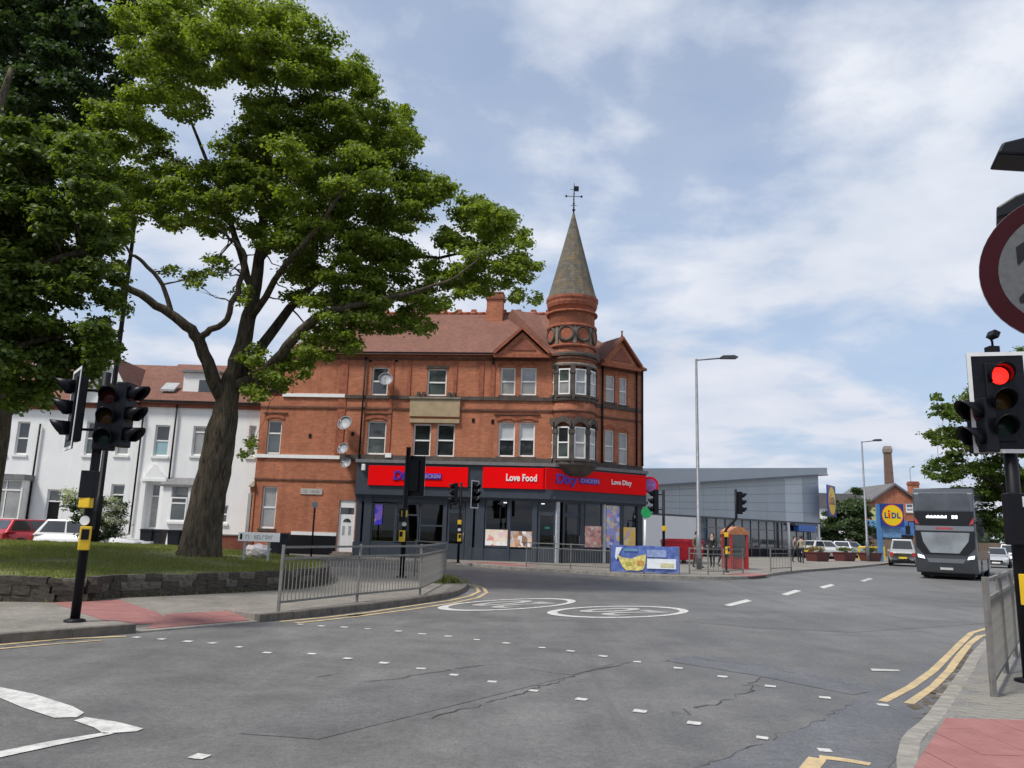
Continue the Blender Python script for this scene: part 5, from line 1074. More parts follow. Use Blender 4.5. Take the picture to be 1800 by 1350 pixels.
tree('lime_tree', 'heavy dark lime tree overhanging the signals and white terrace', 16.5, (D(-150, 900, 16.5).x, 16.5, .6),
    [[(-150, 1010, 0, .42), (-140, 800, 0, .34), (-110, 600, 0, .28), (-70, 420, 0, .2), (-20, 250, .2, .12), (20, 120, .2, .05)], [(-110, 600, 0, .2), (-40, 520, -.4, .14), (60, 470, -.6, .09), (150, 440, -.7, .05)], [(-130, 700, 0, .18), (-50, 640, -.3, .12), (60, 600, -.5, .07), (150, 590, -.6, .04)], [(-90, 500, 0, .16), (0, 380, .4, .10), (100, 300, .6, .05)]],
    [(20,270,70),(90,255,60),(150,270,45),(40,330,80),(120,330,60),(175,330,40),(20,410,80),(100,410,70),(170,420,50),(30,500,80),(110,500,70),(175,500,45),(205,540,22,.6),(30,590,75),(110,580,65),(170,590,40),(200,620,22,.5),(40,660,55),(105,650,45),(160,640,35),(30,705,28),(75,700,25),(180,680,14,.5),(-60,300,90),(-60,450,90),(-60,600,90),(-150,270,100),(-150,400,100),(-240,350,100),(-230,480,95),(-180,200,90),(-310,420,80),(-160,560,80)],
    165000, .10, M_LEAFM, sub=15, depth=2.6, subr=.34, flat=.45)
tree('dark_tree', 'dark bluish green tall tree rising above the lime tree', 26.0, (D(-40, 930, 26).x, 26.0, .55),
    [[(-40, 960, 0, .5), (0, 700, 0, .42), (40, 450, 0, .32), (70, 250, 0, .2), (90, 60, 0, .1), (100, -80, 0, .04)], [(40, 400, 0, .2), (120, 250, .5, .12), (180, 120, .8, .05)], [(20, 500, 0, .2), (-40, 300, 0, .12), (-60, 100, 0, .06)]],
    [(20,20,80),(100,30,80),(180,30,60),(230,40,40),(40,100,80),(130,110,80),(205,120,50),(20,180,70),(100,190,70),(170,190,50),(215,180,30),(60,250,60),(140,250,50),(40,-70,100),(150,-70,90),(230,-50,60),(20,330,60),(200,320,40),(-60,50,100),(-80,180,95),(-140,-20,90),(-60,-130,95),(-150,110,80),(60,-170,90)],
    88000, .16, M_LEAFD, sub=14, depth=3.0, subr=.36, flat=.5)
tree('plane_tree', 'broad green street tree behind the near red signal', 43.0, (D(1835, 960, 43).x, 43.0, .1),
    [[(1835, 1003, 0, .3), (1825, 930, 0, .25), (1800, 850, 0, .2), (1770, 780, 0, .13), (1745, 720, 0, .06)], [(1815, 900, 0, .15), (1750, 850, -.5, .1), (1690, 820, -.8, .05), (1650, 810, -1, .03)], [(1800, 850, 0, .14), (1840, 780, .5, .1), (1860, 720, .5, .05)]],
    [(1665,720,30),(1700,740,40),(1740,720,50),(1660,770,32),(1700,790,40),(1750,790,55),(1655,830,32),(1700,850,45),(1760,860,60),(1720,890,30),(1750,920,30),(1640,825,18),(1800,760,60),(1800,700,50),(1840,840,60),(1790,640,40),(1645,700,12),(1790,920,40),(1860,760,70),(1850,650,60)],
    46000, .17, M_LEAFM, sub=14, depth=3.2, subr=.34, flat=.45)
for px, ppx, w_, top, lab in ((1466, 1466, 22, 872, 'smaller rounded young tree by the supermarket entrance'), (1504, 1504, 27, 853, 'taller pointed young tree beside the supermarket car park')):
    tree('young_tree', lab, 78.0, (D(px, 960, 78).x, 78, .1), [[(px, 985, 0, .12), (px, 930, 0, .09), (px, top+15, 0, .04)]],
        [(px, top+12, w_*.35), (px, top+35, w_*.7), (px-6, top+60, w_), (px+5, top+80, w_), (px, top+100, w_*.8), (px+8, top+50, w_*.7)], 9000, .26, M_LEAFF, sub=8, depth=1.6, subr=.5, group='young trees by the car park', twigs=False)
# blossoming shrub between the lawn and the white terrace
tree('blossom_shrub', 'white flowering shrub growing behind the lawn near the white car', 29.6, (D(160, 930, 29.6).x, 29.6, .3),
    [[(165, 970, 0, .05), (160, 930, 0, .04), (150, 890, 0, .02)], [(165, 965, 0, .04), (190, 920, 0, .03), (205, 890, 0, .015)]],
    [(135,885,20),(120,880,10),(150,910,22),(185,900,22),(205,905,18),(175,930,26),(200,935,20),(155,950,20),(215,890,10)], 5200, .085, M_LEAFD, sub=8, depth=.8, subr=.45)
shr = [o for o in COL.objects if o.name.startswith('blossom_shrub')][0]
C = []; Rr = []
for px, py, r_ in ((130,882,18),(150,905,20),(190,895,24),(205,905,18),(180,925,22),(205,930,18),(122,872,8)):
    for k in range(6): C.append(D(px+random.uniform(-r_, r_)*.8, py+random.uniform(-r_, r_)*.8, 29.6+random.uniform(-.9, .6))); Rr.append(.22)
obj('blossom', leaf_mesh('blossom', C, Rr, [1]*len(C), 2600, .07, M_BLOS), shr)
# a far line of trees and hedges closing the street
C = []; Rr = []
for i in range(160):
    px = random.uniform(1600, 2050); Y = random.uniform(150, 175); c = D(px, 945, Y); c.z = random.uniform(1, 6.5); C.append(c); Rr.append(random.uniform(1.5, 3))
for i in range(160):
    px = random.uniform(-500, 1600); Y = random.uniform(200, 230); c = D(px, 945, Y); c.z = random.uniform(1, 5); C.append(c); Rr.append(random.uniform(2, 4))
tag(obj('distant_trees', leaf_mesh('distant_trees', C, Rr, np.array(Rr)**2, 26000, .9, M_LEAFF)), 'distant dull green trees closing the end of the street', 'trees', kind='stuff')
# ================================================================== STREET FURNITURE
M_SIGW = plain('white_signal_border', (.62, .63, .63), .5, var=.08); M_HOUSING = plain('black_signal_housing', (.006, .0065, .010), .38, var=.25, scale=12, spec=.2)
M_LENS_R = plain('unlit_red_lens', (.05, .006, .005), .2, spec=.2); M_LENS_A = plain('unlit_amber_lens', (.045, .022, .003), .2, spec=.2); M_LENS_G = plain('unlit_green_lens', (.005, .02, .016), .2, spec=.2)
def signal_head(parent, M, aspects=3, board=True, lit=None, visor=.26, bw=.66):
    h = .315*aspects+.03; mb = MB()
    mb.box(-.15, .15, 0, .17, -h/2, h/2)
    hd = mb.build('signal_head', M_HOUSING, parent, M, .02)
    for i in range(aspects):
        z = h/2-.17-.315*i; m = (M_LENS_R, M_LENS_A, M_LENS_G)[i] if aspects == 3 else (M_LENS_R, M_LENS_G)[i]
        if lit == i: m = M_REDLIT
        ML = M @ Matrix.Translation((0, -.008, z)) @ Matrix.Rotation(math.pi/2, 4, 'X'); MB().lathe([(0, .022), (.05, .018), (.105, .0)], 0, 0, 20).build('lens', m, hd, ML)
        vs = []; n = 18
        for k in range(n+1):
            a = R(-40)+R(260)*k/n
            for y, rr in ((0.0, .125), (-visor*(.35+.65*max(0, math.sin(a*.7+.55))), .128)):
                vs.append((math.cos(a)*rr, y, z+math.sin(a)*rr))
        fs = [(2*k, 2*k+2, 2*k+3, 2*k+1) for k in range(n)]; vi = MB(); vi.smooth = True; vi.add(vs, fs)
        o = vi.build('hood', M_HOUSING, hd, M); md = o.modifiers.new('thickness', 'SOLIDIFY'); md.thickness = .008
    if board:
        H = h/2+.13; w_ = bw/2; b = MB().box(-w_, w_, .03, .045, -H, H).build('backing_board', M_HOUSING, parent, M)
        MB().box(-w_-.002, -w_+.045, .020, .028, -H-.002, H+.002).box(w_-.045, w_+.002, .020, .028, -H-.002, H+.002).box(-w_+.045, w_-.045, .020, .028, -H-.002, -H+.045).box(-w_+.045, w_-.045, .020, .028, H-.045, H+.002).build('white_border', M_SIGW, b, M)
    return hd
def signal(label, base, h, heads, boxes=(), r=.057, path=None, group='traffic signals at the junction', top=True):
    M0 = Matrix.Translation(base); t = thing('traffic_light', label, 'traffic light', M0, group)
    pts = path or [(0, 0, 0), (0, 0, h)]; MB().tube(pts, r, 12).build('pole', M_IRON, t, M0)
    MB().lathe([(r*2.2, 0), (r*2.2, .03), (r*1.1, .05)], 0, 0, 12).build('base_collar', M_IRON, t, M0)
    for az, z, off, asp, board, lit, dx in heads:         # az: direction the head faces, degrees from -Y, counter-clockwise seen from above
        M = M0 @ Matrix.Translation((dx, 0, z)) @ Matrix.Rotation(R(az), 4, 'Z') @ Matrix.Translation((off, -.12, 0)); signal_head(t, M, asp, board, lit)
        MB().tube([M @ Vector((0, .1, .3)), M0 @ Vector((pts[-1][0], pts[-1][1], z+.3))], .02, 6).tube([M @ Vector((0, .1, -.3)), M0 @ Vector((pts[-1][0], pts[-1][1], z-.3))], .02, 6).build('bracket', M_IRON, t)
    for kind, az, z in boxes:
        M = M0 @ Matrix.Rotation(R(az), 4, 'Z')
        if kind == 'tall': b = MB().box(-.075, .075, -.19, -.05, z-.17, z+.17).build('push_button_box', M_YEL, t, M, .015); boxpart('face', M_HOUSING, b, M, -.05, .05, -.197, -.188, z-.02, z+.13)
        elif kind == 'small': MB().box(-.085, .085, -.15, -.04, z-.1, z+.1).build('button_unit', M_YEL, t, M, .015)
        elif kind == 'disc': MB().lathe([(0, .0), (.07, .0), (.07, .02), (0, .02)], 0, 0, 16, smooth=False).build('round_label', M_SIGW, t, M @ Matrix.Translation((0, -.07, z)) @ Matrix.Rotation(math.pi/2, 4, 'X'))
        elif kind == 'black': MB().box(-.11, .11, -.16, -.03, z-.2, z+.2).build('control_box', M_HOUSING, t, M, .015)
    return t
q = G(131, 1093, .12); s_z = lambda py, Y, px: D(px, py, Y)[2]
YL = q[1]; zh = s_z(722, YL, 125)-.12
signal('black signal post with two heads back to back beside the lawn wall', (q[0], q[1], .12), s_z(655, YL, 180)-.12, [(-52, zh+.02, .0, 3, True, None, -.34), (18, zh-.10, .0, 3, False, None, .10), (86, zh-.04, .0, 3, False, None, .30)],
    [('small', -5, s_z(881, YL, 155)-.12), ('tall', 25, s_z(946, YL, 160)-.12), ('disc', 0, s_z(915, YL, 150)-.12), ('black', 0, s_z(852, YL, 165)-.12)], r=.065)
q = G(706, 1015, .12); zh = s_z(836, q[1], 724)-.12
signal('tall black signal post on the traffic island in front of the shop, head turned away', (q[0], q[1], .12), s_z(786, q[1], 714)-.12, [(168, zh, .0, 3, True, None, .20)], [('small', -5, s_z(903, q[1], 712)-.12), ('tall', -20, s_z(942, q[1], 703)-.12), ('disc', 0, s_z(921, q[1], 706)-.12), ('black', -30, s_z(905, q[1], 700)-.12)], r=.075)
q = G(805, 990, .12); zh = s_z(868, q[1], 800)-.12
signal('black signal post standing close to the grey shop door', (q[0], q[1], .12), s_z(848, q[1], 808)-.12, [(-80, zh, .0, 3, False, None, -.2), (62, zh, .0, 3, True, None, .55)], [('small', 0, s_z(918, q[1], 806)-.12), ('tall', 10, s_z(945, q[1], 810)-.12), ('disc', 0, s_z(931, q[1], 806)-.12)])
q = G(1167, 1008, .12); zh = s_z(882, q[1], 1148)-.12
signal('black signal post by the red bins at the shop corner', (q[0], q[1], .12), s_z(862, q[1], 1168)-.12, [(-85, zh, .0, 3, False, None, -.28)], [('small', 10, s_z(929, q[1], 1167)-.12)])
q = G(1277, 1006, .12); Yq = q[1]; z1_, z2_, z3_ = [s_z(p, Yq, 1285)-.12 for p in (934, 913, 860)]; dx = 19*Yq/F
signal('cranked black signal post leaning out beside the telephone box', (q[0], q[1], .12), 0, [(95, s_z(884, Yq, 1300)-.12, .0, 3, False, None, dx+.12)], [('small', 0, s_z(940, Yq, 1278)-.12), ('tall', 20, s_z(968, Yq, 1280)-.12)], path=[(0, 0, 0), (0, 0, z1_), (.05, 0, z1_+.12), (dx-.05, 0, z2_), (dx, 0, z2_+.1), (dx, 0, z3_)])
# near signal with the lit red lamp
YN = 9.3; xn = D(1785, 900, YN).x; zc_ = s_z(709, YN, 1757)
t = signal('near black signal post with red lamp lit and white bordered board', (xn, YN, ZN), s_z(790, YN, 1780)-ZN+.6, [(-14, zc_-ZN, .0, 3, True, 0, -.10), (-75, s_z(748, YN, 1698)-ZN, .0, 2, False, None, -.28)], [], r=.075)
Mn = Matrix.Translation((xn, YN, ZN)); zz1, zz0 = s_z(868, YN, 1770)-ZN, s_z(958, YN, 1770)-ZN
cb_ = MB().box(-.2, .22, -.22, -.06, zz0, zz1).build('control_box', M_HOUSING, t, Mn, .02); MB().box(-.03, .13, -.30, -.22, s_z(946, YN, 1790)-ZN, s_z(919, YN, 1790)-ZN).build('button_unit', M_YEL, t, Mn, .015); boxpart('label_plate', M_SIGW, cb_, Mn, -.05, .04, -.226, -.22, zz1-.16, zz1-.04)
boxpart('button_unit', M_YEL, t, Mn, -.10, -.03, -.24, -.10, s_z(1062, YN, 1787)-ZN, s_z(1008, YN, 1787)-ZN, .01)
Mc = Mn @ Matrix.Translation((-.12, 0, s_z(617, YN, 1755)-ZN)); dc = MB().box(-.05, .07, -.06, .06, -.05, .05).tube([(.02, 0, .05), (.02, 0, .12), (-.02, -.02, .17)], .014, 6).build('detector_mount', M_HOUSING, t, Mc)
MB().box(-.05, .035, -.12, .03, 0, .085).build('detector', M_HOUSING, dc, Mc @ Matrix.Translation((0, 0, .15)) @ Matrix.Rotation(R(25), 4, 'Y'), .012)
# speed sign close to the camera
YS2 = 3.45; ctr = D(1884, 466, YS2); vdir = Vector((0, 0, CH))-ctr; yaw = math.atan2(ctr.x, ctr.y)
Msn = Matrix.Translation((ctr.x+.1, ctr.y+.12, ZN)); ss = thing('speed_sign', 'round red ringed 20 speed limit sign with lamps on a tall post', 'road sign', Msn)
MB().tube([(0, .0, 0), (0, .0, ctr.z+.85-ZN)], .06, 12).build('post', M_GALV, ss, Msn)
Mf = Matrix.Translation(ctr) @ Matrix.Rotation(-yaw*.85, 4, 'Z'); MfX = Mf @ Matrix.Rotation(math.pi/2, 4, 'X'); k = .375
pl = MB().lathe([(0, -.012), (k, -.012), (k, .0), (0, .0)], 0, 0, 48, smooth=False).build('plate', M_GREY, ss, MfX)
MB().lathe([(k*.78, .004), (k*.995, .004), (k*.995, 0)], 0, 0, 48, smooth=False).build('red_ring', plain('shade_darkened_red_sign', (.028, .003, .006), .5, spec=.1), pl, MfX); MB().lathe([(0, .003), (k*.78, .003)], 0, 0, 48, smooth=False).build('white_face', plain('shade_darkened_white_sign', (.085, .09, .095), .6, var=.15, scale=30, spec=.2), pl, MfX)  # ring and face colours darkened to paint in the sign's backlit shade
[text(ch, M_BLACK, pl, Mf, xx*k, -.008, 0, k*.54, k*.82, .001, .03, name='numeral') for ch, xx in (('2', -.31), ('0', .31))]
for zz_, ro_, rz in ((.30, -14, 0), (.52, 8, 10)):
    Ml = Matrix.Translation(ctr+Vector((.17, .28, zz_+.12))) @ Matrix.Rotation(-yaw*.85+R(rz), 4, 'Z'); lm = MB().prism([(-.29, -.025), (-.27, .035), (-.18, .06), (.18, .06), (.27, .035), (.29, -.025), (0, -.05)], -.22, -.02).build('sign_lamp', M_HOUSING, ss, Ml @ Matrix.Rotation(R(ro_), 4, 'Y'), .012)
    MB().tube([(0, -.1, 0), (.05, .1, -.05)], .02, 6).build('lamp_arm', M_GALV, ss, Ml)
# guard rails
def guard_rail(label, pts, h=1.1, z0=.12, group='steel guard rails', m=M_GALV, bars=True, sp=.105):
    M0 = Matrix.Translation((pts[0][0], pts[0][1], z0)); t = thing('guard_rail', label, 'railing', M0, group)
    PM = MB().box(-.025, .025, -.025, .025, 0, h).mesh('post', m, bev=.004); BM = MB().box(-.006, .006, -.006, .006, .16, h-.24).mesh('bar', m)
    for i, p in enumerate(pts): obj('post', PM, t, Matrix.Translation((p[0], p[1], z0)) @ Matrix.Rotation(random.uniform(-.02, .02), 4, 'Y'))
    for a, b in zip(pts, pts[1:]):
        a, b = Vector((*a, 0)), Vector((*b, 0)); L = (b-a).length; Mr = Matrix.Translation((a.x, a.y, z0)) @ Matrix.Rotation(math.atan2(b.y-a.y, b.x-a.x), 4, 'Z')
        for z in (h-.045, h-.24, .15): boxpart('rail', m, t, Mr, .027, L-.027, -.018, .018, z-.016, z+.022)
        n = int(L/sp) if bars else 0
        for k in range(1, n): obj('bar', BM, t, Mr @ Matrix.Translation((k*L/n, 0, 0)))
    return t
def sub(a, b, n): return [(a[0]+(b[0]-a[0])*i/n, a[1]+(b[1]-a[1])*i/n) for i in range(n+1)]
p = [G(489, 1075, .12), G(627, 1058, .12), G(738, 1046, .12), G(781, 1023, .12)]
guard_rail('grey steel guard rail around the kerb corner of the traffic island', p+[(p[-1][0]-1.1, p[-1][1]+2.2)], 1.12)
guard_rail('grey steel guard rail on the near block paved corner', sub(G(1747, 1226, ZN), (8.3, 12.9), 3), 1.2, ZN, sp=.10)
gl = [G(925, 997, .12), G(1003, 1001, .12), G(1073, 1005, .12)]
guard_rail('grey steel guard rail before the shop doors', gl, 1.05); guard_rail('grey steel guard rail carrying the printed banner', [gl[-1], G(1132, 1008, .12), G(1194, 1009, .12)], 1.05, bars=False)
guard_rail('grey steel guard rail between the banner and the telephone box', [G(1212, 1009, .12), G(1245, 1011, .12), G(1272, 1011, .12), G(1306, 1008, .12)], 1.05, sp=.22)
guard_rail('short grey steel guard rail panel near the supermarket walk', [G(1355, 1005, .12), G(1391, 1003.5, .12)], 1.05, sp=.32)
# banner on the rail
a, b = Vector((*G(1073, 1006.5, .12), 0)), Vector((*G(1193, 1010, .12), 0)); off = (b-a).normalized(); nrm = Vector((off.y, -off.x, 0)); a += nrm*.05; Lb = (b-a).length
Mb = Matrix.Translation((a.x, a.y, .12)) @ Matrix.Rotation(math.atan2(off.y, off.x), 4, 'Z')
bn = thing('banner', 'blue food banner with yellow dish tied to the rail', 'banner', Mb)
mb = MB(); n = 16; vs = []
for i in range(n+1):
    for z in (.05, .55, 1.06): vs.append((Lb*i/n, -.012*math.sin(i*1.7+z*3), z+.012*math.sin(i*.9)))
mb.smooth = True; mb.add(vs, [(3*i+j, 3*i+3+j, 3*i+4+j, 3*i+1+j) for i in range(n) for j in range(2)]); mb.build('sheet', plain('blue_banner_print', (.11, .17, .46), .5, var=.5, scale=3.2), bn, Mb)
def flat_poly(name, pts, m, y=-.03): MB().prism(pts, y, y+.006).build(name, m, bn, Mb)
m_y = plain('yellow_dish_print', (.85, .62, .2), .5, var=.45, scale=6); m_g = plain('green_dish_print', (.42, .42, .06), .5, var=.3, scale=9)
arc = [(.33+.05*math.cos(t_), .78) for t_ in (0,)]
flat_poly('printed_dish', [(.24, .72), (.42, .60), (.8, .55), (1.1, .68), (1.38, .74), (1.36, .4), (1.28, .16), (1.05, .10), (.8, .12), (.6, .10), (.45, .25), (.33, .5)], m_y)
flat_poly('printed_filling', [(.55, .45), (.8, .42), (.82, .3), (.6, .28)], m_g, -.036); flat_poly('printed_filling', [(1.02, .5), (1.3, .48), (1.28, .3), (1.05, .3)], plain('orange_dish_print', (.62, .33, .08), .5, var=.3), -.036)
flat_poly('printed_panel', [(1.42, .2), (Lb-.12, .2), (Lb-.12, .58), (1.42, .58)], plain('white_banner_print', (.84, .87, .9), .5, var=.12)); flat_poly('printed_panel', [(1.42, .64), (Lb-.5, .64), (Lb-.5, .92), (1.42, .92)], plain('pale_blue_print', (.30, .38, .62), .5, var=.3, scale=8), -.028)
flat_poly('printed_panel', [(1.95, .26), (Lb-.2, .26), (Lb-.2, .42), (1.95, .42)], plain('cream_print', (.66, .62, .36), .5, var=.2, scale=12), -.037); flat_poly('printed_panel', [(.2, .98), (.45, .98), (.35, .8), (.22, .5), (.16, .6)], plain('white_banner_print', (.84, .87, .9), .5, var=.12), -.028)
flat_poly('printed_panel', [(.5, .84), (1.05, .84), (1.05, .94), (.5, .94)], plain('teal_print', (.14, .3, .45), .5), -.028)
# lamp posts
def lamp_post(label, base, h, arm, az, m=None, r=.09, group='street lamps'):
    m = m or plain('grey_lamp_steel', (.17, .18, .20), .5, metal=.3); M0 = Matrix.Translation(base); t = thing('street_lamp', label, 'street lamp', M0, group)
    MB().tube([(0, 0, 0), (0, 0, 1.6), (0, 0, 1.62), (0, 0, h)], [r*1.35, r*1.3, r, r*.62], 10).build('column', m, t, M0); Ma = M0 @ Matrix.Rotation(R(az), 4, 'Z')
    MB().tube([(0, 0, h-.06), (arm*.8, 0, h+.1)], r*.42, 8).build('arm', m, t, Ma); MB().prism([(arm*.72, h+.12), (arm*.8, h+.22), (arm*1.15, h+.26), (arm*1.28, h+.18), (arm*1.22, h+.09), (arm*.76, h+.06)], -.13, .13).build('lantern', plain('dark_lantern', (.05, .055, .06), .4), t, Ma, .02)
    boxpart('hatch', m, t, M0, -.06, .06, -r*1.36-.012, -r*1.2, .5, 1.1); return t
q = G(1229, 1001, .12); lamp_post('tall grey street lamp rising beside the shop corner railings', (q[0], q[1], .12), D(1228, 631, q[1])[2]-.12, 1.62, 4)
q = D(1526, 985, 61); lamp_post('grey street lamp among the planters near the supermarket', (q.x, 61, .12), D(1520, 776, 61)[2]-.12, 1.35, 8)
q = D(1608, 960, 100); lamp_post('thin distant lamp beside the far brick house', (q.x, 100, .1), D(1606, 824, 100)[2], .5, 10, r=.07)
q = D(178, 850, 26.5); lamp_post('slim dark street lamp vanishing up into the sycamore leaves', (q.x, 26.5, lawn_h(q.x, 26.5)), 11.5, 1.5, 175, m=M_IRON, r=.10)
# street name sign on two legs
q = G(430, 1000, .5); Yg = 21.3; a, b = D(419, 944, Yg), D(492, 944, Yg); Mg = Matrix.Translation((a.x, Yg, lawn_h(a.x, Yg)-.02)); zb_ = lambda py: D(455, py, Yg)[2]-Mg.translation.z
sg = thing('street_name_sign', 'white street name plate on two grey legs at the lawn edge', 'sign', Mg); Lg = b.x-a.x
pl = MB().box(0, Lg, -.02, .02, zb_(952), zb_(936)).build('plate', M_UPVC, sg, Mg, .006)
for x_ in (Lg*.16, Lg*.74): MB().box(x_-.03, x_+.03, .022, .07, 0, zb_(940)).build('leg', M_GREY, sg, Mg)
boxpart('crest', M_BLACK, pl, Mg, .05, .11, -.024, -.02, zb_(949), zb_(939)); marks(M_GREY, pl, Mg, .2, Lg*.86, zb_(947.5), zb_(940.5), -.025, 10, 8)
# small finger post near the side door
q = D(547, 975, 34.5); Mq = Matrix.Translation((q.x, 34.5, .0)); fp = thing('bus_flag_post', 'thin black post with small grey plate by the brick wing', 'post', Mq)
MB().tube([(0, 0, 0), (0, 0, D(547, 884, 34.5)[2])], .04, 8).build('post', M_IRON, fp, Mq); boxpart('plate', M_GREY, fp, Mq, -.13, .13, -.06, -.03, D(547, 892, 34.5)[2], D(547, 882, 34.5)[2])
# green disc sign on a white post at the shop's end
q = D(1134, 985, 40.0); Mq = Matrix.Translation((q.x, 40.0, .12)); gs = thing('green_disc_sign', 'bright green round sign on a white post at the shop corner', 'sign', Mq); zg = D(1136, 901, 40)[2]-.12
MB().tube([(0, 0, 0), (0, 0, zg)], .06, 10).build('post', M_UPVC, gs, Mq); MB().lathe([(0, .02), (.28, .02), (.28, -.02), (0, -.02)], 0, 0, 24, smooth=False).build('disc', plain('green_sign', (.01, .28, .08), .4), gs, Mq @ Matrix.Translation((.06, -.08, zg)) @ Matrix.Rotation(math.pi/2, 4, 'X'))
# telephone box
Yk = 38.5; a = D(1273, 960, Yk).x; b = D(1310, 960, Yk).x; w_ = .82; Mk = Matrix.Translation(((a+b)/2, Yk, .12)); kb = thing('telephone_box', 'red and orange telephone box behind the guard rail', 'telephone box', Mk @ Matrix.Rotation(R(12), 4, 'Z'))
Mk = Mk @ Matrix.Rotation(R(12), 4, 'Z'); zt = D(1292, 925, Yk)[2]-.12; mr = plain('faded_red_paint', (.36, .03, .03), .45, var=.25); h_ = w_/2
mb = MB()
for sx_ in (-1, 1):
    for sy in (-1, 1): mb.box(sx_*h_-.06, sx_*h_+.06, sy*h_-.06, sy*h_+.06, 0, zt-.25)
mb.build('frame', mr, kb, Mk); boxpart('kick_panel', mr, kb, Mk, -h_+.05, h_-.05, -h_+.02, h_-.02, .03, .55)
for k in range(4): boxpart('glass_panel', M_GLASS2, kb, Mk @ Matrix.Rotation(k*math.pi/2, 4, 'Z'), -h_+.06, h_-.06, -h_-.01, -h_+.01, .56, zt-.3)
n = 10; pts = [(-h_-.08+(w_+.16)*i/n, zt-.26+.24*math.sin(math.pi*i/n)) for i in range(n+1)]; MB().prism([(-h_-.08, zt-.4)]+pts+[(h_+.08, zt-.4)], -h_-.08, h_+.08).build('roof', plain('orange_roof', (.42, .17, .07), .6, var=.3), kb, Mk)
# large wheeled bins
def big_bin(label, px, Y, m, s=1.0, rz=0):
    q = D(px, 960, Y); M = Matrix.Translation((q.x, Y, .12)) @ Matrix.Rotation(R(rz), 4, 'Z') @ Matrix.Scale(s, 4); t = thing('wheeled_bin', label, 'bin', M, 'wheeled bins')
    MB().add([(-.6, -.42, .18), (.6, -.42, .18), (.6, .42, .18), (-.6, .42, .18), (-.68, -.52, 1.12), (.68, -.52, 1.12), (.68, .52, 1.12), (-.68, .52, 1.12)], [(0,3,2,1),(0,1,5,4),(1,2,6,5),(2,3,7,6),(3,0,4,7)]).box(-.70, .70, -.54, .54, 1.1, 1.16).build('body', m, t, M, .02)
    MB().prism([(-.71, 1.16), (.71, 1.16), (.66, 1.27), (.3, 1.33), (-.3, 1.33), (-.66, 1.27)], -.56, .56).build('lid', m, t, M, .02)
    for x_ in (-.5, .5):
        for y_ in (-.34, .34): MB().tube([(x_-.03, y_, .09), (x_+.03, y_, .09)], .09, 10).build('wheel', M_RUB, t, M)
    boxpart('pocket', m, t, M, -.3, .3, -.56, -.5, .8, .95); return t
m_rb = plain('red_bin_plastic', (.55, .012, .03), .45, var=.12)
big_bin('red wheeled bin beside the black signal post', 1186, 44, m_rb); big_bin('second red wheeled bin next to the white end wall', 1212, 45.2, m_rb, 1.0, 6)
m_db = plain('dark_bin_plastic', (.012, .016, .022), .5, var=.2)
def wheelie(label, px, Y, m=m_db, z=.1, rz=0):
    q = D(px, 960, Y); M = Matrix.Translation((q.x, Y, z)) @ Matrix.Rotation(R(rz), 4, 'Z'); t = thing('wheelie_bin', label, 'bin', M, 'household wheelie bins')
    MB().add([(-.22, -.24, .06), (.22, -.24, .06), (.22, .26, .06), (-.22, .26, .06), (-.28, -.32, .98), (.28, -.32, .98), (.28, .34, .98), (-.28, .34, .98)], [(0,3,2,1),(0,1,5,4),(1,2,6,5),(2,3,7,6),(3,0,4,7)]).build('body', m, t, M, .015)
    MB().prism([(-.3, .98), (.3, .98), (.27, 1.06), (-.27, 1.06)], -.36, .36).build('lid', m, t, M, .015)
    for x_ in (-.25, .25): MB().tube([(x_-.03, .26, .1), (x_+.03, .26, .1)], .1, 10).build('wheel', M_RUB, t, M)
    return t
for i, (px, Y, lab) in enumerate(((258, 37.8, 'black wheelie bin by the pedimented doorway'), (276, 37.9, 'black wheelie bin beside the front step'), (306, 37.6, 'black wheelie bin beside the sycamore trunk'), (322, 37.9, 'black wheelie bin under the white bay window'), (497, 37.9, 'black wheelie bin beside the black plinth'), (484, 38.2, 'black wheelie bin near the street name plate'))): wheelie(lab, px, Y, rz=random.uniform(-10, 10))
q = D(453, 968, 30.3); lit = tag(MB().build('rubbish_bag', M_UPVC), 'white rubbish bag dumped behind the street name plate', 'rubbish bag'); bpy.data.objects.remove(lit)
bm = bmesh.new(); bmesh.ops.create_icosphere(bm, subdivisions=3, radius=.28)
for v in bm.verts: v.co = Vector((v.co.x*1.25, v.co.y, v.co.z*.75))*(1+random.gauss(0, .07))
me = bpy.data.meshes.new('rubbish_bag'); bm.to_mesh(me); bm.free(); me.materials.append(plain('white_plastic_bag', (.7, .62, .62), .4, var=.25)); tag(obj('rubbish_bag', me, None, Matrix.Translation((D(453, 968, 23.5).x, 23.5, lawn_h(D(453, 968, 23.5).x, 23.5)+.16))), 'white rubbish bag dumped on the grass behind the street name plate', 'rubbish bag')
# planters
def planter(label, px, Y, w_, fl):
    q = D(px, 985, Y); M = Matrix.Translation((q.x, Y, .12)) @ Matrix.Rotation(R(30), 4, 'Z'); t = thing('planter', label, 'planter', M, 'planters along the kerb'); k = w_/2
    MB().add([(-k*.8, -k*.6, 0), (k*.8, -k*.6, 0), (k*.8, k*.6, 0), (-k*.8, k*.6, 0), (-k, -k*.75, .62), (k, -k*.75, .62), (k, k*.75, .62), (-k, k*.75, .62)], [(0,3,2,1),(0,1,5,4),(1,2,6,5),(2,3,7,6),(3,0,4,7),(4,5,6,7)]).build('tub', plain('maroon_planter', (.11, .03, .028), .6, var=.2), t, M, .02)
    boxpart('rim', MATS['maroon_planter'], t, M, -k-.04, k+.04, -k*.75-.04, k*.75+.04, .60, .66)
    C = [M @ Vector((random.uniform(-k, k)*.8, random.uniform(-k, k)*.5, .8)) for _ in range(9)]; obj('plants', leaf_mesh('plants', C, [.28]*9, [1]*9, 500, .1, fl, flat=.8), t)['kind'] = 'stuff'
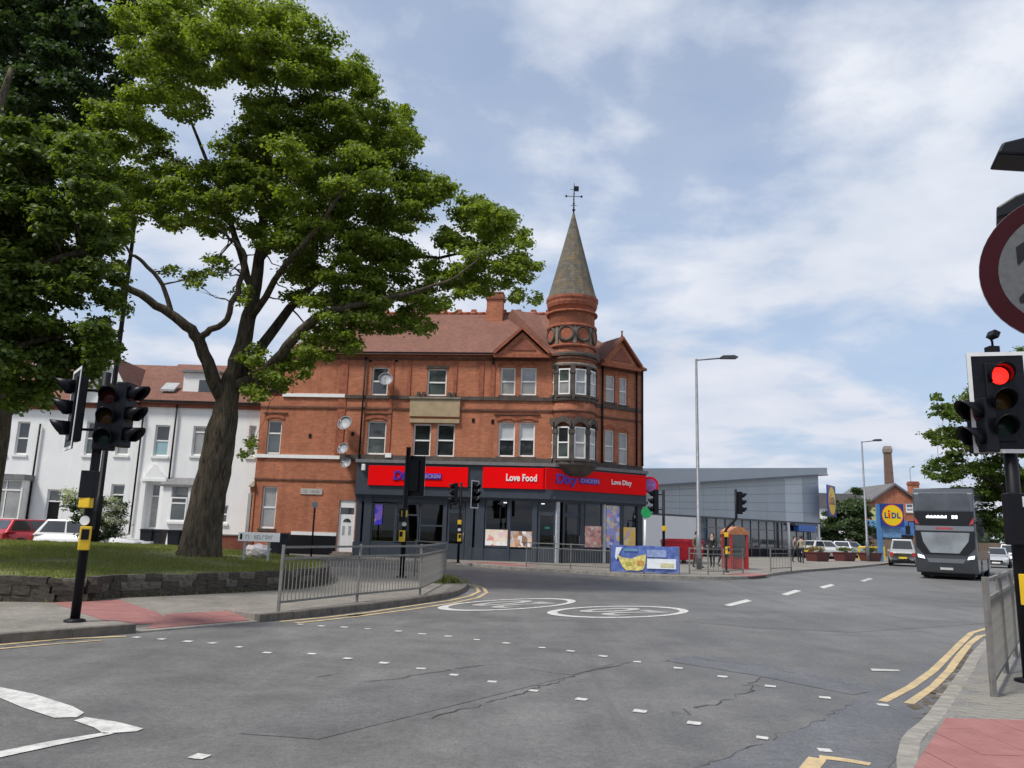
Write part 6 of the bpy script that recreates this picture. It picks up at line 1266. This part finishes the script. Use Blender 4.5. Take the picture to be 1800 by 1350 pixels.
m_fl = leafmat('flowering_plants', (.12, .14, .04), (.3, .22, .08), (.5, .35, .2))
planter('maroon planter with yellow flowers nearest the supermarket walk', 1437, 57, 1.5, m_fl); planter('maroon planter with low green plants in the middle of the row', 1485, 60, 1.45, M_LEAFM); planter('maroon planter by the lamp with sparse plants', 1530, 62, 1.5, M_LEAFF)
q0, q1_ = D(1510, 970, 66), D(1551, 970, 66); Mq = Matrix.Translation((q0.x, 66, .1)); yb = thing('barrier', 'yellow car park barrier beside the blue totem post', 'barrier', Mq); Ly = q1_.x-q0.x
MB().tube([(0, 0, 1.05), (Ly, 0, 1.05)], .07, 8).build('boom', M_YEL, yb, Mq); boxpart('housing', M_YEL, yb, Mq, Ly-.2, Ly+.15, -.18, .18, 0, 1.15, .02); boxpart('rest_post', M_YEL, yb, Mq, -.06, .06, -.06, .06, 0, 1.0)
q = D(1720, 955, 75); tag(MB().box(-12, 14, 0, .15, 0, 1.9).build('timber_fence', plain('brown_fence', (.17, .12, .085), .9, var=.3, scale=3, bump=.4), None, Matrix.Translation((q.x+6, 85, .0))), 'brown boundary fence beyond the bus under the street tree', 'fence')
# ================================================================== VEHICLES
def paint(name, col, metal=.25): return plain(name, col, .32, metal=metal, var=.04, scale=1.5, coat=.8)
M_CARGL = glass('car_window_glass', (.012, .015, .017)); M_HL = plain('headlight_glass', (.62, .65, .68), .1, var=.1, coat=1.0); M_TL = plain('tail_light_red', (.35, .01, .012), .15, coat=1.0); M_PLW = plain('white_number_plate', (.75, .75, .72), .4); M_PLY = plain('yellow_number_plate', (.72, .55, .05), .4)
def car(name, label, x, y, z, head, m, group, L=4.1, H=1.47, W=1.74, suv=False, cat='car'):
    M = Matrix.Translation((x, y, z)) @ Matrix.Rotation(-R(head), 4, 'Z'); t = thing(name, label, cat, M, group); h = L/2; k = W/2   # +y is the front; head clockwise from +Y
    zb = .98 if suv else .92; zr = H
    st = [(-h, .42, zb-.12, .74), (-h+.08, .28, zb-.02, .86), (-h+.55, .2, zb, .97), (-h+1.2, .2, zb, 1), (0, .2, zb-.01, 1), (h-1.5, .2, zb-.03, .99), (h-.75, .2, zb-.13, .96), (h-.25, .22, zb-.22, .9), (h-.04, .3, zb-.36, .78), (h, .42, zb-.45, .68)]
    vs = []; n = 8
    for yy, z0, z1, wk in st:
        w_ = k*wk; zm = z0+(z1-z0)*.55
        vs += [(-w_*.92, yy, z0), (w_*.92, yy, z0), (w_, yy, zm-.1), (w_*.985, yy, zm+.08), (w_*.90, yy, z1), (w_*.55, yy, z1+.03), (-w_*.55, yy, z1+.03), (-w_*.90, yy, z1), (-w_*.985, yy, zm+.08), (-w_, yy, zm-.1)]
    n = 10; mb = MB(); mb.smooth = True; mb.add(vs, [(i*n+j, i*n+(j+1) % n, (i+1)*n+(j+1) % n, (i+1)*n+j) for i in range(len(st)-1) for j in range(n)]+[tuple(range(n)), tuple(range(len(vs)-1, len(vs)-n-1, -1))])
    b = mb.build('body', m, t, M)
    y0, y1, y2, y3 = -h+.12, -h+.5, .45, h-1.25
    if suv: y1 = -h+.28
    kb, kr = k*.88, k*.66
    ring = lambda w_, z_, ya, yb: [(-w_, ya, z_), (w_, ya, z_), (w_, yb, z_), (-w_, yb, z_)]
    B = ring(kb, zb-.02, y0, y3); T = ring(kr, zr, y1, y2-.35); cv = MB(); cv.add(B+T, [(0, 1, 5, 4), (1, 2, 6, 5), (2, 3, 7, 6), (3, 0, 4, 7), (4, 5, 6, 7)])
    c = cv.build('cabin', m, t, M, .05)
    def pan(name, i, j, kk, l, u0, u1, v0, v1, mm=M_CARGL):
        P_ = [Vector(p) for p in (i, j, kk, l)]; f = lambda u, v: (P_[0].lerp(P_[1], u)).lerp(P_[3].lerp(P_[2], u), v); nn = (P_[1]-P_[0]).cross(P_[3]-P_[0]).normalized()
        q = [f(u0, v0), f(u1, v0), f(u1, v1), f(u0, v1)]; cen = sum(q, Vector())/4
        if nn.dot(cen-Vector((0, cen.y*.9, 1.0))) < 0: nn = -nn
        MB().add([p+nn*.008 for p in q]+[p-nn*.01 for p in q], [(0,1,2,3),(0,4,5,1),(1,5,6,2),(2,6,7,3),(3,7,4,0)]).build(name, mm, t, M)
    pan('windscreen', B[2], B[3], T[3], T[2], .06, .94, .12, .9); pan('rear_window', B[0], B[1], T[1], T[0], .08, .92, .25, .88)
    for (i, j, kk, l) in ((B[1], B[2], T[2], T[1]), (B[0], B[3], T[3], T[0])):
        pan('side_window', i, j, kk, l, .06, .42, .16, .88); pan('side_window', i, j, kk, l, .45, .90, .16, .88)
    wh = None
    for yy in (h-.80, -h+.72):
        for sx_ in (-1, 1):
            Mw = M @ Matrix.Translation((sx_*(k-.09), yy, .31)) @ Matrix.Rotation(sx_*math.pi/2, 4, 'Y')
            w_ = MB().lathe([(.18, .10), (.27, .115), (.31, .08), (.31, -.1), (.2, -.1)], 0, 0, 18).build('wheel', M_RUB, t, Mw); MB().lathe([(0, .10), (.06, .11), (.19, .10)], 0, 0, 10, smooth=False).build('rim', M_CHROME, w_, Mw)
            MB().lathe([(.33, .095), (.38, .095), (.38, -.05), (.33, -.05)], 0, 0, 18).build('arch', M_BLACK, t, Mw)
    for sx_ in (-1, 1):
        MB().box(sx_*k*.52, sx_*k*.86, h-.20, h-.03, zb-.36, zb-.20).build('headlight', M_HL, t, M, .04); MB().box(sx_*k*.62, sx_*k*.88, -h-.01, -h+.14, zb-.32, zb-.04).build('tail_light', M_TL, t, M, .03)
        MB().box(sx_*k*.98, sx_*(k+.14), h-1.45, h-1.33, zb-.02, zb+.12).build('mirror', m, t, M, .03)
    boxpart('grille', M_BLACK, t, M, -k*.5, k*.5, h-.02, h+.012, .42, .56); boxpart('number_plate', M_PLW, t, M, -.26, .26, h+.012, h+.02, .33, .43); boxpart('number_plate', M_PLY, t, M, -.26, .26, -h-.02, -h-.005, .52, .64); boxpart('bumper', M_BLACK, t, M, -k*.8, k*.8, -h-.03, -h+.1, .25, .4)
    return t
GS = 'cars parked by the white terrace'; GP = 'cars in the supermarket car park'; GR = 'vehicles on the far road'
car('parked_car', 'red hatchback parked in front of the bay windowed white house', D(66, 930, 34.6).x, 34.6, 0, 24, paint('red_car_paint', (.42, .008, .015)), GS, 4.0, 1.45)
car('parked_car', 'white hatchback parked behind the lawn by the flowering shrub', D(167, 930, 31.9).x, 31.9, 0, 88, paint('white_car_paint', (.72, .73, .72), 0), GS, 4.25, 1.5)
for px, Y, hd, col, lab in ((1452, 66, 70, (.62, .63, .62), 'white car parked behind the flowering planter'), (1478, 69, 20, (.60, .60, .66), 'pale lilac grey car parked behind the middle planter'), (1497, 73, 75, (.26, .31, .28), 'greenish grey car parked beyond the young trees'), (1425, 72, 60, (.45, .46, .45), 'light grey car parked close to the store entrance')):
    car('parked_car', lab, D(px, 965, Y).x, Y, .12, hd, paint('car_paint_%d' % px, col), GP)
car('off_road_car', 'silver off road car turning out beyond the bus', D(1588, 970, 57).x, 57, 0, 28, paint('silver_car_paint', (.42, .44, .45)), GR, 4.5, 1.85, 1.85, True)
car('moving_car', 'silver hatchback following well behind the bus', D(1752, 975, 60).x, 60, 0, 214, paint('silver_grey_paint', (.40, .42, .44)), GR); car('moving_car', 'white car following the silver hatchback on the far road', D(1776, 975, 68).x, 68, 0, 214, paint('white_car_paint2', (.70, .71, .70), 0), GR, 4.4, 1.75, 1.8, True)
# ---- double-decker bus
bc = D(1663, 980, 36.6); MBs = Matrix.Translation((bc.x, 36.6, 0)) @ Matrix.Rotation(-R(34), 4, 'Z')
bus = thing('double_decker_bus', 'dark grey double decker bus driving towards the junction', 'bus', MBs, GR)
m_bg = paint('bus_grey_paint', (.05, .056, .066), .4); m_bl = plain('bus_black_panel', (.008, .009, .011), .25, spec=.3); m_sil = paint('bus_silver_panel', (.17, .185, .20), .5)
m_bglass = glass('bus_glass', (.028, .033, .04), scale=.9, var=.5); HB, WB, LB = 4.25, 1.27, 10.9
prof = [(0.10, .28), (.0, .55), (-.02, 1.1), (.10, 2.2), (.16, 3.1), (.36, 4.0), (.62, HB-.06), (.9, HB)]
mb = MB(); mb.smooth = False; sec = []
for yy, zz_ in prof+[(LB-.3, HB), (LB-.05, HB-.2), (LB, 1.0), (LB-.05, .28)]: sec.append((yy, zz_))
n = len(sec); vs = [(-WB, y_, z_) for y_, z_ in sec]+[(WB, y_, z_) for y_, z_ in sec]
mb.add(vs, [tuple(range(n)), tuple(range(2*n-1, n-1, -1))]+[(i, i+n, (i+1) % n+n, (i+1) % n) for i in range(n)]); mb.build('body', m_bg, bus, MBs, .07)
def fy(z):
    for (y0, z0), (y1, z1) in zip(prof, prof[1:]):
        if z0 <= z <= z1: return y0+(y1-y0)*(z-z0)/(z1-z0)
    return 0
def front(name, pts, m, off=.02, par=None):
    MB().add([(x_, fy(z_)-off, z_) for x_, z_ in pts]+[(x_, fy(z_)+.03, z_) for x_, z_ in pts], [tuple(range(len(pts)))]+[(i, i+len(pts), (i+1) % len(pts)+len(pts), (i+1) % len(pts)) for i in range(len(pts))]).build(name, m, par or bus, MBs)
front('upper_windscreen', [(-1.12, 3.16), (1.12, 3.16), (1.10, 3.6), (1.02, 3.98), (-1.02, 3.98), (-1.10, 3.6)], m_bglass)
front('destination_panel', [(-1.18, 2.52), (-.95, 2.45), (.95, 2.45), (1.18, 2.52), (1.22, 2.75), (1.22, 3.12), (-1.22, 3.12), (-1.22, 2.75)], m_bl)
r_ = random.Random(4); x_ = -.72
while x_ < .12: w_ = r_.uniform(.05, .10); boxpart('led_letter', M_LED, bus, MBs, x_, x_+w_*.8, fy(2.85)-.045, fy(2.85)-.02, 2.80, 2.80+r_.choice((.1, .13))); x_ += w_
for x_ in (.34, .47): boxpart('led_numeral', M_LED, bus, MBs, x_, x_+.10, fy(2.85)-.045, fy(2.85)-.02, 2.78, 2.93)
front('silver_band', [(-1.2, 2.22), (1.2, 2.22), (1.2, 2.44), (-1.2, 2.44)], m_sil, .03); front('red_badge', [(-.35, 2.28), (.35, 2.28), (.35, 2.38), (-.35, 2.38)], plain('dull_red_badge', (.3, .05, .06), .4), .04)
front('windscreen_surround', [(-1.2, 1.45), (-.9, 1.12), (.9, 1.12), (1.2, 1.45), (1.22, 2.2), (-1.22, 2.2)], m_bl, .02); front('windscreen', [(-.62, 1.2), (.55, 1.2), (.95, 1.75), (1.02, 2.14), (-.98, 2.14), (-.9, 1.7)], glass('bus_windscreen_glass', (.16, .18, .19), scale=.8, var=.35), .035)  # windscreen base colour kept paler to paint in its grey reflection
front('bumper', [(-1.24, .34), (1.24, .34), (1.24, .95), (.6, .72), (-.6, .72), (-1.24, .95)], m_bg, .07); front('lower_grille', [(-.7, .76), (.7, .76), (.8, .95), (-.8, .95)], m_sil, .03); front('number_plate', [(-.26, .44), (.26, .44), (.26, .54), (-.26, .54)], M_PLW, .085)
for s_ in (-1, 1):
    front('headlight', [(s_*.86, .92), (s_*1.14, .98), (s_*1.16, 1.12), (s_*.92, 1.06)], M_LED, .06); front('marker_light', [(s_*1.02, 2.5), (s_*1.2, 2.56), (s_*1.22, 2.85), (s_*1.12, 2.7)], M_TL, .05)
    mr = MB().tube([(s_*1.2, .15, 2.62), (s_*1.46, -.12, 2.6), (s_*1.48, -.14, 2.4)], .025, 6).build('mirror_arm', M_BLACK, bus, MBs); MB().box(s_*1.40, s_*1.60, -.2, -.08, 2.0, 2.42).build('mirror', m_bl, mr, MBs, .03)
    for i in range(6):
        a = 1.0+i*1.6; MB().box(s_*WB, s_*(WB+.012), a, a+1.5, 2.95, 3.75).build('side_window', m_bglass, bus, MBs); MB().box(s_*WB, s_*(WB+.012), a+.1, a+1.5, 1.35, 2.3).build('side_window', m_bglass, bus, MBs)
    for yy in (2.6, 8.3):
        Mw = MBs @ Matrix.Translation((s_*(WB-.12), yy, .48)) @ Matrix.Rotation(s_*math.pi/2, 4, 'Y'); w_ = MB().lathe([(.26, .12), (.42, .14), (.48, .09), (.48, -.16), (.3, -.16)], 0, 0, 20).build('wheel', M_RUB, bus, Mw); MB().lathe([(0, .11), (.1, .14), (.26, .12)], 0, 0, 12, smooth=False).build('rim', M_CHROME, w_, Mw)
boxpart('underbody', M_BLACK, bus, MBs, -1.1, 1.1, .25, LB-.3, .14, .3)
# ================================================================== PEOPLE
M_SKIN = plain('skin', (.42, .26, .19), .6, var=.08); M_HAIR = plain('dark_hair', (.03, .022, .018), .7)
def person(label, base, h, face, top, legs, arms=((.0, .25), (.0, .3)), stride=.16, lean=0.0, hair=M_HAIR, shoes=M_BLACK, bag=None):
    k = h/1.72; V, E_, Rd, Z = [], [], [], []
    def v(x, y, z, r, zone, par=None):
        V.append((x*k, y*k, z*k)); Rd.append(r*k); Z.append(zone)
        if par is not None: E_.append((par, len(V)-1))
        return len(V)-1
    pel = v(0, 0, .93, .135, 1); ab = v(0, -lean*.3, 1.1, .125, 2, pel); ch = v(0, -lean*.7, 1.32, .15, 2, ab); nk = v(0, -lean*.95, 1.47, .06, 4, ch); hd0 = v(0, -lean-.01, 1.55, .075, 4, nk); hd = v(0, -lean-.015, 1.64, .085, 4, hd0); v(0, -lean, 1.70, .06, 4, hd); v(0, -lean-.105, 1.60, .018, 4, hd0)
    for i, s_ in enumerate((-1, 1)):
        d = stride*s_; hp = v(s_*.10, 0, .88, .095, 1, pel); kn = v(s_*.11, -d*.6-.02, .50, .065, 1, hp); an = v(s_*.11, -d+.02, .10, .045, 1, kn); ft = v(s_*.11, -d+.0, .045, .042, 3, an); v(s_*.12, -d-.15, .035, .035, 3, ft)
        a0, a1 = arms[i]; sh = v(s_*.19, -lean*.8, 1.40, .07, 2, ch); el = v(s_*.25, -lean*.6-a0*.25, 1.14, .05, 2, sh); wr = v(s_*(.25-.12*a1), -a0*.35-a1*.35, 1.14-.25*(1-a1)+.02, .036, 2, el); pm = v(s_*(.24-.13*a1), -a0*.38-a1*.42, 1.14-.33*(1-a1)+.02, .034, 4, wr)
        for q in range(4): v(s_*(.24-.13*a1)+(q-1.5)*.008, -a0*.39-a1*.48+(q-1.5)*.018, 1.14-(.40+(.01 if q in (1, 2) else 0))*(1-a1)+.02, .0095, 4, pm)
        v(s_*(.21-.13*a1), -a0*.38-a1*.45-.05, 1.14-.37*(1-a1)+.02, .011, 4, pm)
    me = bpy.data.meshes.new('body'); me.from_pydata(V, E_, []); o = bpy.data.objects.new('body', me); COL.objects.link(o)
    sk = o.modifiers.new('skin', 'SKIN'); sk.use_smooth_shade = True
    for i, sv in enumerate(me.skin_vertices[0].data): sv.radius = (Rd[i], Rd[i]*(.72 if Z[i] == 2 and Rd[i] > .1*k else 1)); sv.use_root = (i == 0)
    o.modifiers.new('smooth', 'SUBSURF').levels = 1
    bpy.context.view_layer.update(); m2 = bpy.data.meshes.new_from_object(o.evaluated_get(bpy.context.evaluated_depsgraph_get())); bpy.data.objects.remove(o)
    for m_ in (M_SKIN, legs, top, shoes, M_SKIN): m2.materials.append(m_)
    Va = np.array(V); seg = [(Va[a], Va[b], Z[b]) for a, b in E_]
    for p in m2.polygons:
        c = np.array(p.center); best = 9; zn = 2
        for a, b, z_ in seg:
            d = b-a; t_ = np.clip(np.dot(c-a, d)/np.dot(d, d), 0, 1); q = np.linalg.norm(c-a-d*t_)
            if q < best: best = q; zn = z_
        p.material_index = zn
    M = Matrix.Translation(base) @ Matrix.Rotation(R(face), 4, 'Z'); t = thing('person', label, 'person', M, 'people on the far pavement'); obj('body', m2, t, M)
    hb = bmesh.new(); bmesh.ops.create_uvsphere(hb, u_segments=12, v_segments=8, radius=.112*k)
    for vv in list(hb.verts):
        if vv.co.z < -.06*k and vv.co.y < .02: vv.co.z = -.02*k; vv.co.y *= .7
        if vv.co.y < -.05*k: vv.co.y = -.05*k
    hm = bpy.data.meshes.new('hair'); hb.to_mesh(hm); hb.free(); hm.materials.append(hair)
    for p in hm.polygons: p.use_smooth = True
    obj('hair', hm, t, M @ Matrix.Translation((0, (-lean+.02)*k, 1.665*k)))
    return t, M
c_ = lambda n, r: plain(n, r, .85, var=.2, scale=10)
def pp(px, Y): return (D(px, 970, Y).x, Y, .12)
person('person in an olive brown coat standing by the lamp post', pp(1226, 38.6), 1.70, 20, c_('olive_coat', (.11, .095, .06)), c_('brown_trousers', (.09, .07, .055)), stride=.2)
person('person in black beside the guard rail', pp(1252, 40.2), 1.66, -30, c_('black_coat', (.012, .013, .016)), c_('black_trousers', (.014, .014, .017)), arms=((.3, .7), (.2, .6)))
person('person in dark jacket walking past the telephone box', pp(1270, 41.5), 1.62, 80, c_('navy_jacket', (.015, .018, .03)), c_('black_trousers', (.014, .014, .017)), stride=.25)
person('person in a grey top waiting near the store entrance', pp(1398, 53.5), 1.68, 40, c_('grey_top', (.22, .17, .17)), c_('dark_green_trousers', (.02, .03, .032)))
person('person in a beige jacket and navy trousers walking to the store', pp(1409, 51.5), 1.72, 150, c_('beige_jacket', (.27, .235, .18)), c_('navy_trousers', (.012, .015, .03)), stride=.24)
